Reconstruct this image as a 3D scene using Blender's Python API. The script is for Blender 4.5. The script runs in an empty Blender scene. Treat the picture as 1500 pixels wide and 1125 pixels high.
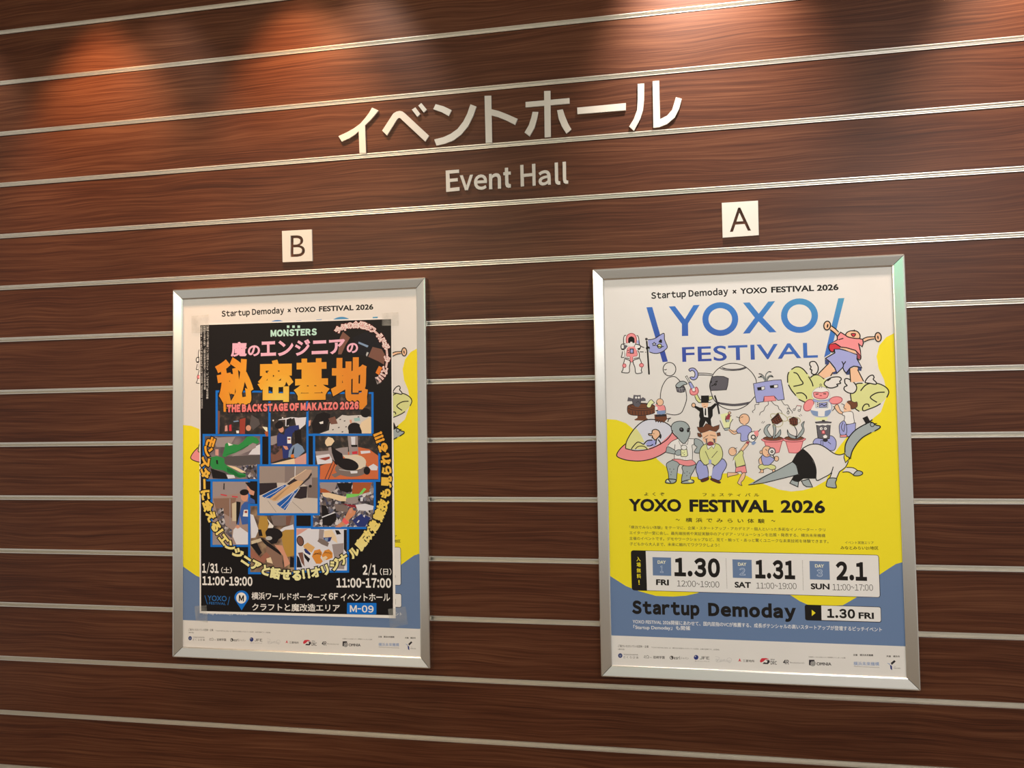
import bpy, bmesh, math, random
from mathutils import Vector, Matrix
from mathutils.geometry import tessellate_polygon

C = bpy.context.scene.collection
SC = bpy.context.scene

# ------------------------------------------------------------------ measured layout (metres; wall plane is y = 0)
CAM = {'loc': [0.17946, -2.02782, 1.58909], 'right': [0.984595, 0.174064, -0.016588], 'up': [0.022998, -0.034874, 0.999127], 'back': [0.173333, -0.984117, -0.03834], 'f': 1090.68}
FRAME_W, FRAME_H = 0.7853, 1.0870
LEFT_FRAME = (-0.8095, 1.4301)
RIGHT_FRAME = (0.4443, 1.4294)
PITCH, GROOVE0 = 0.1650, 1.3500

# ------------------------------------------------------------------ camera
cd = bpy.data.cameras.new('camera'); cd.sensor_fit = 'HORIZONTAL'; cd.sensor_width = 36.0
cd.lens = CAM['f'] / 1500.0 * 36.0; cd.clip_start = 0.02
co = bpy.data.objects.new('camera', cd); C.objects.link(co)
_r, _u, _b = (Vector(CAM[k]) for k in ('right', 'up', 'back'))
co.matrix_world = Matrix(((_r.x, _u.x, _b.x, CAM['loc'][0]), (_r.y, _u.y, _b.y, CAM['loc'][1]), (_r.z, _u.z, _b.z, CAM['loc'][2]), (0, 0, 0, 1)))
SC.camera = co

# ------------------------------------------------------------------ exposure and world
vs = SC.view_settings
vs.view_transform = 'Standard'; vs.look = 'None'; vs.exposure = -0.20; vs.gamma = 1.0; vs.use_curve_mapping = False
w = bpy.data.worlds.new('hall'); SC.world = w; w.use_nodes = True
bg = w.node_tree.nodes['Background']; bg.inputs[0].default_value = (1.0, 0.93, 0.84, 1); bg.inputs[1].default_value = 0.55

# ------------------------------------------------------------------ lights of the hall, plus added ambient fill
CEIL = 3.12
def spot(name, x, y, energy, color, size, blend, tilt, roll=0.0, rad=0.03):
    l = bpy.data.lights.new(name, 'SPOT'); l.energy = energy; l.color = color; l.spot_size = math.radians(size); l.spot_blend = blend; l.shadow_soft_size = rad
    o = bpy.data.objects.new(name, l); C.objects.link(o); o.location = (x, y, CEIL - 0.03); o.rotation_euler = (math.radians(tilt), math.radians(roll), 0)
    return o
WARM = (1.0, 0.52, 0.25); MILD = (1.0, 0.84, 0.72)
for x in (-1.46, -0.80): spot('downlight', x, -0.25, 95, WARM, 63, 0.8, 12)
for x, e in ((-1.95, 30), (-1.25, 18), (-0.60, 36)): spot('downlight', x, -0.23, e, (1.0, 0.90, 0.80), 60, 0.7, 12)
spot('downlight', 0.37, -0.25, 165, MILD, 64, 0.95, 28)
spot('downlight', 1.20, -0.25, 135, (1.0, 0.70, 0.50), 62, 0.8, 14)
def area(name, loc, target, sx, sy, energy, color):
    l = bpy.data.lights.new(name, 'AREA'); l.shape = 'RECTANGLE'; l.size = sx; l.size_y = sy; l.energy = energy; l.color = color
    o = bpy.data.objects.new(name, l); C.objects.link(o); o.location = loc
    o.rotation_euler = (Vector(target) - Vector(loc)).to_track_quat('-Z', 'Y').to_euler()
    return o
area('ambient_fill_light', (1.9, -3.4, CEIL - 0.06), (0.9, 0, 1.0), 1.2, 0.6, 76, (1.0, 0.96, 0.92))  # unseen soft fill, added for the neutral ambient light on the right
area('ambient_fill_light', (-1.7, -3.4, CEIL - 0.06), (-0.9, 0, 1.0), 1.2, 0.6, 60, (1.0, 0.83, 0.58))  # its warmer counterpart, added for the ambient light on the left
area('exit_sign_light', (0.15, -4.0, 2.75), (0.8, 0, 1.9), 0.4, 0.3, 2.2, (0.1, 1.0, 0.55))

# ------------------------------------------------------------------ helpers
def lin(h):
    v = [int(h[i:i + 2], 16) / 255 for i in (0, 2, 4)]
    return [x / 12.92 if x <= .04045 else ((x + .055) / 1.055) ** 2.4 for x in v]
def new_mat(name):
    m = bpy.data.materials.new(name); m.use_nodes = True
    return m, m.node_tree, m.node_tree.nodes['Principled BSDF']
PAPER_SHOWN = lin('DED7CC')
def ink(hexcol):
    """print colour as the photo shows it, divided by the light that the photo shows on white paper"""
    return [min(0.9, 0.80 * a / b) for a, b in zip(lin(hexcol), PAPER_SHOWN)] + [1]
INK = dict(paper='DED7CC', white='E6E0D6', panel='E2DCD2', sheetwhite='EDE6DA', yellow='EBD626', blue='667B9A', black='1B1714', dark='2E2A2C', txt='3A3630',
    bk='130F10', pink='EA8F8D', dred='9C3A44', red='CC3540', maroon='A24A50', lav='A0A2CF', navy='3A4570', navy2='2A3570', green='D4D48C', palegreen='E2E2A8', gray='9FA7A3',
    lgray='B8B4AE', lgray2='B9C2CC', dgray='5F5A5E', dgray2='57504E', skin='EABB94', skin2='D29478', skin3='9C6450', skin4='D08A62', brown='70422A', dbrown='5A3020', brown2='7A5244', brown3='8A6A58',
    choc='3A2018', rust='8A4A30', rust2='A8562E', olive='A8A060', steel='7F93B4', cream='F2EFC0', cream2='E6CBA4', cream3='D8C8B0', cream4='CDBB9A', saucerglass='D4D2DA', saucershade='DCD68A',
    bluegray='7E93AC', gray2='9A8C88', gray3='7C6C64', ph_black='1C1618', ph_black2='15131A', photopaper='CFC6BC', photowhite='DAD6D8', photowhite2='E8E4E0', pinkp='D49A8C', orange2='E07A28', teal2='9ABCB4',
    cgreen='2E8A44', cgreen2='1F6A34', torange='CC6A3E', wallbrown='A2887C', blue2='3C5EA0', gold='B48A3C', sand='D8A868', tiger='D88A34', lgreen='7ACA5C', dred2='8E2834', coral='F06060', red2='9A3E30',
    tentgray='9A8A80', tent2='857670', darkfloor='30262A', ribbon='1C5AA8', woodp='D0A678', woodp2='B08860', fabricp='B89A84', tilefloor='C8BBAE', border='0F6FC8', mint='B8DCC8', pinkt='F4B0C0',
    dpink='B0504E', dpink2='C46A68', logo2='2E6CA8', s='DDD6C8', tape='C8C8C0')
MATS = {}
def mottled(name, cols, scale, rough=.45, voro=False):
    m, t, b = new_mat(name); tc = t.nodes.new('ShaderNodeTexCoord'); r = t.nodes.new('ShaderNodeValToRGB')
    n = t.nodes.new('ShaderNodeTexVoronoi' if voro else 'ShaderNodeTexNoise'); n.inputs['Scale'].default_value = scale
    if not voro: n.inputs['Detail'].default_value = 4
    t.links.new(tc.outputs['Object'], n.inputs['Vector'])
    if voro:
        sep = t.nodes.new('ShaderNodeSeparateColor'); t.links.new(n.outputs['Color'], sep.inputs[0]); t.links.new(sep.outputs[0], r.inputs[0])
    else: t.links.new(n.outputs[0], r.inputs[0])
    e = r.color_ramp.elements
    lo, hi = (.05, .95) if voro else (.34, .68)
    e[0].position = lo; e[0].color = ink(cols[0]); e[1].position = hi; e[1].color = ink(cols[-1])
    for i, c in enumerate(cols[1:-1]):
        x = e.new(lo + (hi - lo) * (i + 1) / (len(cols) - 1)); x.color = ink(c)
    t.links.new(r.outputs[0], b.inputs['Base Color']); b.inputs['Roughness'].default_value = rough
    return m
def graded(name, stops, vec, off, radial=False):
    """printed gradient in the print's own coordinates"""
    m, t, b = new_mat(name); tc = t.nodes.new('ShaderNodeTexCoord'); r = t.nodes.new('ShaderNodeValToRGB')
    if radial:
        mp = t.nodes.new('ShaderNodeVectorMath'); mp.operation = 'DISTANCE'; mp.inputs[1].default_value = vec
        ma = t.nodes.new('ShaderNodeMath'); ma.operation = 'MULTIPLY'; ma.inputs[1].default_value = off
        t.links.new(mp.outputs['Value'], ma.inputs[0]); t.links.new(ma.outputs[0], r.inputs[0])
    else:
        mp = t.nodes.new('ShaderNodeVectorMath'); mp.operation = 'DOT_PRODUCT'; mp.inputs[1].default_value = vec
        ma = t.nodes.new('ShaderNodeMath'); ma.operation = 'ADD'; ma.inputs[1].default_value = off
        t.links.new(mp.outputs['Value'], ma.inputs[0]); t.links.new(ma.outputs[0], r.inputs[0])
    t.links.new(tc.outputs['Object'], mp.inputs[0])
    e = r.color_ramp.elements
    e[0].position = stops[0][0]; e[0].color = ink(stops[0][1]); e[1].position = stops[-1][0]; e[1].color = ink(stops[-1][1])
    for pos, c in stops[1:-1]: e.new(pos).color = ink(c)
    t.links.new(r.outputs[0], b.inputs['Base Color']); b.inputs['Roughness'].default_value = .5
    return m
SPECIAL = {
    'logo': lambda: graded('ink_logo', [(0, '2B4398'), (.42, '2C6FB8'), (.7, '3A8AB4'), (1, '4C9E8C')], (.9, 0, 3.2), -0.86),
    'orange': lambda: graded('ink_orange', [(0, 'F8C850'), (.35, 'F2A420'), (1, 'E08410')], (-.055, 0, .205), 4.6, True),
    'backst': lambda: graded('ink_coral', [(0, 'E85466'), (1, 'F08878')], (0, 0, 18), -2.7),
    'slogan': lambda: graded('ink_slogan', [(0, 'F2E2A0'), (.45, 'F4C850'), (1, 'F09A18')], (0, 0, 2.5), .72),
    'ph_dark': lambda: mottled('print_dark_room', ['0E0C0E', '1C1617', '30241F', '5A463C'], 60),
    'ph_mess': lambda: mottled('print_clutter', ['1A1618', '4A4048', '8A7C78', 'D4CCC8', '3A3E5A', '6A5A50'], 130, voro=True),
    'ph_room': lambda: mottled('print_grey_room', ['3A3236', '6A5C5E', '8E7E7C'], 14),
    'ph_wood': lambda: mottled('print_workshop', ['3A2A22', '7A5E48', 'A88C68'], 30),
    'flora': lambda: mottled('print_flowers', ['1A1412', '3A2826', '6A4048'], 120),
}
def mat(key):
    if key not in MATS:
        if key in SPECIAL: MATS[key] = SPECIAL[key]()
        else:
            m, t, b = new_mat('ink_' + key); b.inputs['Base Color'].default_value = ink(INK[key]); b.inputs['Roughness'].default_value = .5; b.inputs['Specular IOR Level'].default_value = .22
            MATS[key] = m
    return MATS[key]
def obj(name, me, parent=None, loc=(0, 0, 0)):
    o = bpy.data.objects.new(name, me); C.objects.link(o); o.parent = parent; o.location = loc
    return o
def tag(o, label=None, cat=None, group=None, kind=None):
    if label: o['label'] = label
    if cat: o['category'] = cat
    if group: o['group'] = group
    if kind: o['kind'] = kind
    return o
def thing(name, loc, label, cat, group=None):
    o = bpy.data.objects.new(name, None); C.objects.link(o); o.location = loc; o.empty_display_size = .1
    return tag(o, label, cat, group)
def mesh_from(name, verts, faces, mats, idx=None, smooth=False):
    me = bpy.data.meshes.new(name); me.from_pydata(verts, [], faces)
    for m in mats: me.materials.append(m)
    if idx: me.polygons.foreach_set('material_index', idx)
    if smooth: me.polygons.foreach_set('use_smooth', [True] * len(faces))
    me.update(); return me
def box_bm(bm, x0, y0, z0, x1, y1, z1, bevel=0.0):
    vs_ = [bm.verts.new(v) for v in ((x0, y0, z0), (x1, y0, z0), (x1, y1, z0), (x0, y1, z0), (x0, y0, z1), (x1, y0, z1), (x1, y1, z1), (x0, y1, z1))]
    fs = [bm.faces.new([vs_[i] for i in f]) for f in ((0, 3, 2, 1), (4, 5, 6, 7), (0, 1, 5, 4), (1, 2, 6, 5), (2, 3, 7, 6), (3, 0, 4, 7))]
    if bevel: bmesh.ops.bevel(bm, geom=list({e for f in fs for e in f.edges}), offset=bevel, segments=2, affect='EDGES', profile=.5)
def bm_mesh(name, bm, m):
    bm.normal_update(); me = bpy.data.meshes.new(name); bm.to_mesh(me); bm.free()
    for x in (m if isinstance(m, list) else [m]): me.materials.append(x)
    return me

# ------------------------------------------------------------------ text: the built-in font turned into flat outlines
_cu = bpy.data.curves.new('glyphs', 'FONT'); _cu.size = 1.0; _cu.resolution_u = 4; _cu.dimensions = '2D'; _cu.fill_mode = 'BOTH'
_to = bpy.data.objects.new('glyphs', _cu); C.objects.link(_to)
GLYPHS = {}
def embolden(V, Fc, r):
    """heavier strokes: a rim of width r around every outline, falling off a hair's breadth below the letter itself"""
    es = {}; F2 = []
    for f in Fc:
        f = list(f)
        if sum(V[f[i - 1]][0] * V[f[i]][1] - V[f[i]][0] * V[f[i - 1]][1] for i in range(len(f))) < 0: f.reverse()
        F2.append(tuple(f))
        for i in range(len(f)): es[(f[i - 1], f[i])] = 1
    rim = [(a, b) for a, b in es if (b, a) not in es]
    nx, pv = {}, {}
    for a, b in rim: nx[a] = b; pv[b] = a
    V = list(V); out = {}
    for b in nx:
        if b not in pv: continue
        p, q, s = V[pv[b]], V[b], V[nx[b]]
        d1 = Vector((q[0] - p[0], q[1] - p[1])); d2 = Vector((s[0] - q[0], s[1] - q[1]))
        if d1.length < 1e-9 or d2.length < 1e-9: d1 = d2 if d1.length < 1e-9 else d1; d2 = d1 if d2.length < 1e-9 else d2
        d1.normalize(); d2.normalize(); d = d1 + d2
        d = d.normalized() if d.length > 1e-6 else d1
        k = r / max(.55, d.dot(d1)); out[b] = len(V); V.append((q[0] + d.y * k, q[1] - d.x * k, 0.0))
    for a, b in rim:
        if a in out and b in out: F2.append((b, a, out[a], out[b]))
    return V, F2
def glyphs(text, bold, sp):
    k = (text, bold, sp)
    if k not in GLYPHS:
        _cu.body = text; _cu.offset = min(bold, 0) * .62 + (.024 if sp == 1.0001 else 0); _cu.space_character = sp
        dg = bpy.context.evaluated_depsgraph_get(); dg.update()
        ev = _to.evaluated_get(dg); me = ev.to_mesh()
        V = [(v.co.x, v.co.y, 1.0) for v in me.vertices]; Fc = [tuple(p.vertices) for p in me.polygons]
        ev.to_mesh_clear()
        if bold > 0: V, Fc = embolden(V, Fc, bold * .8)
        GLYPHS[k] = (V, Fc)
    return GLYPHS[k]

def typeset(text, bold, sp):
    """latin words and figures set from the font's full-width letters, spaced by their ink"""
    k = ('set', text, bold, sp)
    if k not in GLYPHS:
        V, Fc, pen = [], [], 0.0
        for ch in text:
            if ch == ' ': pen += .27 * sp; continue
            v, f = glyphs(chr(ord(ch) + 0xFEE0), bold, 1.0)
            s = {'-': .46, '~': .5, '/': .42}.get(ch, 1.0); x0 = min(q[0] for q in v); x1 = max(q[0] for q in v)
            n = len(V); V += [(pen + (q[0] - x0) * s,) + tuple(q[1:]) for q in v]; Fc += [tuple(n + i for i in q) for q in f]
            pen += (x1 - x0) * s + .085 * sp
        GLYPHS[k] = (V, Fc)
    return GLYPHS[k]

# ------------------------------------------------------------------ print: polygons, strokes and text laid on a sheet in thin ink layers
U = 1e-4
def pts(s):
    v = [int(t) * U for t in s.split()]
    return list(zip(v[::2], v[1::2]))
def spline(p, closed, k=4):
    n = len(p); out = []
    if n < 3: return p
    for i in range(n if closed else n - 1):
        a = p[(i - 1) % n] if closed or i > 0 else p[0]; b = p[i]; c = p[(i + 1) % n]; d = p[(i + 2) % n] if closed or i + 2 < n else p[-1]
        for j in range(k):
            t = j / k; t2, t3 = t * t, t * t * t
            out.append(tuple(.5 * (2 * b[m] + (c[m] - a[m]) * t + (2 * a[m] - 5 * b[m] + 4 * c[m] - d[m]) * t2 + (3 * b[m] - a[m] - 3 * c[m] + d[m]) * t3) for m in (0, 1)))
    if not closed: out.append(p[-1])
    return out
def ribbon(p, wd, closed):
    q = [p[0]]
    for a in p[1:]:
        if math.hypot(a[0] - q[-1][0], a[1] - q[-1][1]) > 1e-6: q.append(a)
    if closed and math.hypot(q[0][0] - q[-1][0], q[0][1] - q[-1][1]) < 1e-6: q.pop()
    n = len(q); V = []; Fc = []
    if n < 2: return V, Fc
    for i in range(n):
        a = q[(i - 1) % n] if closed or i > 0 else None; c = q[(i + 1) % n] if closed or i < n - 1 else None; b = q[i]
        d1 = Vector((b[0] - a[0], b[1] - a[1])).normalized() if a else None; d2 = Vector((c[0] - b[0], c[1] - b[1])).normalized() if c else None
        if d1 is None: d1 = d2
        if d2 is None: d2 = d1
        d = (d1 + d2)
        d = d.normalized() if d.length > 1e-6 else d1
        k = min(1.6, 1 / max(.3, d.dot(d1))) * wd / 2
        V += [(b[0] - d.y * k, b[1] + d.x * k), (b[0] + d.y * k, b[1] - d.x * k)]
    for i in range(n if closed else n - 1):
        j = (i + 1) % n; Fc.append((2 * i, 2 * i + 1, 2 * j + 1, 2 * j))
    return V, Fc
def shape(op):
    """one drawing step -> (colour, flat points, faces)"""
    if op[0] == 'P':
        p = pts(op[3]); p = spline(p, True) if op[2] else p
        return op[1], p, [tuple(t) for t in tessellate_polygon([[Vector((a, b, 0)) for a, b in p]])]
    if op[0] == 'L':
        p = pts(op[5]); p = spline(p, op[3]) if op[4] else p
        v, f = ribbon(p, op[2] * U, op[3]); return op[1], v, f
    if op[0] == 'T':
        _, c, t, xa, ya, xb, yb, h, bold, mode, sp = op
        gv, gf = typeset(t, bold, sp) if mode == 'n' else glyphs(t, bold, sp); xs = [v[0] for v in gv]; ys = [v[1] for v in gv]
        y0, y1 = (min(ys), max(ys)) if mode == 'b' else (-max(bold, 0) * .8, (.738 if mode == 'n' else .686) + max(bold, 0) * .8)
        A = Vector((xa, ya)) * U; B_ = Vector((xb, yb)) * U; ex = (B_ - A) / (max(xs) - min(xs)); d = (B_ - A).normalized(); ey = Vector((-d.y, d.x)) * (h * U / (y1 - y0))
        return c, [tuple(A + ex * (x - min(xs)) + ey * (y - y0)) + (l,) for x, y, l in gv], gf
    if op[0] == 'C':
        _, c, t, x, y, ang, size, bold = op
        gv, gf = glyphs(t, bold, 1.0); xm = (min(q[0] for q in gv) + max(q[0] for q in gv)) / 2; a = math.radians(ang); s = size * U / .93; ca, sa = math.cos(a) * s, math.sin(a) * s
        return c, [(x * U + (u - xm) * ca - (v - .38) * sa, y * U + (u - xm) * sa + (v - .38) * ca, l) for u, v, l in gv], gf
class Sheet:
    """collects the ink of one print; every step lies just above whatever it overlaps"""
    def __init__(self, step=1.2e-5): self.boxes = []; self.step = step
    def part(self, name, ops, parent):
        V, Fc, I, ms = [], [], [], []
        for op in ops:
            c, v, f = shape(op)
            if not v: continue
            x0, x1 = min(q[0] for q in v), max(q[0] for q in v); y0, y1 = min(q[1] for q in v), max(q[1] for q in v)
            lay = 1
            for bx in self.boxes:
                if bx[4] >= lay and x0 < bx[1] and x1 > bx[0] and y0 < bx[3] and y1 > bx[2]: lay = bx[4] + 1
            self.boxes.append((x0, x1, y0, y1, lay))
            m = mat(c)
            if m not in ms: ms.append(m)
            k = len(V); V += [(q[0], -(lay - (.9 * (1 - q[2]) if len(q) > 2 else 0)) * self.step, q[1]) for q in v]
            for q in f:
                q = list(q); ar = sum(v[q[i - 1]][0] * v[q[i]][1] - v[q[i]][0] * v[q[i - 1]][1] for i in range(len(q)))
                if ar < 0: q.reverse()
                Fc.append([k + i for i in q]); I.append(ms.index(m))
        return obj(name, mesh_from(name, V, Fc, ms, I), parent)

FESTIVAL_ART = [
 ('printed_background', [
  ('P','yellow',0,'-3638 1380 -3615 1378 -3374 1356 -3122 1261 -2857 1039 -2665 800 -2492 527 -2320 291 -2077 74 -1798 -71 -1502 -161 -1205 -179 -926 -144 -631 -82 -338 -65 -66 -140 -49 -146 168 -275 470 -398 753 -503 1037 -548 1338 -514 1623 -426 1892 -270 1998 -27 2111 423 2265 630 2418 820 2717 972 3001 1245 3251 1449 3420 1894 3356 2276 3239 2556 3201 2869 3275 3144 3443 3347 3623 3436 3638 3502 3638 -2302 3476 -2355 3291 -2482 3111 -2610 2784 -2940 2517 -3211 2368 -3304 2198 -3408 1711 -3447 1350 -3419 1164 -3337 959 -3202 482 -2926 -192 -2837 -880 -2993 -1387 -3200 -1667 -3271 -2000 -3304 -2440 -3298 -2881 -3184 -3218 -3060 -3627 -2806 -3638 -2739'),
  ('P','blue',0,'-3638 -2667 -3627 -2806 -3218 -3060 -2881 -3184 -2440 -3298 -2000 -3304 -1667 -3271 -1387 -3200 -880 -2993 -192 -2837 482 -2926 959 -3202 1164 -3337 1350 -3419 1711 -3447 2198 -3408 2368 -3304 2517 -3211 2784 -2940 3111 -2610 3291 -2482 3476 -2355 3638 -2302 3638 -4381 -3601 -4367 -3638 -4365'),
 ]),
 ('headline_text', [
  ('T','black','Startup Demoday',-2382,4573,-386,4603,177,0.045,'n',1.0),
  ('L','black',33,0,0,'-269 4717 -189 4628'),
  ('L','black',33,0,0,'-187 4716 -271 4629'),
  ('T','black','YOXO',-85,4605,587,4603,152,0.045,'c',1.0),
  ('T','black','FESTIVAL 2026',693,4604,2347,4599,154,0.045,'c',1.02),
 ]),
 ('festival_logo', [
  ('P','logo',0,'-2514 4353 -2359 4355 -1987 2883 -2123 2872'),
  ('P','logo',0,'-1927 4353 -1765 4353 -1517 3995 -1287 4360 -1126 4363 -1439 3878 -1441 3550 -1605 3550 -1597 3869'),
  ('L','logo',155,1,0,'-231 3949 -239 3885 -257 3824 -286 3767 -325 3716 -373 3673 -428 3638 -488 3613 -552 3598 -618 3595 -684 3603 -747 3622 -806 3651 -860 3690 -905 3737 -942 3791 -968 3851 -984 3913 -988 3978 -981 4042 -962 4103 -932 4161 -893 4212 -845 4256 -790 4290 -729 4315 -665 4329 -599 4332 -533 4324 -470 4304 -411 4275 -358 4236 -313 4188 -277 4134 -250 4075 -235 4013'),
  ('T','logo','FESTIVAL',-1610,2863,1793,2880,392,0.015,'c',1.04),
  ('P','logo',0,'-22 4372 144 4374 367 4068 612 4375 784 4380 465 3964 795 3570 618 3570 355 3869 127 3563 -47 3560 266 3966'),
  ('L','logo',155,1,0,'1750 3963 1742 3899 1723 3837 1694 3780 1655 3728 1607 3684 1553 3649 1492 3624 1429 3610 1363 3607 1298 3615 1235 3634 1176 3663 1123 3702 1078 3750 1042 3804 1015 3864 1000 3927 996 3992 1004 4056 1023 4118 1052 4176 1092 4228 1140 4272 1195 4307 1256 4331 1320 4346 1385 4348 1451 4340 1513 4321 1572 4291 1624 4251 1669 4204 1705 4149 1731 4090 1746 4027'),
  ('P','logo',0,'2332 4386 2482 4388 2095 2966 1941 2876'),
 ]),
 ('illustration', [
  ('P','white',0,'-3118 3619 -3076 3624 -3081 3397 -3141 3387 -3132 3546'),
  ('L','black',21,0,1,'-3093 3398 -3135 3399 -3134 3546 -3106 3617 -3070 3615'),
  ('P','white',0,'-2786 3608 -2751 3582 -2722 3361 -2791 3400'),
  ('L','black',21,0,1,'-2789 3606 -2751 3582 -2729 3471 -2721 3325'),
  ('P','lav',0,'-2787 3473 -2741 3472 -2732 3362 -2785 3412'),
  ('P','white',0,'-3204 3315 -3166 3388 -3105 3374 -3108 3251 -3119 3031 -3204 3027 -3182 3217'),
  ('L','black',22,0,1,'-3170 3192 -3190 3094 -3204 3027 -3131 3031'),
  ('L','black',22,0,1,'-3115 3215 -3107 3043'),
  ('P','white',0,'-3119 3313 -3121 3291 -3127 3272 -3136 3256 -3147 3244 -3160 3239 -3173 3239 -3185 3246 -3196 3258 -3204 3274 -3209 3294 -3211 3316 -3209 3337 -3203 3357 -3194 3373 -3182 3384 -3170 3390 -3157 3389 -3144 3383 -3133 3371 -3125 3354 -3120 3334'),
  ('L','black',24,1,0,'-3119 3313 -3121 3291 -3127 3272 -3136 3256 -3147 3244 -3160 3239 -3173 3239 -3185 3246 -3196 3258 -3204 3274 -3209 3294 -3211 3316 -3209 3337 -3203 3357 -3194 3373 -3182 3384 -3170 3390 -3157 3389 -3144 3383 -3133 3371 -3125 3354 -3120 3334'),
  ('P','dgray',0,'-3038 3304 -3041 3287 -3048 3272 -3060 3260 -3074 3253 -3090 3251 -3106 3254 -3120 3262 -3131 3275 -3137 3290 -3140 3307 -3137 3324 -3129 3339 -3118 3351 -3103 3359 -3088 3361 -3072 3358 -3058 3349 -3047 3337 -3040 3321'),
  ('P','black',0,'-3108 3245 -3111 3238 -3118 3232 -3129 3228 -3142 3225 -3157 3224 -3172 3226 -3185 3229 -3196 3235 -3203 3241 -3205 3248 -3203 3255 -3196 3261 -3185 3265 -3171 3268 -3156 3269 -3141 3267 -3128 3263 -3117 3258 -3111 3252'),
  ('P','white',1,'-2828 3371 -2714 3343 -2691 3299 -2729 3227 -2783 3241 -2854 3280'),
  ('L','black',24,1,1,'-2828 3371 -2714 3343 -2691 3299 -2729 3227 -2783 3241 -2854 3280'),
  ('P','black',0,'-2695 3263 -2696 3256 -2701 3248 -2711 3239 -2724 3231 -2740 3225 -2756 3221 -2771 3219 -2784 3220 -2793 3223 -2798 3229 -2797 3236 -2792 3244 -2782 3253 -2769 3260 -2754 3267 -2737 3271 -2722 3273 -2709 3272 -2700 3269'),
  ('L','black',21,0,0,'-2691 3317 -2596 3272'),
  ('L','black',21,0,0,'-2712 3165 -2617 3159'),
  ('L','black',18,0,0,'-2575 3149 -2545 3148'),
  ('P','white',0,'-3059 3299 -3022 3310 -2854 3304 -2759 3228 -2730 3019 -2884 3012 -3101 3018 -3115 3215'),
  ('L','black',21,0,1,'-2772 3204 -2731 3129 -2730 3013'),
  ('P','pink',0,'-3041 3286 -3010 3309 -2853 3310 -2796 3205 -2787 3058 -2907 3049 -2911 2903 -2971 2904 -2974 3045 -3070 3060'),
  ('L','dred',13,0,1,'-3041 3273 -3070 3060 -2980 3045 -2977 2923 -2935 2897 -2904 2921 -2898 3037 -2787 3064 -2796 3205'),
  ('P','lav',0,'-2969 3249 -2885 3247 -2884 3134 -2972 3137'),
  ('L','dark',24,1,0,'-2969 3249 -2885 3247 -2884 3134 -2972 3137'),
  ('L','dark',24,0,0,'-3037 3206 -3006 3217'),
  ('L','dark',24,0,0,'-3032 3148 -3004 3156'),
  ('P','white',0,'-3080 3422 -2815 3413 -2853 3335 -2938 3307 -3022 3340'),
  ('P','pink',1,'-3065 3458 -3063 3556 -3027 3629 -2930 3668 -2846 3635 -2800 3547 -2800 3449 -2833 3395 -3038 3408'),
  ('L','dred',19,1,1,'-3065 3458 -3063 3556 -3027 3629 -2930 3668 -2846 3635 -2800 3547 -2800 3449 -2833 3395 -3038 3408'),
  ('P','black',0,'-3020 3420 -3011 3530 -2980 3572 -2932 3588 -2878 3568 -2849 3524 -2845 3414 -2899 3404 -2911 3441 -2959 3442 -2972 3406'),
  ('P','white',0,'-3038 3414 -2966 3406 -2959 3440 -2908 3438 -2899 3404 -2825 3413 -2859 3341 -2938 3317 -3015 3346'),
  ('P','white',0,'-3108 2982 -2994 2966 -2971 2892 -3004 2783 -3007 2624 -3206 2635 -3163 2689 -3167 2775 -3153 2885'),
  ('L','black',21,0,1,'-3107 3018 -3134 2921 -3159 2848'),
  ('L','black',21,0,1,'-3161 2769 -3175 2690 -3206 2641 -3183 2622 -3014 2618 -2998 2770 -2972 2880 -2994 2942 -3096 2981'),
  ('P','white',0,'-2886 2951 -2734 3001 -2671 2859 -2670 2640 -2678 2591 -2833 2595 -2854 2742 -2899 2890'),
  ('L','black',21,0,1,'-2734 3007 -2694 2921 -2678 2847'),
  ('L','black',21,0,1,'-2664 2761 -2688 2665 -2671 2609 -2750 2587 -2836 2601 -2854 2754 -2897 2878 -2880 2944 -2741 2983'),
  ('L','black',18,0,1,'-3101 3012 -2993 2990'),
  ('L','black',18,0,1,'-2879 2987 -2734 3013'),
  ('P','pink',0,'-3087 2803 -3089 2789 -3095 2776 -3103 2765 -3115 2757 -3127 2754 -3140 2754 -3153 2758 -3163 2767 -3172 2778 -3177 2791 -3178 2806 -3176 2820 -3171 2834 -3162 2844 -3151 2852 -3138 2856 -3125 2855 -3112 2851 -3102 2843 -3093 2831 -3088 2818'),
  ('L','dred',18,1,0,'-3087 2803 -3089 2789 -3095 2776 -3103 2765 -3115 2757 -3127 2754 -3140 2754 -3153 2758 -3163 2767 -3172 2778 -3177 2791 -3178 2806 -3176 2820 -3171 2834 -3162 2844 -3151 2852 -3138 2856 -3125 2855 -3112 2851 -3102 2843 -3093 2831 -3088 2818'),
  ('P','pink',0,'-2625 2803 -2627 2789 -2634 2777 -2644 2767 -2657 2760 -2672 2756 -2687 2756 -2702 2761 -2715 2769 -2725 2779 -2731 2792 -2733 2806 -2730 2820 -2723 2832 -2713 2842 -2700 2849 -2685 2853 -2670 2853 -2655 2848 -2642 2840 -2633 2830 -2627 2817'),
  ('L','dred',18,1,0,'-2625 2803 -2627 2789 -2634 2777 -2644 2767 -2657 2760 -2672 2756 -2687 2756 -2702 2761 -2715 2769 -2725 2779 -2731 2792 -2733 2806 -2730 2820 -2723 2832 -2713 2842 -2700 2849 -2685 2853 -2670 2853 -2655 2848 -2642 2840 -2633 2830 -2627 2817'),
  ('P','lav',0,'-2495 3482 -2381 3490 -2285 3524 -2176 3593 -2080 3638 -2060 3486 -2032 3400 -1993 3289 -2013 3229 -2115 3159 -2235 3114 -2343 3112 -2473 3152'),
  ('L','black',21,0,1,'-2495 3482 -2381 3490 -2285 3524 -2176 3593 -2068 3638 -2060 3486 -2027 3387 -1993 3289 -2013 3229 -2115 3153 -2235 3112 -2343 3112 -2461 3152'),
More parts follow.
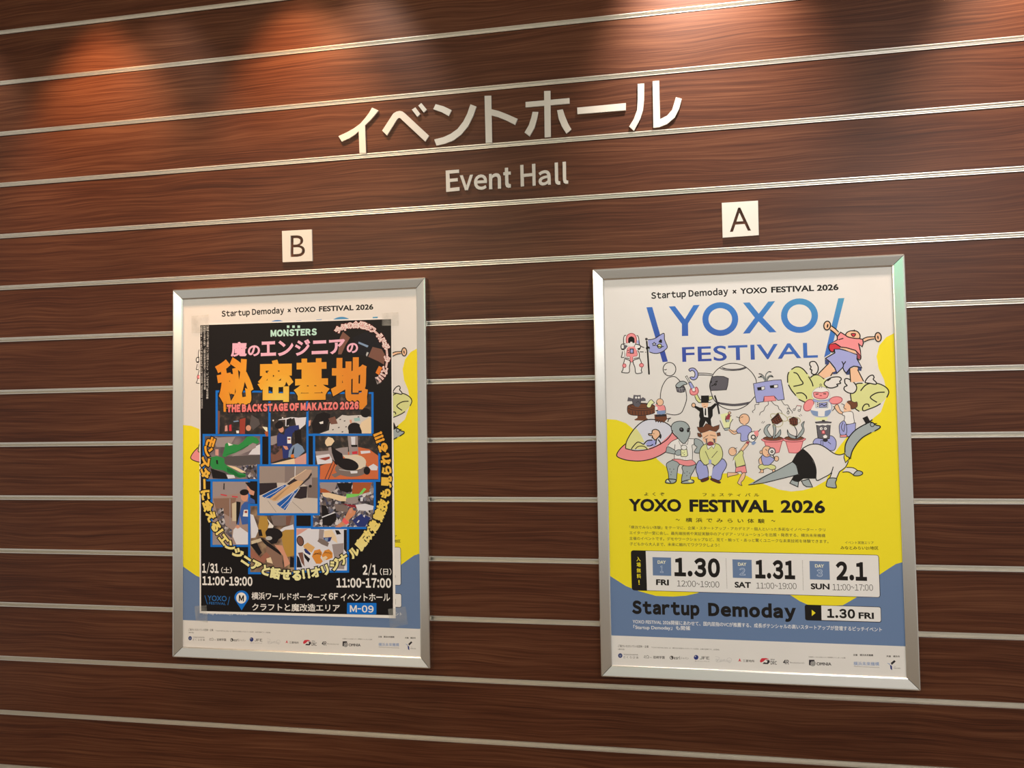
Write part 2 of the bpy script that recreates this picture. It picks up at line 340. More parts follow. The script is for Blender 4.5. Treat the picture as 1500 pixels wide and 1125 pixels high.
  ('L','black',42,0,0,'-2528 3453 -2509 3159 -2485 2550'),
  ('P','dgray',0,'-2509 3498 -2510 3492 -2513 3485 -2518 3480 -2524 3477 -2530 3475 -2537 3475 -2544 3477 -2549 3481 -2554 3487 -2556 3493 -2557 3500 -2556 3507 -2553 3513 -2548 3518 -2543 3522 -2536 3523 -2529 3523 -2523 3521 -2517 3517 -2513 3512 -2510 3505'),
  ('L','black',21,1,0,'-2509 3498 -2510 3492 -2513 3485 -2518 3480 -2524 3477 -2530 3475 -2537 3475 -2544 3477 -2549 3481 -2554 3487 -2556 3493 -2557 3500 -2556 3507 -2553 3513 -2548 3518 -2543 3522 -2536 3523 -2529 3523 -2523 3521 -2517 3517 -2513 3512 -2510 3505'),
  ('P','black',0,'-2447 3255 -2450 3240 -2458 3226 -2470 3216 -2485 3210 -2502 3208 -2518 3211 -2533 3218 -2545 3229 -2552 3243 -2554 3258 -2551 3273 -2543 3287 -2531 3297 -2516 3303 -2499 3305 -2483 3302 -2468 3295 -2456 3284 -2449 3270'),
  ('P','gray',0,'-2454 3212 -2455 3202 -2459 3192 -2464 3185 -2471 3180 -2478 3179 -2486 3181 -2492 3186 -2497 3194 -2501 3203 -2502 3214 -2500 3224 -2496 3234 -2491 3241 -2484 3246 -2477 3247 -2469 3245 -2463 3240 -2458 3233 -2455 3223'),
  ('L','black',21,1,0,'-2333 3410 -2318 3379 -2286 3372 -2311 3350 -2304 3317 -2334 3334 -2364 3320 -2357 3354 -2378 3374 -2346 3380'),
  ('P','white',0,'-2316 3360 -2317 3355 -2320 3350 -2328 3344 -2334 3344 -2339 3345 -2343 3347 -2347 3351 -2349 3356 -2350 3361 -2349 3367 -2343 3375 -2338 3377 -2333 3378 -2328 3377 -2323 3374 -2319 3370 -2317 3366'),
  ('P','green',0,'-2137 3300 -2139 3284 -2146 3270 -2157 3258 -2170 3250 -2185 3246 -2201 3246 -2215 3251 -2228 3260 -2238 3273 -2244 3287 -2246 3303 -2244 3319 -2237 3333 -2226 3345 -2213 3353 -2198 3357 -2182 3357 -2168 3352 -2155 3343 -2145 3330 -2139 3316'),
  ('L','black',21,1,0,'-2137 3300 -2139 3284 -2146 3270 -2157 3258 -2170 3250 -2185 3246 -2201 3246 -2215 3251 -2228 3260 -2238 3273 -2244 3287 -2246 3303 -2244 3319 -2237 3333 -2226 3345 -2213 3353 -2198 3357 -2182 3357 -2168 3352 -2155 3343 -2145 3330 -2139 3316'),
  ('L','black',21,0,1,'-2272 3335 -2243 3297 -2148 3282 -2082 3290'),
  ('P','black',0,'-2167 3489 -2126 3464 -2128 3379 -2222 3406'),
  ('P','paper',0,'-1783 2675 -1791 2625 -1812 2579 -1844 2541 -1884 2515 -1930 2501 -1977 2502 -2022 2518 -2061 2547 -2091 2586 -2109 2633 -2115 2684 -2107 2734 -2086 2780 -2054 2818 -2014 2844 -1968 2857 -1921 2856 -1876 2840 -1837 2812 -1807 2772 -1789 2725'),
  ('L','black',21,1,0,'-1783 2675 -1791 2625 -1812 2579 -1844 2541 -1884 2515 -1930 2501 -1977 2502 -2022 2518 -2061 2547 -2091 2586 -2109 2633 -2115 2684 -2107 2734 -2086 2780 -2054 2818 -2014 2844 -1968 2857 -1921 2856 -1876 2840 -1837 2812 -1807 2772 -1789 2725'),
  ('L','black',21,0,1,'-2085 2675 -2056 2663 -2020 2681'),
  ('L','black',18,0,1,'-2064 2576 -2034 2581'),
  ('P','paper',0,'-2202 1901 -2188 2082 -2131 2262 -2020 2423 -1895 2478 -1789 2463 -1668 2342 -1566 2177 -1527 1996 -1530 1851 -1597 1654 -1680 1511 -1848 1463 -2060 1499'),
  ('L','black',20,0,1,'-2207 1901 -2188 2082 -2131 2262 -2020 2423 -1895 2478 -1789 2463 -1668 2333 -1566 2177 -1527 1996 -1530 1851 -1597 1654 -1680 1511 -1848 1463 -2060 1503'),
  ('P','dgray',0,'-1800 2228 -1763 2073 -1675 2053 -1578 2069 -1567 2123 -1600 2214'),
  ('L','black',15,1,0,'-1800 2228 -1763 2073 -1675 2053 -1578 2069 -1567 2123 -1600 2214'),
  ('P','gray',1,'-1800 2228 -1721 2325 -1615 2355 -1545 2330 -1502 2275 -1600 2250 -1707 2180'),
  ('L','black',20,1,1,'-1800 2228 -1721 2325 -1615 2355 -1545 2330 -1502 2275 -1600 2250 -1707 2180'),
  ('L','lgray',7,0,0,'-1779 2146 -1584 2159'),
  ('L','lgray',7,0,0,'-1708 2162 -1692 2071'),
  ('L','lgray',7,0,0,'-1645 2179 -1636 2070'),
  ('P','paper',0,'262 2163 228 1978 140 1813 6 1682 -161 1600 -345 1573 -528 1606 -692 1695 -821 1831 -902 2002 -926 2190 -892 2377 -802 2544 -666 2675 -497 2756 -313 2781 -130 2746 33 2656 160 2519 239 2350'),
  ('L','black',20,0,1,'-887 2018 -926 2217 -859 2449 -768 2590 -644 2695 -486 2771 -330 2790 -158 2762 11 2677 161 2522 242 2368 257 2270'),
  ('L','black',20,0,1,'-887 2018 -839 1874 -755 1756 -619 1646 -448 1581 -259 1577 -86 1637 71 1749 204 1907'),
  ('P','dgray',0,'-653 2686 -558 2639 -335 2606 -128 2618 20 2668 -23 2687 -161 2646 -334 2636 -540 2665'),
  ('L','black',15,0,1,'-670 2678 -542 2620 -335 2601 -128 2613 20 2663'),
  ('L','black',13,0,1,'-600 2694 -472 2649 -299 2635 -127 2649 -23 2682'),
  ('P','dgray',0,'-746 1783 -582 1753 -358 1718 -135 1732 106 1775 37 1723 -136 1686 -360 1677 -583 1712 -704 1737'),
  ('L','black',13,0,1,'-746 1783 -582 1753 -358 1722 -135 1735 106 1779'),
  ('L','black',13,0,1,'-721 1743 -583 1708 -360 1677 -136 1686 37 1723'),
  ('P','dgray',0,'-859 2449 -737 2464 -563 2451 -444 2394 -466 2224 -504 2100 -903 2087 -920 2235'),
  ('L','dark',18,1,0,'-859 2449 -737 2464 -563 2451 -444 2394 -466 2224 -504 2100 -903 2087 -920 2235'),
  ('L','black',22,0,0,'-882 2207 -794 2246 -760 2231'),
  ('L','black',18,1,0,'-753 2252 -754 2246 -756 2240 -760 2235 -765 2231 -771 2229 -777 2228 -784 2229 -790 2231 -794 2236 -798 2241 -800 2247 -801 2253 -800 2260 -798 2266 -794 2271 -788 2275 -782 2277 -776 2278 -770 2277 -764 2274 -759 2270 -755 2265 -753 2259'),
  ('L','black',24,0,0,'-784 2321 -741 2311 -731 2347'),
  ('P','black',0,'-867 2314 -869 2305 -872 2297 -877 2291 -883 2287 -889 2286 -895 2288 -901 2292 -906 2298 -908 2306 -909 2315 -908 2324 -905 2332 -900 2338 -894 2342 -888 2344 -881 2342 -875 2338 -871 2331 -868 2323'),
  ('P','lav',1,'-1449 2653 -1395 2693 -1307 2686 -1230 2602 -1216 2494 -1262 2405 -1350 2380 -1428 2436 -1383 2462 -1322 2451 -1294 2514 -1309 2595 -1370 2633 -1415 2607'),
  ('L','black',20,1,1,'-1449 2653 -1395 2693 -1307 2686 -1230 2602 -1216 2494 -1262 2405 -1350 2380 -1428 2436 -1383 2462 -1322 2451 -1294 2514 -1309 2595 -1370 2633 -1415 2607'),
  ('L','black',18,0,1,'-1205 2557 -978 2542 -822 2511'),
  ('L','black',18,0,1,'-1215 2506 -1014 2498 -858 2479'),
  ('L','lgray',14,0,0,'-1206 2531 -840 2495'),
  ('P','white',0,'-1541 2469 -1502 2492 -1464 2410 -1422 2327 -1457 2310 -1499 2401'),
  ('L','black',15,1,0,'-1541 2469 -1502 2492 -1464 2410 -1422 2327 -1457 2310 -1499 2401'),
  ('P','lav',0,'-1466 2301 -1404 2327 -1320 2181 -1391 2128'),
  ('L','black',15,1,0,'-1466 2301 -1404 2327 -1320 2181 -1391 2128'),
  ('P','pink',1,'-1408 2156 -1436 2084 -1421 2012 -1360 1978 -1272 1990 -1218 2061 -1233 2152 -1276 2189 -1304 2135 -1296 2081 -1340 2064 -1375 2101'),
  ('L','dred',20,1,1,'-1408 2156 -1436 2084 -1421 2012 -1360 1978 -1272 1990 -1218 2061 -1233 2152 -1276 2189 -1304 2135 -1296 2081 -1340 2064 -1375 2101'),
  ('P','white',0,'-1300 2121 -1303 2107 -1308 2095 -1317 2086 -1328 2080 -1340 2078 -1352 2081 -1363 2087 -1371 2097 -1376 2109 -1378 2122 -1375 2136 -1370 2148 -1361 2157 -1350 2163 -1338 2165 -1326 2162 -1315 2156 -1307 2146 -1302 2134'),
  ('P','green',0,'-1317 1955 -1254 1999 -1179 1854 -1164 1772 -1242 1792'),
  ('L','black',18,0,0,'-1317 1955 -1276 1846 -1216 1779 -1155 1772'),
  ('L','black',18,0,0,'-1251 1994 -1179 1854 -1153 1853'),
  ('P','green',0,'-959 1927 -880 1946 -848 1874 -953 1831'),
  ('L','black',15,1,0,'-959 1927 -880 1946 -848 1874 -953 1831'),
  ('P','black',0,'-1332 1713 -1193 1647 -1106 1646 -1077 1403 -991 1384 -1001 1653 -914 1669 -790 1765 -756 1711 -864 1588 -868 1426 -922 1338 -902 1105 -1024 1097 -1003 1231 -1054 1295 -1110 1143 -1225 1109 -1221 1252 -1192 1351 -1216 1432 -1196 1539 -1350 1668'),
  ('P','skin',0,'-1304 1712 -1306 1697 -1313 1683 -1324 1672 -1336 1665 -1351 1662 -1365 1665 -1377 1673 -1387 1684 -1393 1698 -1395 1714 -1392 1729 -1385 1743 -1375 1754 -1362 1761 -1348 1763 -1334 1761 -1321 1753 -1312 1742 -1306 1728'),
  ('L','black',18,1,0,'-1300 1712 -1302 1698 -1308 1685 -1316 1674 -1326 1666 -1338 1660 -1351 1659 -1363 1661 -1375 1667 -1385 1675 -1392 1687 -1397 1700 -1398 1714 -1396 1728 -1391 1741 -1383 1752 -1373 1760 -1361 1765 -1348 1767 -1335 1765 -1324 1759 -1314 1750 -1306 1739 -1302 1726'),
  ('P','skin',0,'-1147 1772 -972 1769 -974 1697 -1010 1635 -1080 1627 -1140 1682'),
  ('P','white',0,'-1107 1628 -993 1644 -987 1384 -1091 1403'),
  ('P','black',0,'-1063 1627 -1033 1626 -1033 1447 -1054 1429 -1073 1457'),
  ('L','black',13,0,0,'-1084 1672 -1036 1671'),
  ('L','dred',11,0,0,'-1095 1732 -1069 1731'),
  ('P','black',0,'-1154 1961 -950 1962 -967 1769 -1155 1772'),
  ('L','black',18,0,0,'-1208 1777 -902 1777'),
  ('P','white',0,'-1055 1272 -1032 1268 -1085 1125 -1128 1135'),
  ('L','dark',44,0,0,'-805 1959 -746 1765 -702 1469'),
  ('P','dark',0,'-780 1801 -685 1781 -695 1728 -765 1720'),
  ('P','palegreen',0,'-676 1459 -433 1509 -387 1294 -479 1073 -582 1101'),
  ('L','black',17,0,0,'-689 1299 -600 1083'),
  ('L','black',17,0,1,'-355 1329 -424 1223 -453 1081'),
  ('P','gray',0,'-600 1092 -452 1108 -463 1046 -566 1038'),
  ('L','black',15,1,0,'-600 1092 -452 1108 -463 1046 -566 1038'),
  ('P','skin',0,'-404 1491 -406 1480 -412 1470 -421 1462 -431 1457 -443 1456 -455 1457 -465 1463 -473 1471 -479 1481 -480 1492 -478 1503 -472 1513 -464 1520 -453 1525 -441 1527 -430 1525 -419 1520 -411 1512 -406 1502'),
  ('P','dred',0,'-522 1403 -469 1474 -418 1437 -447 1295 -542 1314'),
  ('P','gray',0,'-542 1314 -455 1322 -448 1259 -535 1252'),
  ('L','black',15,1,0,'-404 1494 -406 1486 -409 1478 -415 1472 -422 1467 -431 1464 -439 1463 -448 1464 -457 1467 -464 1472 -469 1479 -472 1487 -473 1495 -472 1504 -468 1511 -462 1518 -455 1523 -447 1526 -438 1527 -429 1526 -421 1522 -414 1517 -408 1510 -405 1502'),
  ('L','black',17,0,0,'-530 1421 -550 1314 -526 1252'),
  ('L','black',15,0,0,'-436 1402 -392 1428'),
  ('P','skin',0,'-454 1046 -274 1043 -257 1008 -455 1010'),
  ('P','skin',0,'56 1323 50 1284 34 1249 9 1219 -22 1198 -58 1188 -94 1188 -129 1200 -159 1222 -182 1252 -196 1288 -201 1327 -194 1366 -178 1402 -153 1431 -122 1452 -87 1463 -50 1462 -15 1450 15 1429 38 1398 52 1362'),
  ('L','dark',17,1,0,'56 1323 50 1284 34 1249 9 1219 -22 1198 -58 1188 -94 1188 -129 1200 -159 1222 -182 1252 -196 1288 -201 1327 -194 1366 -178 1402 -153 1431 -122 1452 -87 1463 -50 1462 -15 1450 15 1429 38 1398 52 1362'),
  ('L','black',17,0,0,'-273 1390 -222 1372 -171 1353'),
  ('L','black',15,0,1,'-205 1345 -185 1282'),
  ('L','black',15,0,0,'-153 1371 -101 1388'),
  ('P','skin',0,'-97 1210 -46 1209 -51 1147 -99 1148'),
  ('P','brown',0,'-2815 1504 -2589 1501 -2583 1399 -2509 1338 -2627 1323 -2878 1335 -2902 1356 -2817 1402'),
  ('P','brown',0,'-3085 1679 -3072 1542 -2975 1481 -2807 1467 -2606 1475 -2439 1490 -2355 1531 -2351 1700'),
  ('P','brown',0,'-2339 1691 -2358 1659 -2411 1631 -2494 1609 -2597 1596 -2712 1593 -2827 1600 -2931 1616 -3013 1641 -3066 1672 -3083 1705 -3064 1737 -3010 1765 -2927 1787 -2823 1800 -2708 1803 -2593 1796 -2490 1779 -2408 1754 -2357 1724'),
  ('L','dark',14,1,0,'-2346 1683 -2359 1658 -2396 1635 -2454 1615 -2530 1601 -2618 1593 -2712 1591 -2807 1596 -2895 1607 -2971 1624 -3028 1646 -3065 1670 -3077 1696 -3063 1721 -3026 1744 -2967 1764 -2891 1778 -2803 1786 -2708 1788 -2614 1783 -2526 1771 -2451 1754 -2394 1733 -2358 1709'),
  ('L','dark',15,0,1,'-3080 1679 -3066 1542 -2959 1476 -2724 1465 -2506 1482 -2355 1531'),
  ('L','dark',12,1,0,'-2442 1705 -2452 1688 -2480 1672 -2524 1659 -2581 1649 -2648 1643 -2720 1642 -2791 1646 -2858 1654 -2915 1665 -2959 1680 -2986 1697 -2995 1715 -2985 1732 -2957 1748 -2913 1762 -2855 1771 -2788 1777 -2717 1778 -2645 1774 -2579 1766 -2522 1755 -2478 1740 -2451 1723'),
  ('L','dark',12,0,0,'-3023 1601 -3020 1499'),
  ('L','dark',12,0,0,'-2946 1592 -2943 1488'),
  ('L','dark',12,0,0,'-2869 1584 -2866 1479'),
  ('L','dark',12,0,0,'-2792 1578 -2789 1473'),
  ('L','dark',12,0,0,'-2714 1576 -2712 1470'),
  ('L','dark',12,0,0,'-2637 1576 -2635 1471'),
  ('L','dark',12,0,0,'-2560 1580 -2558 1476'),
  ('L','dark',12,0,0,'-2483 1585 -2481 1482'),
  ('L','dark',12,0,0,'-2407 1592 -2404 1491'),
  ('P','dgray',0,'-2923 1915 -2904 2017 -2829 2007 -2762 2005 -2720 2013 -2713 1911 -2662 1952 -2596 1908 -2589 1849 -2715 1843 -2734 1741 -2786 1682 -2886 1710 -2934 1796 -2950 1847 -3077 1849 -3049 1960'),
  ('P','white',0,'-2813 1942 -2815 1933 -2819 1925 -2826 1918 -2834 1914 -2843 1913 -2851 1915 -2859 1919 -2866 1926 -2869 1934 -2871 1943 -2869 1952 -2865 1960 -2858 1966 -2850 1970 -2841 1971 -2833 1969 -2825 1965 -2819 1959 -2815 1951'),
  ('P','white',0,'-2740 1940 -2741 1931 -2745 1923 -2752 1917 -2760 1913 -2769 1912 -2778 1913 -2785 1918 -2792 1924 -2796 1932 -2797 1941 -2795 1950 -2791 1958 -2784 1964 -2776 1968 -2768 1970 -2759 1968 -2751 1964 -2745 1957 -2741 1949'),
  ('L','dark',12,0,1,'-2842 1802 -2782 1844 -2750 1775'),
  ('L','dark',12,0,1,'-2923 1915 -2934 1796 -2886 1710'),
  ('L','dark',12,0,1,'-2713 1911 -2725 1758'),
  ('P','palegreen',1,'-2567 1721 -2515 1822 -2447 1880 -2398 1837 -2365 1794 -2433 1752 -2468 1677 -2535 1669'),
  ('L','dark',15,1,1,'-2567 1721 -2515 1822 -2447 1880 -2398 1837 -2365 1794 -2433 1752 -2468 1677 -2535 1669'),
  ('P','brown',0,'-2373 1480 -2057 1492 -2043 1357 -2111 1282 -2360 1319'),
  ('P','dark',0,'-2339 1480 -2073 1492 -2058 1433 -2341 1420'),
  ('P','pink',0,'-2350 1751 -2216 1748 -2101 1713 -2071 1577 -2287 1597 -2301 1682'),
  ('P','white',0,'-2351 1683 -2285 1682 -2289 1513 -2356 1488'),
  ('P','steel',0,'-2304 1572 -2087 1594 -2090 1501 -2190 1477 -2306 1496'),
  ('L','dark',14,0,1,'-2117 1730 -2078 1644 -2081 1509'),
  ('P','skin',0,'-2127 1806 -2131 1780 -2143 1756 -2160 1736 -2182 1722 -2208 1715 -2234 1716 -2258 1724 -2280 1738 -2297 1759 -2307 1783 -2310 1809 -2306 1836 -2294 1860 -2277 1879 -2254 1893 -2229 1900 -2203 1900 -2178 1892 -2157 1877 -2140 1857 -2130 1832'),
  ('L','dark',14,1,0,'-2127 1806 -2131 1780 -2143 1756 -2160 1736 -2182 1722 -2208 1715 -2234 1716 -2258 1724 -2280 1738 -2297 1759 -2307 1783 -2310 1809 -2306 1836 -2294 1860 -2277 1879 -2254 1893 -2229 1900 -2203 1900 -2178 1892 -2157 1877 -2140 1857 -2130 1832'),
  ('P','dark',0,'-2282 1775 -2283 1768 -2286 1761 -2290 1756 -2294 1753 -2300 1752 -2305 1753 -2309 1756 -2313 1762 -2315 1768 -2316 1776 -2315 1783 -2312 1790 -2308 1795 -2304 1798 -2298 1799 -2293 1798 -2289 1794 -2285 1789 -2283 1782'),
  ('L','black',25,0,0,'-2337 1581 -2270 1589'),
  ('L','black',23,0,0,'-2043 1365 -1985 1364 -1943 1389'),
  ('L','black',23,0,0,'-1985 1390 -2029 1281'),
  ('P','saucerglass',0,'-3147 590 -3117 777 -2969 1030 -2779 1232 -2610 1331 -2442 1354 -2243 1326 -2063 1247 -1949 1153 -1919 1035 -2056 817 -2259 667 -2527 560 -2862 529'),
  ('P','saucershade',0,'-3147 590 -3117 777 -2969 1030 -2857 1128 -2736 943 -2640 739 -2807 757 -2979 563'),
  ('P','pink',0,'-3170 692 -3150 590 -2996 547 -2829 528 -2627 561 -2359 651 -2190 751 -2021 910 -1920 1001 -1791 890 -1784 831 -1926 749 -2060 649 -2080 514 -2265 389 -2467 306 -2735 257 -3036 267 -3271 319 -3379 388 -3351 507'),
  ('L','black',25,0,1,'-3152 709 -3282 591 -3377 456 -3371 371 -3220 302 -3036 264 -2768 252 -2500 298 -2265 389 -2081 498'),
  ('L','black',25,0,1,'-3150 590 -3117 777 -2969 1030 -2779 1232 -2610 1331 -2442 1354 -2243 1326 -2063 1247 -1949 1153 -1911 1035 -2039 834 -2258 684 -2527 568 -2829 528 -2996 547 -3150 587'),
  ('L','black',18,0,1,'-1912 984 -1783 848'),
  ('P','brown',0,'-2359 1348 -2111 1316 -2112 1273 -2343 1302'),
  ('L','dark',19,0,0,'-2359 1345 -2336 1285 -2306 1327 -2269 1276 -2243 1323 -2211 1266 -2177 1308 -2145 1260'),
  ('P','saucershade',0,'-2996 564 -2824 749 -2658 688 -2527 568'),
  ('L','black',25,0,1,'-2996 564 -2961 623 -2824 754 -2675 691'),
  ('L','black',21,0,1,'-2895 563 -2827 630 -2726 650 -2643 629 -2577 569'),
  ('P','lav',0,'-2624 705 -2522 805 -2372 804 -2324 736 -2376 635 -2559 653'),
  ('L','black',29,0,1,'-2675 688 -2572 789 -2438 804'),
  ('L','black',25,0,1,'-2592 653 -2492 653 -2424 694'),
  ('L','black',29,0,1,'-2329 845 -2358 685'),
  ('L','black',29,0,1,'-2288 820 -2224 718 -2242 684'),
  ('P','skin',1,'-2451 973 -2432 1058 -2349 1087 -2266 1047 -2235 954 -2287 870 -2372 804 -2412 855 -2445 863 -2436 914 -2519 932 -2534 974'),
  ('L','black',25,1,1,'-2451 973 -2432 1058 -2349 1087 -2266 1047 -2235 954 -2287 870 -2372 804 -2412 855 -2445 863 -2436 914 -2519 932 -2534 974'),
  ('P','dark',0,'-2198 903 -2200 883 -2205 865 -2212 851 -2220 842 -2230 839 -2239 843 -2247 852 -2253 866 -2257 884 -2258 904 -2256 924 -2252 941 -2245 955 -2236 965 -2227 968 -2218 964 -2209 955 -2203 941 -2199 923'),
  ('P','black',0,'-2386 973 -2387 969 -2391 963 -2394 962 -2398 961 -2402 962 -2405 963 -2409 969 -2409 977 -2407 980 -2404 983 -2398 985 -2394 984 -2388 980 -2387 976'),
  ('P','gray',1,'-1946 264 -1789 297 -1742 179 -1794 79 -1824 -122 -1852 -256 -2017 -273 -2045 -88 -2075 46 -2085 180'),
  ('L','black',18,1,1,'-1946 264 -1789 297 -1742 179 -1794 79 -1824 -122 -1852 -256 -2017 -273 -2045 -88 -2075 46 -2085 180'),
  ('P','gray',1,'-1670 112 -1341 177 -1370 27 -1472 -156 -1492 -290 -1689 -307 -1702 -190 -1666 -39'),
  ('L','black',18,1,1,'-1670 112 -1341 177 -1370 27 -1472 -156 -1492 -290 -1689 -307 -1702 -190 -1666 -39'),
  ('P','white',0,'-2044 651 -1917 785 -1775 842 -1614 715 -1496 839 -1349 829 -1370 679 -1419 646 -1421 261 -1659 246 -1887 297 -1875 482'),
  ('L','black',16,0,1,'-2044 651 -1942 760 -1775 842'),
  ('L','black',14,0,1,'-1853 683 -1875 482 -1879 297'),
  ('L','black',14,0,1,'-1496 834 -1350 826'),
  ('L','black',14,0,1,'-1358 813 -1370 679 -1416 654 -1407 478 -1421 261'),
  ('L','dark',10,0,0,'-1760 783 -1706 640 -1622 723'),
  ('L','dark',10,0,0,'-1614 715 -1533 680 -1505 814'),
  ('L','lgray',5,0,0,'-1673 346 -1671 262'),
  ('L','lgray',5,0,0,'-1591 346 -1589 262'),
  ('L','lgray',5,0,0,'-1492 345 -1491 261'),
  ('P','pink',1,'-1937 284 -1789 300 -1593 262 -1429 269 -1333 177 -1432 127 -1564 115 -1743 162 -1807 221'),
  ('L','black',14,1,1,'-1937 284 -1789 300 -1593 262 -1429 269 -1333 177 -1432 127 -1564 115 -1743 162 -1807 221'),
  ('P','gray',1,'-2045 626 -1865 532 -1835 431 -2081 475 -2088 517'),
  ('L','black',16,1,1,'-2045 626 -1865 532 -1835 431 -2081 475 -2088 517'),
  ('P','gray',1,'-1341 829 -1220 803 -1140 727 -1126 627 -1194 544 -1229 452 -1359 470 -1332 545 -1290 611 -1353 679'),
  ('L','black',16,1,1,'-1341 829 -1220 803 -1140 727 -1126 627 -1194 544 -1229 452 -1359 470 -1332 545 -1290 611 -1353 679'),
  ('P','gray',1,'-1833 515 -1750 548 -1701 506 -1712 413 -1803 394 -1859 440'),
  ('L','black',14,1,1,'-1833 515 -1750 548 -1701 506 -1712 413 -1803 394 -1859 440'),
  ('P','palegreen',0,'-1709 548 -1553 555 -1532 396 -1574 362 -1705 366'),
  ('L','dark',16,1,0,'-1709 548 -1553 555 -1532 396 -1574 362 -1705 366'),
  ('P','white',0,'-1551 600 -1555 582 -1564 566 -1578 552 -1596 542 -1616 538 -1637 538 -1657 543 -1675 553 -1688 567 -1697 583 -1699 601 -1696 619 -1687 636 -1672 649 -1654 659 -1634 664 -1613 664 -1593 658 -1576 648 -1562 635 -1554 618'),
  ('L','dark',14,1,0,'-1551 600 -1555 582 -1564 566 -1578 552 -1596 542 -1616 538 -1637 538 -1657 543 -1675 553 -1688 567 -1697 583 -1699 601 -1696 619 -1687 636 -1672 649 -1654 659 -1634 664 -1613 664 -1593 658 -1576 648 -1562 635 -1554 618'),
  ('P','dark',0,'-1645 455 -1646 451 -1650 445 -1653 444 -1657 443 -1661 444 -1664 446 -1666 448 -1668 451 -1668 459 -1666 462 -1663 465 -1660 466 -1656 467 -1653 466 -1647 462 -1646 459'),
  ('P','dark',0,'-1607 477 -1609 474 -1611 472 -1614 470 -1620 470 -1623 472 -1625 474 -1627 480 -1625 486 -1622 488 -1620 489 -1617 490 -1613 489 -1611 488 -1609 486 -1607 483'),
  ('P','dark',0,'-1610 413 -1611 409 -1615 403 -1618 402 -1622 401 -1626 402 -1629 403 -1633 409 -1633 417 -1631 420 -1625 424 -1621 425 -1618 424 -1612 420 -1611 416'),
  ('P','gray',0,'-1942 1113 -1932 1189 -1864 1264 -1731 1296 -1600 1277 -1504 1200 -1458 1082 -1469 931 -1530 798 -1614 706 -1695 749 -1775 851 -1855 969'),
  ('L','black',18,0,1,'-1459 1032 -1469 931 -1530 798 -1614 706 -1695 749 -1775 851 -1903 995 -1942 1113 -1923 1197 -1856 1264 -1731 1296 -1600 1277 -1504 1200 -1458 1082'),
  ('P','black',0,'-1637 1022 -1652 1013 -1670 1010 -1688 1013 -1706 1022 -1720 1035 -1730 1052 -1734 1071 -1733 1090 -1727 1107 -1715 1121 -1700 1129 -1682 1132 -1664 1130 -1646 1121 -1632 1107 -1622 1090 -1618 1071 -1619 1053 -1625 1035'),
  ('P','black',0,'-1469 1051 -1474 1033 -1482 1017 -1493 1005 -1504 999 -1516 998 -1526 1003 -1534 1013 -1539 1028 -1541 1046 -1539 1064 -1534 1082 -1526 1098 -1515 1109 -1504 1116 -1492 1117 -1482 1112 -1474 1101 -1469 1087 -1467 1069'),
  ('P','dgray',0,'-1665 1061 -1672 1058 -1680 1057 -1688 1059 -1695 1063 -1702 1070 -1707 1078 -1709 1086 -1709 1095 -1707 1102 -1702 1108 -1696 1112 -1688 1112 -1680 1111 -1672 1106 -1666 1100 -1661 1092 -1658 1083 -1658 1075 -1661 1067'),
  ('P','dgray',0,'-1495 1074 -1496 1066 -1499 1058 -1502 1052 -1506 1049 -1511 1047 -1515 1049 -1519 1053 -1522 1059 -1524 1066 -1525 1074 -1524 1083 -1522 1090 -1518 1096 -1514 1100 -1509 1101 -1505 1100 -1501 1096 -1498 1090 -1496 1082'),
  ('P','gray',1,'-2124 -290 -2065 -231 -1868 -240 -1852 -290 -1936 -340 -2101 -332'),
  ('L','black',25,1,1,'-2124 -290 -2065 -231 -1868 -240 -1852 -290 -1936 -340 -2101 -332'),
  ('P','gray',1,'-1705 -307 -1557 -257 -1410 -257 -1403 -323 -1510 -343 -1690 -340'),
  ('L','black',24,1,1,'-1705 -307 -1557 -257 -1410 -257 -1403 -323 -1510 -343 -1690 -340'),
  ('P','palegreen',0,'-2099 -273 -2057 -239 -2017 -290 -2051 -315'),
  ('P','palegreen',0,'-1557 -273 -1474 -240 -1427 -290 -1493 -315'),
  ('L','black',25,0,0,'-2057 -231 -1985 -323'),
  ('P','dark',0,'-1989 37 -1990 34 -1992 30 -1994 28 -1998 26 -2005 26 -2008 28 -2010 30 -2012 34 -2012 41 -2010 44 -2007 47 -2004 49 -1997 49 -1994 47 -1991 44 -1990 41'),
  ('P','dark',0,'-1891 28 -1893 25 -1899 21 -1902 20 -1906 21 -1912 25 -1913 28 -1914 32 -1913 36 -1909 42 -1905 43 -1902 44 -1898 43 -1895 42 -1891 36'),
  ('P','dark',0,'-1953 -42 -1954 -45 -1956 -49 -1958 -51 -1962 -53 -1969 -53 -1972 -51 -1976 -45 -1976 -38 -1974 -35 -1971 -32 -1968 -30 -1961 -30 -1958 -32 -1955 -35 -1954 -38'),
  ('P','dark',0,'-1968 -114 -1969 -117 -1971 -121 -1973 -123 -1977 -125 -1984 -125 -1987 -123 -1989 -121 -1991 -117 -1991 -110 -1989 -107 -1986 -104 -1980 -102 -1976 -103 -1973 -104 -1970 -107 -1969 -110'),
  ('P','dark',0,'-1548 -40 -1550 -43 -1556 -47 -1559 -48 -1563 -47 -1569 -43 -1570 -40 -1571 -36 -1570 -32 -1566 -26 -1562 -25 -1559 -24 -1555 -25 -1552 -26 -1548 -32'),
  ('P','dark',0,'-1614 -73 -1616 -79 -1619 -82 -1622 -84 -1629 -84 -1633 -82 -1637 -76 -1637 -73 -1636 -69 -1635 -66 -1632 -63 -1629 -61 -1622 -61 -1619 -63 -1616 -66 -1615 -69'),
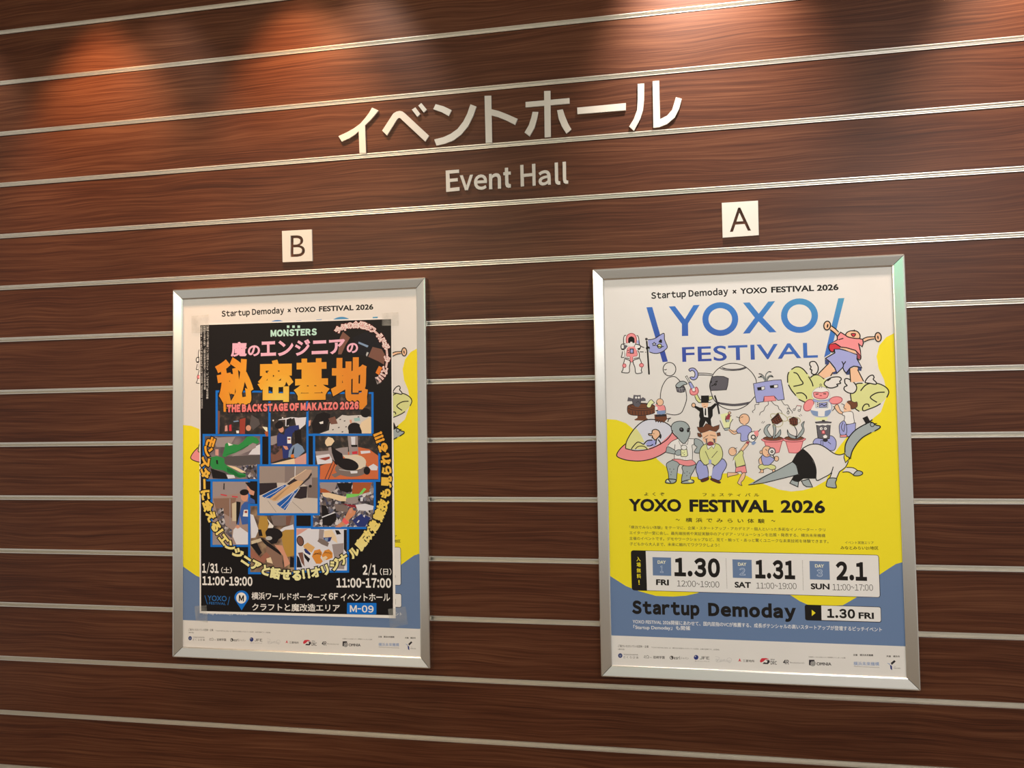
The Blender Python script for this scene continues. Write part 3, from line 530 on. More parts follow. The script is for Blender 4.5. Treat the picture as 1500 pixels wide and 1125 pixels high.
  ('P','dark',0,'-1483 -73 -1484 -76 -1486 -80 -1488 -82 -1491 -84 -1495 -85 -1498 -84 -1502 -82 -1504 -80 -1506 -76 -1506 -73 -1505 -69 -1504 -66 -1501 -63 -1498 -62 -1494 -61 -1488 -63 -1485 -66 -1484 -69'),
  ('P','dark',0,'-1558 -140 -1559 -143 -1563 -149 -1567 -151 -1574 -151 -1577 -149 -1581 -143 -1581 -136 -1579 -133 -1576 -130 -1573 -128 -1566 -128 -1563 -130 -1559 -136'),
  ('P','lav',1,'-1233 260 -1318 144 -1330 -6 -1254 -240 -1034 -182 -1021 -24 -1058 126 -1138 176'),
  ('L','black',18,1,1,'-1233 260 -1318 144 -1330 -6 -1292 -123 -1254 -240 -1034 -182 -1021 -24 -1058 126 -1138 176'),
  ('P','lav',1,'-665 299 -556 190 -567 74 -659 -75 -729 -257 -937 -199 -924 -24 -864 109'),
  ('L','black',18,1,1,'-665 299 -556 190 -567 74 -659 -75 -729 -257 -937 -199 -924 -24 -864 109'),
  ('P','green',1,'-1126 660 -1218 527 -1230 377 -1201 260 -1090 134 -959 192 -848 125 -715 241 -648 357 -651 523 -736 673 -929 708'),
  ('L','black',16,1,1,'-1126 660 -1218 527 -1230 377 -1201 260 -1090 134 -959 192 -848 125 -715 241 -648 357 -651 523 -736 673 -929 708'),
  ('L','black',14,0,1,'-1081 501 -989 275'),
  ('L','black',14,0,1,'-773 499 -923 325'),
  ('L','black',12,0,1,'-1139 135 -1041 151 -976 176 -895 159 -848 122'),
  ('P','lav',0,'-997 276 -933 275 -935 175 -1000 167'),
  ('P','white',0,'-1010 92 -897 92 -935 -141 -1009 -157'),
  ('P','white',0,'-1044 659 -1015 542 -915 625 -868 566 -817 674'),
  ('L','dark',12,1,0,'-1044 659 -1015 542 -915 625 -868 566 -817 674'),
  ('P','dbrown',1,'-1206 -240 -1026 -182 -1027 -249 -1183 -307'),
  ('L','dark',12,1,1,'-1206 -240 -1026 -182 -1027 -249 -1183 -307'),
  ('P','dbrown',1,'-945 -207 -825 -240 -714 -307 -763 -340 -955 -257'),
  ('L','dark',12,1,1,'-945 -207 -825 -240 -714 -307 -763 -340 -955 -257'),
  ('P','skin',0,'-1150 978 -1084 1027 -824 1024 -771 907 -791 740 -882 658 -1028 676 -1139 777'),
  ('P','dred',1,'-1027 693 -961 750 -880 725 -874 666 -980 645'),
  ('L','dark',10,1,1,'-1027 693 -961 750 -880 725 -874 666 -980 645'),
  ('P','dgray',0,'-1065 810 -1032 826 -1020 659 -1047 676'),
  ('P','dgray',0,'-878 825 -821 824 -816 724 -852 708'),
  ('L','dark',12,0,1,'-1121 835 -1055 885 -997 918'),
  ('L','dark',12,0,1,'-948 925 -876 908 -811 890'),
  ('L','dark',12,0,0,'-1089 818 -1008 826'),
  ('L','dark',12,0,0,'-894 825 -813 816'),
  ('P','brown',0,'-1276 1138 -1195 1129 -1113 1136 -1046 1227 -949 1193 -870 1133 -706 1189 -717 1089 -792 1007 -953 1051 -1084 1002 -1183 978 -1246 1046'),
  ('L','dark',10,1,0,'-1276 1138 -1195 1129 -1113 1136 -1046 1227 -949 1193 -870 1133 -706 1189 -717 1089 -792 1007 -953 1051 -1084 1002 -1183 978 -1246 1046'),
  ('P','brown',0,'-1272 979 -1183 970 -1152 894 -1202 861 -1258 895'),
  ('L','dark',10,1,0,'-1272 979 -1183 970 -1152 894 -1202 861 -1258 895'),
  ('P','brown',0,'-777 973 -696 989 -682 906 -763 890'),
  ('L','dark',10,1,0,'-777 973 -696 989 -682 906 -763 890'),
  ('P','skin',0,'-492 1053 -452 1069 -326 968 -269 1001 -246 959 -327 918 -407 953'),
  ('L','dark',14,0,1,'-468 1045 -359 935 -238 967'),
  ('L','dark',14,0,1,'-444 1069 -341 993 -285 1009'),
  ('P','lav',1,'-276 1042 -145 1149 -1 1155 93 1079 90 996 8 898 5 782 -171 759 -174 950 -238 959'),
  ('L','dark',16,1,1,'-276 1042 -145 1149 -1 1155 93 1079 90 996 8 898 5 782 -171 759 -174 950 -238 959'),
  ('P','white',1,'7 865 58 972 170 1004 265 978 229 846 131 732 36 749'),
  ('L','black',18,1,1,'7 865 58 972 170 1004 265 978 229 846 131 732 36 749'),
  ('L','black',28,1,0,'190 855 188 841 182 829 174 818 163 809 151 804 138 803 124 804 112 810 102 818 94 829 89 842 88 856 90 870 96 882 104 893 115 901 127 907 141 908 154 906 166 901 176 892 184 881 189 869'),
  ('P','pink',0,'162 996 266 1036 279 912 214 863 161 954'),
  ('L','dark',18,0,0,'265 994 331 1068'),
  ('P','steel',0,'99 732 163 748 210 714 144 649 89 666'),
  ('P','skin',0,'-243 470 -45 717 18 667 -147 469'),
  ('L','dark',14,1,0,'-243 470 -45 717 18 667 -147 469'),
  ('P','maroon',0,'40 716 37 705 31 695 20 687 8 682 -6 680 -20 682 -32 687 -42 695 -48 705 -50 717 -47 728 -40 738 -30 746 -18 751 -4 753 10 751 22 746 32 737 38 727'),
  ('P','green',0,'-359 338 -162 527 -116 453 -134 387 -77 139 -310 73 -337 255 -385 256'),
  ('L','dark',14,1,0,'-359 338 -162 527 -116 453 -134 387 -77 139 -310 73 -337 255 -385 256'),
  ('P','pink',0,'-318 73 -77 122 -50 -60 -163 -84 -193 -26 -338 -59'),
  ('L','dark',14,1,0,'-318 73 -77 122 -50 -60 -163 -84 -193 -26 -338 -59'),
  ('P','skin',1,'-298 -67 -275 -109 -485 -158 -533 -183 -530 -67 -482 -59'),
  ('L','dark',14,1,1,'-298 -67 -275 -109 -485 -158 -533 -183 -530 -67 -482 -59'),
  ('P','skin',1,'-163 -84 -83 -76 -119 -224 -201 -323 -179 -398 -281 -340 -264 -274'),
  ('L','dark',14,1,1,'-163 -84 -83 -76 -119 -224 -201 -323 -179 -398 -281 -340 -264 -274'),
  ('P','skin',0,'-291 487 -296 456 -308 428 -327 405 -352 388 -379 379 -407 380 -434 388 -458 405 -476 429 -487 458 -490 488 -485 519 -472 548 -453 571 -429 588 -401 596 -373 596 -346 587 -323 570 -305 546 -294 518'),
  ('L','dark',14,1,0,'-291 487 -296 456 -308 428 -327 405 -352 388 -379 379 -407 380 -434 388 -458 405 -476 429 -487 458 -490 488 -485 519 -472 548 -453 571 -429 588 -401 596 -373 596 -346 587 -323 570 -305 546 -294 518'),
  ('P','white',0,'-377 272 -337 264 -339 173 -388 173'),
  ('L','dark',12,0,1,'-339 206 -319 40'),
  ('L','black',12,0,0,'-353 545 -272 586'),
  ('L','dred',12,0,0,'-338 512 -299 495'),
  ('L','black',26,0,1,'472 2302 467 2373 402 2475 321 2498'),
  ('L','black',26,0,1,'466 2317 414 2403 305 2406'),
  ('L','black',26,0,1,'500 2316 497 2458 567 2541 635 2533'),
  ('L','black',26,0,1,'520 2315 550 2414 633 2447 678 2397'),
  ('L','black',26,0,1,'479 2316 442 2431 347 2433'),
  ('L','black',26,0,1,'520 2308 577 2413 672 2411'),
  ('L','gray',13,0,1,'472 2309 461 2388 395 2472'),
  ('L','gray',13,0,1,'500 2323 504 2458 567 2534'),
  ('L','gray',13,0,1,'520 2315 564 2421 646 2433'),
  ('L','gray',13,0,1,'466 2317 414 2396 332 2398'),
  ('P','lav',0,'180 2245 465 2295 683 2323 873 2328 901 2151 936 1818 776 1800 685 1915 441 1906 416 1771 245 1746 216 1896'),
  ('L','black',16,1,0,'180 2245 465 2295 683 2323 873 2328 901 2151 936 1818 776 1800 685 1915 441 1906 416 1771 245 1746 216 1896'),
  ('P','pink',0,'441 1906 685 1915 736 1794 437 1771'),
  ('L','dred',12,1,0,'441 1906 685 1915 736 1794 437 1771'),
  ('P','black',0,'270 2144 373 2155 377 2070 282 2065'),
  ('P','white',0,'373 2155 455 2168 457 2090 377 2070'),
  ('L','black',12,1,0,'373 2155 455 2168 457 2090 377 2070'),
  ('P','black',0,'584 2186 686 2198 691 2120 596 2118'),
  ('P','white',0,'686 2198 788 2203 786 2132 691 2124'),
  ('L','black',12,1,0,'686 2198 788 2203 786 2132 691 2124'),
  ('L','dark',14,0,1,'300 1745 299 1703 210 1697 200 1584 137 1528 156 1485'),
  ('L','dark',14,0,1,'532 1776 536 1698 460 1636 417 1537 341 1496 311 1419'),
  ('L','dark',14,0,1,'607 1789 692 1688 772 1652 797 1573 849 1530 874 1445'),
  ('L','dark',14,0,1,'864 1798 935 1684 1015 1675 1066 1569 1124 1497 1116 1455'),
  ('L','dark',15,1,0,'1047 1478 1046 1468 1043 1460 1038 1453 1033 1447 1026 1444 1019 1443 1012 1444 1006 1448 1000 1453 996 1461 994 1469 993 1478 995 1488 997 1496 1002 1503 1008 1509 1014 1512 1021 1513 1028 1512 1035 1508 1040 1503 1044 1495 1046 1487'),
  ('L','dark',14,0,0,'1043 1485 1000 1598 1073 1576'),
  ('L','dark',14,1,0,'1194 1550 1193 1543 1190 1537 1186 1532 1181 1528 1175 1526 1169 1525 1163 1526 1157 1528 1152 1533 1149 1538 1146 1544 1146 1551 1147 1557 1149 1563 1153 1568 1159 1572 1164 1575 1171 1575 1177 1575 1183 1572 1188 1568 1191 1562 1193 1556'),
  ('L','dark',14,1,0,'1319 1525 1318 1519 1315 1513 1311 1507 1305 1503 1299 1501 1292 1500 1285 1501 1278 1504 1273 1508 1269 1513 1266 1519 1266 1526 1267 1533 1270 1539 1274 1544 1280 1548 1286 1550 1293 1551 1300 1550 1306 1547 1312 1543 1316 1538 1318 1532'),
  ('L','dark',14,0,0,'1193 1560 1243 1657 1349 1641 1319 1529'),
  ('L','dred',17,0,0,'1243 1657 1349 1641'),
  ('L','dark',12,0,0,'353 1213 388 1266'),
  ('L','dark',12,0,0,'387 1205 436 1261'),
  ('L','dark',12,0,0,'1282 1411 1315 1375'),
  ('L','dark',12,0,0,'1323 1431 1355 1388'),
  ('P','green',0,'1026 2388 1071 2535 1195 2638 1316 2652 1473 2546 1589 2385 1730 2445 1887 2356 2043 2279 1997 2070 1910 1820 1648 1720 1449 1745 1291 1822 1156 2004 1051 2218'),
  ('P','green',0,'2549 2058 2710 2190 2906 2186 3178 2190 3388 2081 3457 1955 3398 1812 3238 1649 3002 1549 2825 1490 2689 1513 2577 1703'),
  ('P','paper',0,'2844 1490 2982 1539 2882 1468'),
  ('L','black',28,0,1,'1070 2525 1037 2430 1032 2250'),
  ('L','black',28,0,1,'1051 2197 1117 2058 1224 1914'),
  ('L','black',28,0,1,'1133 2587 1235 2648 1336 2645 1434 2579 1521 2460'),
  ('L','black',28,0,1,'1291 1815 1449 1734'),
  ('L','black',28,0,1,'1549 2396 1624 2247 1651 2141'),
  ('L','black',28,0,1,'1181 2511 1271 2477 1347 2338 1403 2210 1170 2152'),
  ('L','black',28,0,1,'1235 1971 1376 1978 1474 1892 1482 1818'),
  ('L','black',28,0,1,'1588 2364 1670 2425 1770 2437 1848 2400 1926 2320'),
  ('L','black',28,0,1,'2792 2001 2904 2134 3042 2189 3236 2172 3407 2070 3461 1955 3408 1822'),
  ('L','black',28,0,1,'2630 2129 2730 2190 2847 2193'),
  ('L','black',28,0,1,'2547 1975 2552 1849 2577 1703 2651 1555 2746 1481'),
  ('L','black',28,0,1,'3364 1957 3209 1950 3091 1901 3020 1819 3172 1702'),
  ('L','black',28,0,1,'2984 1591 2966 1654 2888 1655 2827 1573 2844 1494 2962 1529 3139 1599 3258 1669'),
  ('P','paper',1,'1600 2765 1588 2691 1617 2648 1595 2585 1634 2563 1622 2490 1690 2446 1762 2496 1792 2622 1740 2750 1681 2783'),
  ('L','black',28,1,1,'1600 2765 1588 2691 1617 2648 1595 2585 1634 2563 1622 2490 1690 2446 1762 2496 1792 2622 1740 2750 1681 2783'),
  ('P','paper',1,'1922 2198 1984 2291 2125 2361 2284 2368 2341 2314 2300 2252 2318 2206 2228 2180 2247 2138 2117 2093 1998 2112'),
  ('L','black',28,1,1,'1922 2198 1984 2291 2125 2361 2284 2368 2341 2314 2300 2252 2318 2206 2228 2180 2247 2138 2117 2093 1998 2112'),
  ('P','paper',1,'2430 2312 2518 2310 2633 2223 2698 2117 2685 2013 2604 1942 2487 1965 2401 2040 2413 2113 2473 2143 2426 2207'),
  ('L','black',28,1,1,'2430 2312 2518 2310 2633 2223 2698 2117 2685 2013 2604 1942 2487 1965 2401 2040 2413 2113 2473 2143 2426 2207'),
  ('P','paper',1,'2907 2217 2989 2350 3088 2396 3125 2337 3104 2285 3169 2211 3158 2159 3023 2189'),
  ('L','black',28,1,1,'2907 2217 2989 2350 3088 2396 3125 2337 3104 2285 3169 2211 3158 2159 3023 2189'),
  ('L','black',26,0,0,'1958 2092 1999 2133'),
  ('L','black',26,0,1,'2003 2270 2085 2331'),
  ('P','skin',0,'1777 2454 2066 2743 2234 2489 2084 2399 1921 2341'),
  ('P','skin',0,'2543 2574 2733 2615 2866 2241 2576 2225'),
  ('L','black',27,0,0,'1784 2454 2051 2727'),
  ('L','black',26,0,0,'2550 2574 2561 2233'),
  ('L','black',26,0,0,'2738 2546 2873 2241'),
  ('L','black',27,0,0,'2084 2399 2146 2491'),
  ('P','navy',0,'1958 2839 2066 2758 2050 2696 1961 2699'),
  ('P','navy',0,'2146 2491 2243 2535 2247 2450 2144 2437'),
  ('P','navy',0,'2446 2484 2543 2559 2538 2419 2465 2421'),
  ('P','navy',0,'2733 2615 2842 2597 2824 2505 2759 2522'),
  ('P','lav',0,'1974 2854 2206 2988 2194 3089 2326 3085 2543 3016 2743 2925 2733 2817 2841 2589 2734 2623 2647 2633 2558 2589 2459 2460 2411 2531 2384 2609 2240 2466 2193 2599 2081 2758'),
  ('L','black',27,1,0,'1974 2854 2206 2988 2194 3089 2326 3085 2543 3016 2743 2925 2733 2817 2841 2589 2734 2623 2647 2633 2558 2589 2459 2460 2411 2531 2384 2609 2240 2466 2193 2599 2081 2758'),
  ('L','black',25,0,1,'2367 2765 2401 2687 2391 2609'),
  ('L','black',25,0,1,'2462 2763 2408 2686'),
  ('P','skin',0,'2356 3108 2401 3137 2689 3035 2708 2949 2543 3016'),
  ('P','red',0,'2071 3148 2095 3225 2213 3237 2357 3131 2326 3093 2179 3090 2170 3012 2104 3038'),
  ('P','maroon',0,'2703 3019 2788 2955 2829 2891 2812 2815 2747 2816 2743 2925'),
  ('P','pink',0,'2361 3513 2476 3431 2583 3373 2757 3351 2886 3308 2898 3215 2866 3123 2795 3187 2819 3031 2829 2891 2703 3035 2487 3111 2357 3131 2228 3229 2080 3210 2275 3321 2277 3406'),
  ('L','black',27,1,0,'2361 3513 2476 3431 2583 3373 2757 3351 2886 3308 2898 3215 2866 3123 2795 3187 2819 3031 2829 2891 2703 3035 2487 3111 2357 3131 2228 3229 2080 3210 2275 3321 2277 3406'),
  ('L','black',27,0,1,'2080 3210 2063 3117 2104 3030 2170 3012 2194 3082'),
  ('L','black',26,0,1,'2829 2891 2820 2814 2783 2792 2740 2824'),
  ('L','black',25,0,1,'2304 3320 2422 3355'),
  ('L','black',25,0,1,'2782 3218 2813 3047'),
  ('P','skin',1,'2483 3430 2514 3499 2603 3538 2734 3531 2805 3466 2824 3388 2786 3335 2569 3373'),
  ('L','black',27,1,1,'2483 3430 2514 3499 2603 3538 2734 3531 2805 3466 2824 3388 2786 3335 2569 3373'),
  ('P','red',1,'2615 3465 2717 3461 2686 3392 2642 3402'),
  ('L','black',21,1,1,'2615 3465 2717 3461 2686 3392 2642 3402'),
  ('L','black',23,0,0,'2654 3526 2691 3555 2704 3516'),
  ('P','skin',0,'2100 3608 2139 3692 2325 3514 2263 3430'),
  ('L','black',27,0,1,'2139 3685 2240 3603 2317 3514'),
  ('L','black',27,0,1,'2107 3592 2221 3494 2278 3414'),
  ('P','skin',0,'2121 3681 2112 3650 2098 3624 2079 3602 2058 3589 2034 3584 2012 3588 1991 3601 1975 3622 1964 3649 1959 3679 1961 3711 1969 3742 1984 3769 2002 3790 2024 3803 2048 3808 2070 3804 2091 3791 2107 3770 2118 3743 2123 3713'),
  ('L','black',29,1,0,'2121 3681 2112 3650 2098 3624 2079 3602 2058 3589 2034 3584 2012 3588 1991 3601 1975 3622 1964 3649 1959 3679 1961 3711 1969 3742 1984 3769 2002 3790 2024 3803 2048 3808 2070 3804 2091 3791 2107 3770 2118 3743 2123 3713'),
  ('P','black',0,'2070 3684 2066 3668 2060 3654 2054 3643 2047 3637 2041 3636 2035 3640 2032 3648 2030 3661 2030 3676 2032 3692 2036 3708 2042 3722 2048 3732 2055 3739 2061 3740 2067 3736 2070 3727 2072 3715 2072 3700'),
  ('P','skin',0,'2901 3323 2990 3367 3178 3368 3169 3314 2928 3245'),
  ('L','black',26,0,1,'2887 3324 3004 3366 3178 3368'),
  ('L','black',26,0,1,'2913 3242 3031 3295 3161 3314'),
  ('P','skin',0,'3328 3362 3327 3329 3319 3299 3307 3273 3290 3254 3270 3244 3248 3242 3228 3250 3209 3267 3194 3291 3183 3321 3179 3353 3180 3386 3188 3416 3200 3442 3217 3461 3237 3471 3259 3473 3280 3465 3298 3448 3313 3424 3324 3394'),
  ('L','black',28,1,0,'3328 3362 3327 3329 3319 3299 3307 3273 3290 3254 3270 3244 3248 3242 3228 3250 3209 3267 3194 3291 3183 3321 3179 3353 3180 3386 3188 3416 3200 3442 3217 3461 3237 3471 3259 3473 3280 3465 3298 3448 3313 3424 3324 3394'),
  ('P','black',0,'3265 3352 3266 3338 3265 3325 3263 3314 3260 3307 3255 3304 3250 3306 3245 3311 3240 3321 3236 3334 3233 3348 3232 3362 3233 3375 3235 3386 3238 3393 3243 3396 3248 3394 3253 3389 3258 3379 3262 3366'),
  ('P','pink',0,'1619 1591 1589 1556 1554 1530 1518 1514 1482 1510 1451 1518 1426 1537 1409 1566 1402 1603 1406 1644 1420 1687 1443 1727 1473 1762 1507 1788 1544 1804 1579 1808 1611 1800 1636 1781 1652 1751 1659 1715 1655 1674 1641 1631'),
  ('L','dred',18,1,0,'1619 1591 1589 1556 1554 1530 1518 1514 1482 1510 1451 1518 1426 1537 1409 1566 1402 1603 1406 1644 1420 1687 1443 1727 1473 1762 1507 1788 1544 1804 1579 1808 1611 1800 1636 1781 1652 1751 1659 1715 1655 1674 1641 1631'),
  ('P','pink',0,'2347 1793 2343 1766 2327 1739 2300 1715 2264 1696 2221 1683 2177 1677 2133 1679 2094 1689 2063 1705 2042 1727 2032 1752 2036 1780 2052 1806 2080 1830 2116 1849 2158 1862 2203 1868 2246 1866 2285 1857 2317 1840 2338 1818'),
  ('L','dred',18,1,0,'2347 1793 2343 1766 2327 1739 2300 1715 2264 1696 2221 1683 2177 1677 2133 1679 2094 1689 2063 1705 2042 1727 2032 1752 2036 1780 2052 1806 2080 1830 2116 1849 2158 1862 2203 1868 2246 1866 2285 1857 2317 1840 2338 1818'),
  ('P','white',0,'1573 1532 1699 1761 2008 1776 2082 1628 2059 1503 1996 1378 1836 1356 1678 1383 1611 1468'),
  ('L','steel',15,0,1,'1573 1532 1619 1426 1718 1378 1836 1356 1976 1379 2058 1482 2092 1628 2027 1755'),
  ('P','steel',0,'1579 1532 1751 1498 1748 1382 1658 1394 1601 1468'),
  ('P','steel',0,'1920 1505 2060 1545 2048 1461 1976 1379 1906 1375'),
  ('P','lav',1,'1651 1815 1789 1770 1988 1787 2039 1818 2007 1755 1828 1721 1669 1751'),
  ('L','steel',15,1,1,'1651 1815 1789 1770 1988 1787 2039 1818 2007 1755 1828 1721 1669 1751'),
  ('P','paper',0,'1699 1740 2007 1755 1992 1588 1704 1593'),
  ('L','steel',13,1,0,'1699 1740 2007 1755 1992 1588 1704 1593'),
  ('P','lav',0,'1783 1707 1976 1720 1963 1609 1784 1608'),
  ('L','black',15,1,0,'1783 1707 1976 1720 1963 1609 1784 1608'),
  ('L','black',23,0,0,'1796 1654 1856 1674 1905 1642 1965 1676'),
  ('P','black',0,'1764 1718 1763 1713 1761 1709 1757 1706 1752 1704 1747 1703 1743 1704 1738 1706 1735 1710 1733 1714 1732 1718 1733 1723 1735 1727 1739 1730 1743 1732 1748 1733 1753 1732 1758 1730 1761 1727 1763 1722'),
  ('P','black',0,'1763 1676 1762 1671 1759 1667 1756 1664 1751 1662 1746 1661 1741 1662 1737 1664 1733 1668 1731 1672 1731 1676 1732 1681 1734 1685 1738 1688 1742 1690 1747 1691 1752 1690 1756 1688 1760 1685 1762 1680'),
  ('P','black',0,'1761 1628 1760 1623 1758 1619 1754 1616 1750 1614 1745 1613 1740 1614 1735 1616 1732 1619 1730 1624 1729 1628 1730 1633 1733 1637 1736 1640 1741 1642 1746 1643 1750 1642 1755 1640 1758 1636 1760 1632'),
  ('P','white',0,'1624 1889 1637 1994 1719 2087 1860 2126 1978 2081 2034 1985 2050 1870 1989 1808 1830 1790 1671 1825'),
  ('L','lgray',15,0,1,'1622 1847 1633 1994 1719 2087 1860 2126 1978 2081 2038 1985 2050 1859'),
  ('P','pink',1,'1677 1993 1855 1979 1995 1997 2016 1923 1970 1840 1831 1817 1692 1856 1659 1930'),
  ('L','dred',18,1,1,'1677 1993 1855 1979 1995 1997 2016 1923 1970 1840 1831 1817 1692 1856 1659 1930'),
  ('L','black',23,0,0,'1705 1940 1775 1945'),
  ('L','black',23,0,0,'1894 1946 1963 1941'),
  ('L','dred',23,0,0,'1803 1902 1853 1901'),
  ('L','dark',13,1,0,'1859 2174 1858 2168 1856 2163 1852 2158 1848 2154 1843 2152 1837 2151 1831 2152 1826 2155 1822 2159 1818 2163 1816 2169 1816 2175 1817 2181 1819 2187 1823 2191 1827 2195 1833 2197 1838 2198 1844 2197 1849 2194 1853 2191 1857 2186 1859 2180'),
  ('L','dark',13,0,0,'1811 2137 1813 2095'),
  ('L','dark',13,0,0,'1864 2136 1859 2094'),
  ('P','palegreen',0,'1667 1341 1985 1347 1962 1264 1694 1268'),
  ('P','skin',1,'2161 1616 2232 1667 2296 1509 2373 1456 2362 1414 2255 1447 2179 1543'),
  ('L','dark',15,1,1,'2161 1616 2232 1667 2296 1509 2373 1456 2362 1414 2255 1447 2179 1543'),
  ('L','dark',18,0,1,'2098 1502 2160 1585 2122 1617'),
  ('P','white',1,'2363 1466 2570 1474 2604 1327 2600 1182 2384 1174 2390 1362 2341 1394'),
  ('L','dark',15,1,1,'2363 1466 2570 1474 2604 1327 2600 1182 2384 1174 2390 1362 2341 1394'),
  ('P','lav',0,'2412 1142 2649 1191 2633 994 2550 870 2452 840 2414 893'),
  ('L','dark',15,1,0,'2412 1142 2649 1191 2633 994 2550 870 2452 840 2414 893'),
  ('P','lav',1,'2265 1165 2366 1247 2422 1142 2415 913 2276 894 2252 1040'),
  ('L','dark',15,1,1,'2265 1165 2366 1247 2422 1142 2415 913 2276 894 2252 1040'),
  ('L','dark',15,0,1,'2345 1206 2302 1081 2358 976 2383 1164'),
  ('P','pink',0,'2266 884 2424 892 2432 834 2265 832'),
  ('L','dark',13,1,0,'2266 884 2424 892 2432 834 2265 832'),
  ('P','skin',0,'2377 1581 2440 1716 2557 1693 2551 1495 2373 1473'),
  ('L','dark',15,0,1,'2321 1682 2389 1654 2377 1581 2435 1538'),
  ('P','brown',1,'2460 1726 2540 1756 2636 1712 2695 1721 2702 1617 2631 1556 2553 1547 2536 1641'),
  ('L','dark',13,1,1,'2460 1726 2540 1756 2636 1712 2695 1721 2702 1617 2631 1556 2553 1547 2536 1641'),
  ('P','pink',0,'411 744 852 747 768 457 642 432 486 446'),
  ('L','dred',16,1,0,'411 744 852 747 768 457 642 432 486 446'),
  ('P','pink',1,'376 809 879 817 857 747 675 723 525 725 394 744'),
  ('L','dred',16,1,1,'376 809 879 817 857 747 675 723 525 725 394 744'),
  ('P','brown',0,'859 819 847 804 814 790 763 779 698 772 626 770 555 773 491 781 440 793 407 808 396 824 408 840 441 854 493 865 558 872 629 873 701 870 765 862 816 850 848 835'),
  ('L','dark',13,1,0,'869 814 860 800 836 786 797 775 747 766 689 761 626 760 564 762 506 769 456 778 418 790 394 804 386 819 395 834 419 847 458 859 508 867 567 872 629 873 692 871 750 865 799 855 837 843 861 829'),
  ('P','pink',0,'938 744 1368 747 1286 458 1163 433 1011 447'),
  ('L','dred',16,1,0,'938 744 1368 747 1286 458 1163 433 1011 447'),
  ('P','pink',1,'903 809 1394 816 1373 747 1196 723 1048 725 921 744'),
  ('L','dred',16,1,1,'903 809 1394 816 1373 747 1196 723 1048 725 921 744'),
  ('P','brown',0,'1375 819 1363 803 1331 789 1281 779 1218 772 1148 770 1078 773 1015 781 966 793 934 808 923 824 935 840 967 854 1018 865 1081 871 1151 873 1221 870 1283 862 1333 850 1364 835'),
  ('L','dark',13,1,0,'1384 814 1376 799 1352 786 1314 775 1266 766 1209 761 1148 760 1087 762 1030 769 981 778 944 790 921 804 913 819 922 833 946 847 984 858 1033 867 1090 872 1151 873 1212 870 1268 864 1317 855 1354 843 1377 829'),
  ('P','gray',1,'406 1008 472 1150 573 1180 495 1072 541 942 600 851 489 865'),
  ('L','dark',16,1,1,'406 1008 472 1150 573 1180 495 1072 541 942 600 851 489 865'),
  ('P','gray',1,'816 1042 817 913 724 836 662 837 739 939'),
  ('L','dark',16,1,1,'816 1042 817 913 724 836 662 837 739 939'),
  ('P','gray',1,'634 1161 696 1160 704 1004 661 824 625 837 654 992'),
  ('L','dark',16,1,1,'634 1161 696 1160 704 1004 661 824 625 837 654 992'),
  ('P','gray',1,'989 1040 1035 936 1180 857 1179 806 1057 833 997 911'),
  ('L','dark',16,1,1,'989 1040 1035 936 1180 857 1179 806 1057 833 997 911'),
  ('P','gray',1,'1412 1245 1336 1164 1358 1061 1255 908 1203 806 1328 881 1400 1009 1384 1138'),
  ('L','dark',16,1,1,'1412 1245 1336 1164 1358 1061 1255 908 1203 806 1328 881 1400 1009 1384 1138'),
  ('L','dark',22,0,1,'1164 1128 1221 985 1191 806'),
  ('L','olive',13,1,0,'840 1274 826 1260 804 1251 776 1250 743 1256 709 1269 675 1287 643 1310 617 1336 597 1363 585 1389 581 1413 587 1433 602 1448 624 1456 652 1457 685 1451 719 1439 753 1420 784 1397 811 1371 831 1344 843 1318 846 1294'),
  ('L','olive',13,1,0,'993 1282 978 1267 955 1258 925 1256 892 1262 856 1274 821 1293 789 1317 761 1344 741 1372 729 1400 726 1425 732 1446 747 1462 771 1471 800 1473 833 1467 869 1454 904 1435 936 1412 964 1385 984 1356 996 1329 999 1303'),
  ('L','olive',13,1,0,'870 1173 849 1147 821 1128 788 1117 753 1115 717 1122 683 1138 653 1162 630 1192 616 1225 610 1261 613 1295 626 1326 647 1353 675 1372 708 1382 743 1384 779 1377 813 1361 842 1337 865 1307 880 1274 886 1239 883 1204'),
  ('L','olive',13,1,0,'1162 1246 1150 1233 1134 1224 1115 1220 1093 1221 1071 1228 1049 1239 1029 1254 1014 1272 1002 1291 997 1311 997 1330 1003 1347 1014 1360 1030 1369 1050 1373 1072 1371 1094 1365 1116 1354 1136 1339 1151 1321 1162 1302 1168 1282 1168 1263'),
  ('L','olive',13,1,0,'1309 1231 1297 1218 1281 1209 1262 1205 1240 1207 1217 1213 1196 1224 1176 1239 1161 1257 1150 1276 1144 1296 1144 1315 1150 1331 1162 1345 1178 1354 1197 1357 1219 1356 1241 1350 1263 1339 1282 1324 1298 1306 1309 1287 1315 1267 1315 1248'),
  ('L','olive',13,1,0,'1221 1155 1209 1142 1193 1133 1174 1129 1152 1130 1129 1137 1108 1148 1088 1163 1072 1180 1061 1200 1056 1220 1056 1239 1062 1255 1073 1269 1089 1277 1109 1281 1131 1280 1153 1274 1175 1263 1194 1248 1210 1230 1221 1211 1227 1191 1227 1172'),
  ('P','choc',0,'588 1304 779 1482 884 1261 746 1177 623 1205'),
  ('P','choc',0,'1034 1310 1146 1373 1255 1320 1251 1165 1151 1128 1055 1194'),
  ('L','rust',8,0,0,'625 1290 697 1186'),
  ('L','rust',8,0,0,'1046 1323 1066 1168'),
  ('L','rust',8,0,0,'612 1264 815 1417'),
  ('L','rust',8,0,0,'1046 1310 1243 1315'),
  ('L','rust',8,0,0,'681 1326 747 1206'),
  ('L','rust',8,0,0,'1100 1322 1120 1167'),
  ('L','rust',8,0,0,'626 1241 833 1360'),
  ('L','rust',8,0,0,'1045 1269 1241 1273'),
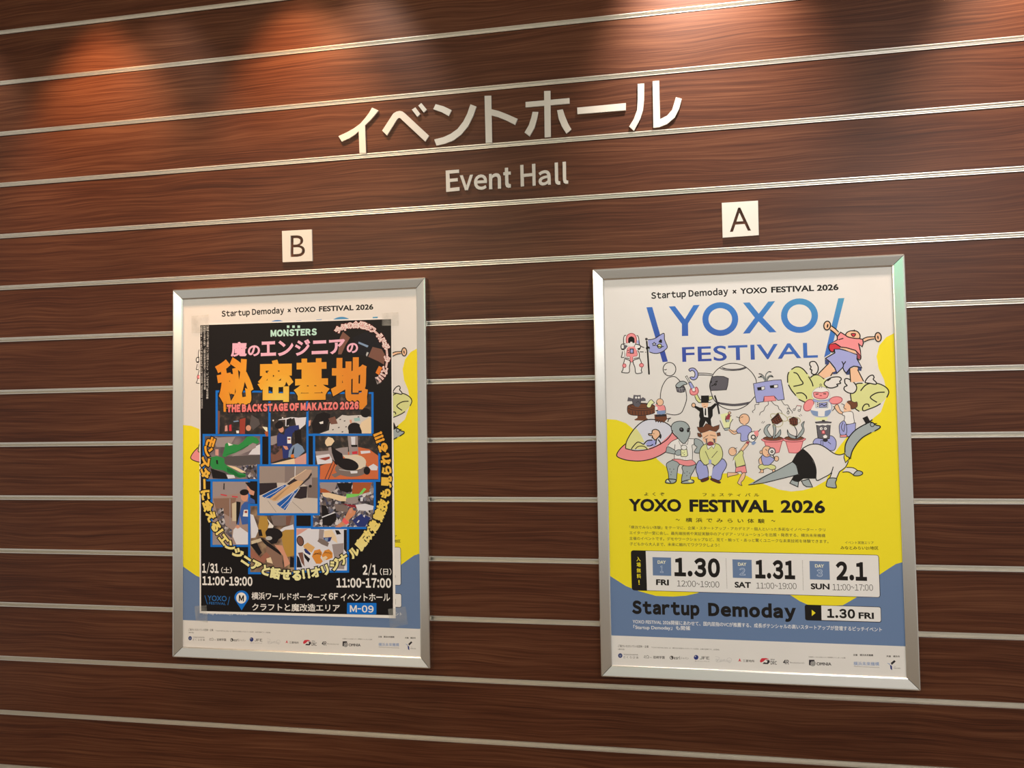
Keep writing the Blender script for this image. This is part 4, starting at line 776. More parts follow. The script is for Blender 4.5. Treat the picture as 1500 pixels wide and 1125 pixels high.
  ('L','rust',8,0,0,'736 1361 797 1226'),
  ('L','rust',8,0,0,'1155 1321 1174 1166'),
  ('L','rust',8,0,0,'641 1217 851 1302'),
  ('L','rust',8,0,0,'1044 1227 1240 1232'),
  ('L','rust',8,0,0,'792 1396 847 1246'),
  ('L','rust',8,0,0,'1209 1320 1228 1165'),
  ('L','rust',8,0,0,'655 1194 869 1245'),
  ('L','rust',8,0,0,'1042 1186 1239 1191'),
  ('P','lav',1,'1614 673 1654 788 1789 825 1960 862 2080 860 2161 745 2156 592 2081 491 1853 543 1807 620'),
  ('L','dark',16,1,1,'1614 673 1654 788 1789 825 1960 862 2080 860 2161 745 2156 592 2081 491 1853 543 1807 620'),
  ('P','lav',0,'1799 748 1847 748 1843 595 1795 620'),
  ('L','dark',12,1,0,'1799 748 1847 748 1843 595 1795 620'),
  ('P','dgray',0,'1702 1172 2042 1167 2006 797 1861 786 1728 813'),
  ('L','black',16,1,0,'1702 1172 2042 1167 2006 797 1861 786 1728 813'),
  ('P','dgray',0,'1675 1224 1875 1246 2067 1218 2042 1175 1703 1180'),
  ('L','dark',16,1,0,'1675 1224 1875 1246 2067 1218 2042 1175 1703 1180'),
  ('P','white',0,'1679 1185 2054 1185 2041 1142 1969 1155 1920 1131 1848 1152 1774 1132 1702 1154'),
  ('L','dark',44,0,0,'1839 1255 1911 1253'),
  ('P','white',0,'1849 1055 1847 1044 1842 1034 1835 1026 1825 1021 1814 1019 1804 1021 1795 1026 1787 1034 1783 1044 1782 1056 1784 1067 1789 1077 1796 1084 1806 1089 1817 1091 1827 1089 1836 1084 1844 1076 1848 1066'),
  ('P','white',0,'1951 1053 1949 1042 1944 1032 1936 1025 1927 1020 1916 1018 1906 1020 1896 1025 1889 1033 1885 1043 1883 1054 1885 1065 1890 1075 1898 1083 1908 1088 1918 1090 1929 1088 1938 1083 1945 1075 1950 1064'),
  ('P','black',0,'1832 1048 1830 1045 1827 1042 1824 1040 1816 1040 1813 1042 1810 1045 1808 1053 1809 1057 1813 1063 1817 1065 1824 1065 1828 1063 1830 1060 1832 1056'),
  ('P','black',0,'1924 1047 1922 1044 1919 1041 1916 1039 1908 1039 1905 1041 1902 1044 1901 1048 1900 1051 1901 1055 1903 1059 1906 1062 1909 1064 1913 1064 1916 1063 1920 1062 1922 1059 1924 1055'),
  ('P','pink',0,'1831 1004 1896 1008 1901 926 1829 927'),
  ('L','dred',16,1,0,'1831 1004 1896 1008 1901 926 1829 927'),
  ('P','white',0,'1851 863 1912 900 1960 862 1934 811 1873 811'),
  ('P','dark',0,'1969 759 1965 745 1956 732 1943 722 1925 716 1907 714 1888 716 1871 723 1858 733 1850 746 1848 761 1851 775 1860 788 1874 798 1891 804 1910 806 1928 804 1945 797 1958 787 1966 774'),
  ('L','dark',16,0,0,'1967 721 2038 657'),
  ('P','skin',0,'262 297 338 374 374 322 345 154 283 168'),
  ('P','skin',0,'279 38 367 64 368 -65 251 -70 302 -26'),
  ('L','dark',16,1,0,'279 38 367 64 368 -65 251 -70 302 -26'),
  ('P','skin',0,'577 37 652 50 660 -71 599 -66'),
  ('L','dark',16,1,0,'577 37 652 50 660 -71 599 -66'),
  ('P','green',1,'256 116 345 154 568 141 665 101 664 37 564 12 466 51 341 12 255 51'),
  ('L','dark',16,1,1,'256 116 345 154 568 141 665 101 664 37 564 12 466 51 341 12 255 51'),
  ('P','lav',1,'326 361 451 399 585 334 646 269 530 141 443 128 357 154'),
  ('L','dark',16,1,1,'326 361 451 399 585 334 646 269 530 141 443 128 357 154'),
  ('L','dark',16,0,1,'338 361 261 271 270 155'),
  ('P','skin',0,'366 465 364 452 359 441 352 431 343 425 333 421 322 421 312 425 303 432 296 441 292 453 291 465 293 478 298 489 305 498 314 505 324 508 335 508 345 505 354 498 361 488 365 477'),
  ('L','dark',16,1,0,'366 465 364 452 359 441 352 431 343 425 333 421 322 421 312 425 303 432 296 441 292 453 291 465 293 478 298 489 305 498 314 505 324 508 335 508 345 505 354 498 361 488 365 477'),
  ('P','skin',0,'585 481 579 441 564 404 541 374 512 352 479 341 445 341 413 353 385 375 363 406 350 443 346 483 352 523 368 560 391 590 420 612 453 623 487 623 519 611 547 589 568 558 581 521'),
  ('L','dark',16,1,0,'585 481 579 441 564 404 541 374 512 352 479 341 445 341 413 353 385 375 363 406 350 443 346 483 352 523 368 560 391 590 420 612 453 623 487 623 519 611 547 589 568 558 581 521'),
  ('P','skin',0,'755 294 752 276 745 260 735 246 722 236 707 231 691 231 676 236 664 246 654 260 648 277 646 295 649 313 656 330 666 343 680 353 695 358 710 358 725 353 738 343 747 329 753 312'),
  ('L','dark',16,1,0,'755 294 752 276 745 260 735 246 722 236 707 231 691 231 676 236 664 246 654 260 648 277 646 295 649 313 656 330 666 343 680 353 695 358 710 358 725 353 738 343 747 329 753 312'),
  ('L','dark',16,0,0,'430 542 479 503'),
  ('P','dred',0,'508 394 507 390 504 386 499 383 494 382 488 381 482 382 476 384 472 386 469 390 468 394 469 398 472 402 482 406 488 407 495 406 500 404 504 401 507 398'),
  ('P','white',0,'674 480 670 454 659 430 643 410 622 396 599 389 575 389 552 397 533 411 517 431 508 455 505 482 510 508 520 532 537 552 557 566 580 573 604 573 627 565 647 551 662 531 671 507'),
  ('L','dgray',28,1,0,'674 480 670 454 659 430 643 410 622 396 599 389 575 389 552 397 533 411 517 431 508 455 505 482 510 508 520 532 537 552 557 566 580 573 604 573 627 565 647 551 662 531 671 507'),
  ('P','black',0,'629 476 627 464 621 453 613 444 602 439 591 437 579 439 569 445 561 453 556 464 555 476 557 488 563 499 571 507 582 513 593 515 605 513 615 507 623 498 628 488'),
  ('P','white',0,'604 472 602 468 599 465 596 464 592 463 584 465 582 468 580 472 580 480 582 484 585 486 589 488 592 489 596 488 600 486 604 480'),
  ('L','dark',25,0,0,'612 385 659 295'),
  ('P','gray',0,'-19 -375 335 -169 712 11 1087 215 1195 112 1229 -119 903 -195 456 -298'),
  ('L','black',22,0,1,'107 -336 410 -156 712 -2 1087 210'),
  ('L','black',22,0,1,'-19 -380 331 -336 705 -246 1230 -113'),
  ('L','black',19,0,1,'1087 210 1182 112 1230 -113'),
  ('P','black',0,'1075 215 1192 420 1342 547 1438 470 1555 315 1656 59 1672 -221 1344 -221 1244 -298 1049 -246 1101 -157 1237 -119 1195 112'),
  ('P','gray',0,'1062 -246 1010 -336 1203 -431 1224 -298 1146 -285'),
  ('L','black',22,1,0,'1062 -246 1010 -336 1203 -431 1224 -298 1146 -285'),
  ('P','gray',0,'1293 -277 1477 -234 1561 -431 1411 -426 1339 -375'),
  ('L','black',22,1,0,'1293 -277 1477 -234 1561 -431 1411 -426 1339 -375'),
  ('P','paper',0,'1342 547 1516 649 1711 660 1879 594 2091 427 2234 383 2355 412 2445 234 2369 82 2221 -44 2131 -222 1974 -222 2002 -120 1659 -260 1665 -43 1601 238 1461 444'),
  ('L','black',25,0,1,'1342 547 1516 643 1711 660 1879 589 2091 427 2234 383 2350 412'),
  ('L','black',22,0,1,'1342 547 1485 418 1601 238 1660 8 1659 -260 1830 -196 2002 -95 2054 7 2075 83'),
  ('L','black',22,0,1,'2445 221 2368 70 2221 -44'),
  ('L','black',22,0,1,'2039 -69 1974 -222'),
  ('L','black',22,0,1,'2221 -44 2143 -222'),
  ('P','gray',1,'1970 -209 2143 -217 2116 -323 2131 -450 1991 -445 1896 -412 1912 -298'),
  ('L','black',22,1,1,'1970 -209 2143 -217 2116 -323 2131 -450 1991 -445 1896 -412 1912 -298'),
  ('P','paper',0,'2292 -57 2392 62 2559 43 2652 -20 2553 -134 2436 -57'),
  ('L','black',22,0,1,'2392 62 2559 51 2664 -25'),
  ('L','black',22,0,1,'2292 -57 2436 -50 2553 -126'),
  ('P','gray',1,'2640 -25 2747 -41 2773 -96 2684 -147 2553 -134'),
  ('L','black',22,1,1,'2640 -25 2747 -41 2773 -96 2684 -147 2553 -134'),
  ('P','gray',0,'2368 438 2386 641 2489 843 2637 1007 2832 1131 3001 1205 3072 1179 3129 1127 3223 1101 3185 1025 3016 939 2823 840 2675 689 2549 487 2491 323 2413 348'),
  ('L','black',28,0,1,'2368 438 2386 641 2489 843 2637 1007 2832 1131 3001 1205 3083 1166 3129 1127 3223 1101 3210 1050 3089 976'),
  ('L','black',28,0,1,'3016 944 2823 835 2675 689 2549 487 2496 315'),
  ('L','black',19,1,0,'3089 1140 3087 1127 3082 1115 3074 1105 3064 1097 3053 1092 3040 1090 3028 1092 3017 1097 3007 1106 3000 1116 2996 1128 2994 1142 2997 1155 3002 1167 3010 1177 3020 1185 3031 1190 3044 1192 3056 1190 3067 1184 3077 1176 3084 1166 3088 1153'),
  ('P','yellow',0,'2356 425 2401 349 2495 297 2434 247 2372 184 2340 311'),
  ('L','black',22,1,0,'2356 425 2401 349 2495 297 2434 247 2372 184 2340 311'),
  ('L','black',25,0,0,'2447 297 2514 297'),
  ('P','black',0,'2814 1309 2931 1366 2990 1230 2886 1173'),
  ('L','black',28,0,0,'2869 1143 3051 1267'),
  ('L','black',22,0,0,'3071 1166 3154 1165'),
 ]),
 ('title_text', [
  ('T','black','よくぞ',-2686,-668,-2159,-671,90,0.02,'b',2.0),
  ('T','black','フェスティバル',-1182,-679,244,-685,89,0.02,'b',2.1),
  ('T','black','YOXO',-3100,-1078,-1735,-1085,329,0.05,'c',1.02),
  ('T','black','FESTIVAL',-1522,-1086,584,-1095,325,0.05,'c',1.02),
  ('T','black','2026',765,-1093,1847,-1099,323,0.045,'c',1.05),
  ('T','black','〜',-1882,-1319,-1779,-1318,47,0.01,'b',1.0),
  ('T','black','横浜でみらい体験',-1631,-1356,363,-1369,115,0.02,'b',2.0),
  ('T','black','〜',524,-1326,623,-1325,46,0.01,'b',1.0),
 ]),
 ('body_text', [
  ('T','txt','「横浜でみらい体験」をテーマに、企業・スタートアップ・アカデミア・個人といった多彩なイノベーター・クリ',-3095,-1545,1835,-1562,87,0.006,'b',1.0),
  ('T','txt','エイターが一堂に会し、最先端技術や実証実験中のアイデア・ソリューションを出展・発表する、横浜未来機構',-3098,-1693,1831,-1710,90,0.006,'b',1.0),
  ('T','txt','主催のイベントです。デモやワークショップなど、見て・触って・あっと驚くユニークな未来技術を体験できます。',-3101,-1841,1902,-1857,90,0.006,'b',1.0),
  ('T','txt','子どもから大人まで、未来に触れてワクワクしよう！',-3097,-1989,-792,-1990,90,0.006,'b',1.0),
 ]),
 ('venue_note', [
  ('T','txt','イベント実施エリア',2298,-1870,2977,-1870,76,0.006,'b',1.0),
  ('T','black','みなとみらい21地区',2189,-2008,3084,-2004,86,0.02,'b',1.0),
 ]),
 ('schedule_panel', [
  ('P','black',0,'-3071 -2192 -3068 -2163 -3058 -2140 -3042 -2124 -3020 -2114 -2991 -2111 3019 -2130 3045 -2133 3066 -2143 3080 -2158 3089 -2180 3092 -2207 3093 -3121 3090 -3149 3081 -3170 3067 -3185 3047 -3194 3021 -3197 -2988 -3168 -3017 -3164 -3039 -3154 -3056 -3138 -3065 -3116 -3069 -3087'),
  ('P','panel',0,'-2678 -2187 -2676 -2164 -2668 -2146 -2656 -2133 -2638 -2125 -2615 -2123 3021 -2142 3041 -2145 3058 -2152 3069 -2165 3076 -2182 3078 -2204 3077 -3123 3075 -3145 3068 -3162 3057 -3175 3041 -3182 3020 -3184 -2607 -3158 -2630 -3155 -2648 -3147 -2661 -3134 -2668 -3116 -2671 -3093'),
  ('P','panel',0,'-2682 -2123 -2430 -2124 -2454 -3152 -2671 -3157'),
  ('T','yellow','入',-2930,-2401,-2820,-2399,121,0.02,'b',1.0),
  ('T','yellow','場',-2929,-2551,-2819,-2549,121,0.02,'b',1.0),
  ('T','yellow','無',-2928,-2701,-2819,-2699,121,0.02,'b',1.0),
  ('T','yellow','料',-2928,-2851,-2818,-2849,121,0.02,'b',1.0),
  ('T','yellow','！',-2891,-3016,-2855,-3015,121,0.02,'b',1.0),
  ('P','blue',0,'-2509 -2283 -2030 -2288 -2034 -2766 -2510 -2761'),
  ('P','blue',0,'-470 -2305 9 -2310 6 -2784 -471 -2779'),
  ('T','cream','DAY',-2378,-2452,-2165,-2453,84,0.035,'c',1.0),
  ('T','cream','DAY',-334,-2468,-125,-2469,83,0.035,'c',1.0),
  ('T','lgray2','1',-2321,-2686,-2238,-2690,189,0.05,'n',1.0),
  ('T','blue','1',-2311,-2678,-2249,-2682,174,0.0,'n',1.0),
  ('T','lgray2','2',-306,-2709,-156,-2713,191,0.05,'n',1.0),
  ('T','blue','2',-288,-2698,-171,-2701,170,0.0,'n',1.0),
  ('T','black','1.30',-1951,-2770,-790,-2778,486,0.065,'n',1.0),
  ('T','black','FRI',-2433,-3011,-2102,-3016,152,0.05,'c',1.0),
  ('T','txt','12:00~19:00',-1891,-3034,-817,-3040,157,-0.008,'n',1.0),
  ('T','black','1.31',90,-2782,1069,-2789,478,0.065,'n',1.0),
  ('T','black','SAT',-432,-3030,-26,-3031,149,0.05,'c',1.0),
  ('T','txt','11:00~19:00',108,-3043,1096,-3034,154,-0.008,'n',1.0),
  ('P','blue',0,'1428 -2312 1906 -2316 1906 -2780 1426 -2778'),
  ('T','cream','DAY',1558,-2474,1776,-2475,81,0.035,'c',1.0),
  ('T','lgray2','3',1590,-2704,1735,-2708,188,0.05,'n',1.0),
  ('T','blue','3',1607,-2693,1721,-2696,167,0,'n',1.0),
  ('T','black','2.1',2054,-2784,2791,-2788,469,0.065,'n',1.0),
  ('T','black','SUN',1440,-3026,1893,-3024,147,0.05,'c',1.0),
  ('T','txt','11:00~17:00',1965,-3038,2925,-3029,156,-0.008,'n',1.0),
  ('P','black',0,'1266 -2310 1262 -2317 1254 -2317 1250 -2310 1254 -2303 1262 -2303'),
  ('P','black',0,'1266 -2345 1261 -2352 1254 -2352 1250 -2345 1254 -2338 1262 -2338'),
  ('P','black',0,'1266 -2380 1261 -2387 1254 -2387 1250 -2380 1254 -2373 1262 -2373'),
  ('P','black',0,'1265 -2415 1261 -2422 1254 -2422 1250 -2415 1254 -2408 1262 -2408'),
  ('P','black',0,'1265 -2450 1261 -2457 1253 -2457 1250 -2450 1254 -2443 1262 -2443'),
  ('P','black',0,'1265 -2485 1261 -2492 1253 -2492 1250 -2485 1254 -2478 1262 -2478'),
  ('P','black',0,'1265 -2520 1261 -2527 1253 -2527 1250 -2520 1254 -2513 1262 -2513'),
  ('P','black',0,'1265 -2555 1261 -2562 1253 -2562 1250 -2555 1254 -2548 1261 -2548'),
  ('P','black',0,'1265 -2590 1261 -2597 1253 -2597 1249 -2590 1254 -2583 1261 -2583'),
  ('P','black',0,'1265 -2625 1261 -2632 1253 -2632 1249 -2625 1253 -2618 1261 -2618'),
  ('P','black',0,'1265 -2660 1261 -2667 1253 -2667 1249 -2660 1253 -2653 1261 -2653'),
  ('P','black',0,'1265 -2695 1261 -2702 1253 -2702 1249 -2695 1253 -2688 1261 -2688'),
  ('P','black',0,'1265 -2730 1261 -2737 1253 -2737 1249 -2730 1253 -2723 1261 -2723'),
  ('P','black',0,'1265 -2765 1261 -2772 1253 -2772 1249 -2765 1253 -2758 1261 -2758'),
  ('P','black',0,'1265 -2800 1260 -2807 1253 -2807 1249 -2800 1253 -2793 1261 -2793'),
  ('P','black',0,'1264 -2835 1260 -2842 1253 -2842 1249 -2835 1253 -2828 1261 -2828'),
  ('P','black',0,'1264 -2870 1260 -2877 1253 -2877 1249 -2870 1253 -2863 1261 -2863'),
  ('P','black',0,'1264 -2905 1260 -2912 1252 -2912 1249 -2905 1253 -2898 1261 -2898'),
  ('P','black',0,'1264 -2940 1260 -2947 1252 -2947 1249 -2940 1253 -2933 1261 -2933'),
  ('P','black',0,'1264 -2975 1260 -2982 1252 -2982 1249 -2975 1253 -2968 1261 -2968'),
  ('P','black',0,'1264 -3010 1260 -3017 1252 -3017 1249 -3010 1253 -3003 1260 -3003'),
  ('P','black',0,'1264 -3045 1260 -3052 1252 -3052 1248 -3045 1253 -3038 1260 -3038'),
  ('P','black',0,'-623 -2298 -627 -2305 -635 -2305 -639 -2298 -635 -2291 -627 -2290'),
  ('P','black',0,'-623 -2333 -627 -2340 -635 -2341 -639 -2333 -635 -2326 -626 -2326'),
  ('P','black',0,'-622 -2369 -627 -2376 -635 -2376 -638 -2369 -634 -2362 -626 -2362'),
  ('P','black',0,'-622 -2404 -626 -2412 -634 -2412 -638 -2405 -634 -2397 -626 -2397'),
  ('P','black',0,'-622 -2440 -626 -2447 -634 -2447 -638 -2440 -634 -2433 -626 -2433'),
  ('P','black',0,'-621 -2476 -626 -2483 -634 -2483 -638 -2476 -633 -2469 -625 -2469'),
  ('P','black',0,'-621 -2511 -625 -2518 -633 -2519 -637 -2512 -633 -2504 -625 -2504'),
  ('P','black',0,'-621 -2547 -625 -2554 -633 -2554 -637 -2547 -633 -2540 -625 -2540'),
  ('P','black',0,'-620 -2582 -625 -2590 -633 -2590 -637 -2583 -632 -2575 -624 -2575'),
  ('P','black',0,'-620 -2618 -624 -2625 -632 -2625 -636 -2618 -632 -2611 -624 -2611'),
  ('P','black',0,'-620 -2654 -624 -2661 -632 -2661 -636 -2654 -632 -2647 -624 -2646'),
  ('P','black',0,'-620 -2689 -624 -2696 -632 -2697 -636 -2689 -631 -2682 -623 -2682'),
  ('P','black',0,'-619 -2725 -623 -2732 -632 -2732 -635 -2725 -631 -2718 -623 -2718'),
  ('P','black',0,'-619 -2760 -623 -2768 -631 -2768 -635 -2761 -631 -2753 -623 -2753'),
  ('P','black',0,'-619 -2796 -623 -2803 -631 -2803 -635 -2796 -631 -2789 -622 -2789'),
  ('P','black',0,'-618 -2831 -623 -2839 -631 -2839 -634 -2832 -630 -2824 -622 -2824'),
  ('P','black',0,'-618 -2867 -622 -2874 -630 -2874 -634 -2867 -630 -2860 -622 -2860'),
  ('P','black',0,'-618 -2902 -622 -2910 -630 -2910 -634 -2903 -630 -2896 -622 -2895'),
  ('P','black',0,'-617 -2938 -622 -2945 -630 -2945 -634 -2938 -629 -2931 -621 -2931'),
  ('P','black',0,'-617 -2974 -621 -2981 -629 -2981 -633 -2974 -629 -2967 -621 -2966'),
  ('P','black',0,'-617 -3009 -621 -3016 -629 -3016 -633 -3009 -629 -3002 -621 -3002'),
  ('P','black',0,'-617 -3045 -621 -3052 -629 -3052 -633 -3045 -628 -3038 -620 -3038'),
 ]),
 ('demoday_text', [
  ('T','black','Startup',-3077,-3782,-1335,-3780,350,0.075,'n',0.95),
  ('T','black','Demoday',-1114,-3782,1065,-3776,344,0.075,'n',0.95),
  ('T','white','YOXO FESTIVAL 2026開催にあわせて、国内屈指のVCが推薦する、成長ポテンシャルの高いスタートアップが登壇するピッチイベント',-3066,-4039,3100,-4045,115,0.012,'b',1.0),
  ('T','white','「Startup Demoday」も開催',-3047,-4204,-1582,-4183,132,0.012,'b',1.0),
  ('P','black',0,'1279 -3480 1281 -3458 1288 -3441 1300 -3429 1316 -3422 1337 -3420 3041 -3421 3061 -3423 3077 -3431 3088 -3442 3094 -3459 3096 -3480 3095 -3755 3093 -3776 3086 -3793 3075 -3804 3059 -3811 3039 -3814 1338 -3815 1317 -3813 1301 -3806 1289 -3794 1282 -3777 1280 -3755'),
  ('P','panel',0,'1679 -3482 1681 -3464 1687 -3449 1697 -3439 1710 -3433 1728 -3431 3037 -3435 3054 -3437 3068 -3443 3077 -3453 3083 -3468 3085 -3486 3083 -3747 3081 -3765 3075 -3779 3065 -3789 3052 -3795 3035 -3797 1725 -3796 1707 -3794 1694 -3788 1684 -3778 1678 -3763 1676 -3745'),
  ('P','panel',0,'1679 -3431 1826 -3432 1815 -3797 1676 -3796'),
  ('P','yellow',0,'1446 -3544 1538 -3621 1444 -3701'),
  ('T','black','1.30',1813,-3733,2479,-3734,231,0.06,'n',1.0),
  ('T','black','FRI',2562,-3732,2922,-3731,158,0.045,'c',1.0),
 ]),
 ('sponsor_row', [
  ('T','txt','ご協力いただいている団体・企業',-3463,-4670,-2664,-4659,65,0.012,'b',1.0),
  ('T','txt','「YOXO FESTIVAL 2026」は、横浜市の支援をいただいている団体、企業の皆様です。(50音順)',-2589,-4665,-862,-4661,42,0.0,'b',1.0),
  ('T','txt','（順不同）',-3461,-4742,-3292,-4743,38,0.01,'b',1.0),
  ('P','navy',0,'-3353 -4887 -3356 -4906 -3365 -4923 -3378 -4937 -3394 -4946 -3412 -4950 -3429 -4948 -3445 -4940 -3458 -4927 -3465 -4910 -3468 -4891 -3465 -4872 -3456 -4855 -3443 -4841 -3427 -4832 -3409 -4828 -3391 -4830 -3375 -4838 -3363 -4851 -3355 -4868'),
  ('L','lgray',11,0,0,'-3429 -4875 -3411 -4912 -3391 -4873'),
  ('T','txt','YOKOHAMA',-3326,-4874,-2943,-4867,34,0.0,'c',1.0),
  ('T','txt','さくらびあ',-3328,-4956,-2936,-4950,61,0,'b',1.3),
  ('L','txt',9,1,0,'-2787 -4915 -2773 -4868 -2735 -4885 -2697 -4857 -2669 -4873 -2667 -4924 -2784 -4921'),
  ('T','txt','学校法人',-2636,-4923,-2576,-4922,27,0,'b',1.0),
  ('T','txt','岩崎学園',-2554,-4934,-2257,-4930,76,0.015,'b',1.0),
  ('P','paper',0,'-2037 -4887 -2039 -4899 -2044 -4910 -2052 -4919 -2062 -4926 -2073 -4930 -2085 -4930 -2096 -4927 -2106 -4921 -2113 -4913 -2118 -4902 -2119 -4891 -2117 -4879 -2112 -4868 -2104 -4859 -2094 -4852 -2083 -4848 -2071 -4848 -2060 -4850 -2050 -4856 -2043 -4865 -2038 -4876'),
  ('L','txt',15,1,0,'-2037 -4887 -2039 -4899 -2044 -4910 -2052 -4919 -2062 -4926 -2073 -4930 -2085 -4930 -2096 -4927 -2106 -4921 -2113 -4913 -2118 -4902 -2119 -4891 -2117 -4879 -2112 -4868 -2104 -4859 -2094 -4852 -2083 -4848 -2071 -4848 -2060 -4850 -2050 -4856 -2043 -4865 -2038 -4876'),
  ('P','txt',0,'-2090 -4859 -2049 -4850 -2044 -4923 -2077 -4906'),
  ('T','txt','esri',-2021,-4928,-1865,-4925,75,0.03,'n',1.0),
  ('T','txt','ジャパン',-1855,-4921,-1642,-4920,57,0,'b',1.0),
  ('P','navy2',0,'-1392 -4854 -1396 -4873 -1405 -4891 -1418 -4905 -1435 -4914 -1453 -4918 -1471 -4916 -1488 -4908 -1500 -4895 -1508 -4878 -1511 -4859 -1507 -4839 -1498 -4822 -1485 -4808 -1468 -4798 -1450 -4794 -1432 -4797 -1415 -4805 -1403 -4818 -1395 -4835'),
  ('P','lgray',0,'-1453 -4834 -1454 -4838 -1456 -4843 -1460 -4846 -1465 -4849 -1475 -4849 -1479 -4847 -1483 -4844 -1485 -4840 -1486 -4835 -1485 -4830 -1483 -4826 -1479 -4823 -1474 -4820 -1469 -4819 -1464 -4820 -1459 -4822 -1456 -4825 -1453 -4829'),
  ('T','txt','JFE',-1360,-4901,-1116,-4899,75,0.02,'n',1.3),
  ('T','txt','JFE エンジニアリング',-1486,-4970,-1117,-4970,34,0.0,'b',1.0),
  ('T','lgray','BrainWing',-956,-4937,-592,-4946,64,-0.005,'n',1.0),
  ('L','lgray',7,0,1,'-962 -4812 -862 -4845 -938 -4951 -810 -4936 -735 -4877'),
  ('L','lgray',7,1,0,'-559 -4889 -562 -4903 -568 -4917 -577 -4929 -590 -4938 -604 -4944 -619 -4947 -634 -4946 -648 -4941 -660 -4932 -669 -4921 -674 -4908 -676 -4893 -673 -4879 -667 -4865 -658 -4853 -645 -4844 -631 -4838 -616 -4835 -601 -4837 -587 -4842 -575 -4850 -566 -4861 -561 -4874'),
  ('P','red',0,'-356 -4834 -336 -4885 -358 -4897 -380 -4887'),
  ('P','red',0,'-406 -4921 -365 -4883 -355 -4904'),
  ('P','red',0,'-308 -4921 -350 -4882 -358 -4908'),
  ('T','txt','三菱地所',-279,-4927,9,-4925,63,0.015,'b',1.0),
  ('P','red',0,'151 -4860 189 -4812 296 -4804 376 -4832 277 -4845 231 -4893 167 -4924 141 -4897'),
  ('P','dark',0,'206 -4955 258 -4892 304 -4854 375 -4851 386 -4905 337 -4957'),
  ('P','paper',0,'231 -4912 295 -4859 309 -4872 330 -4871 311 -4927 293 -4918'),
  ('T','dark','株式会社',406,-4851,509,-4851,33,0.02,'b',1.0),
  ('T','dark','DRC',403,-4962,556,-4963,92,0.03,'n',1.0),
  ('P','dark',0,'704 -4902 759 -4826 748 -4909'),
  ('T','dark','4R',720,-4941,853,-4943,114,0.03,'n',1.0),
  ('T','txt','Revolution 4.0',877,-4909,1225,-4909,33,-0.005,'n',1.0),
  ('P','dark',0,'1341 -4805 1473 -4800 1472 -4842 1381 -4846 1378 -4940 1337 -4942'),
  ('L','dark',15,1,0,'1488 -4890 1486 -4906 1479 -4921 1469 -4934 1457 -4944 1442 -4951 1427 -4954 1412 -4952 1398 -4947 1386 -4937 1377 -4925 1371 -4910 1370 -4895 1372 -4879 1379 -4863 1388 -4850 1401 -4840 1415 -4833 1431 -4830 1446 -4832 1460 -4838 1472 -4847 1481 -4859 1487 -4874'),
  ('L','dark',15,1,0,'1462 -4891 1460 -4900 1457 -4908 1451 -4915 1444 -4921 1436 -4925 1428 -4926 1419 -4926 1412 -4922 1405 -4917 1400 -4910 1397 -4902 1396 -4893 1397 -4885 1401 -4876 1406 -4869 1413 -4863 1421 -4859 1430 -4858 1438 -4859 1446 -4862 1453 -4867 1458 -4874 1461 -4882'),
  ('P','dark',0,'1442 -4892 1441 -4896 1439 -4900 1436 -4903 1433 -4905 1429 -4906 1424 -4905 1421 -4904 1418 -4901 1416 -4897 1416 -4893 1417 -4888 1419 -4884 1422 -4881 1425 -4879 1429 -4878 1433 -4879 1437 -4881 1440 -4884 1442 -4887'),
  ('T','dark','OMNIA',1521,-4936,1878,-4928,75,0.04,'c',1.0),
  ('T','txt','（主催者とともに企画による一部開催をいたしました企業）',1330,-4749,2222,-4740,34,0.0,'b',1.0),
  ('T','txt','主催\u3000横浜未来機構',2402,-4665,2872,-4657,51,0.03,'b',1.0),
  ('T','txt','共催\u3000横浜市',3183,-4666,3496,-4659,47,0.03,'b',1.0),
  ('T','steel','横浜未来機構',2406,-4902,3008,-4889,95,0.015,'b',1.0),
  ('T','txt','YOKOHAMA FUTURE ORGANIZATION',2405,-4936,3006,-4938,19,0,'c',1.0),
  ('P','dark',0,'3278 -4805 3363 -4731 3397 -4763 3299 -4855'),
  ('P','steel',0,'3186 -4802 3265 -4828 3251 -4850'),
  ('P','navy2',0,'3256 -4847 3303 -4877 3307 -4982 3269 -4954'),
  ('T','txt','YOKOHAMA',3332,-4942,3499,-4940,24,0,'c',1.0),
  ('T','txt','Y',3342,-4897,3405,-4896,13,0,'c',1.0),
 ]),
]
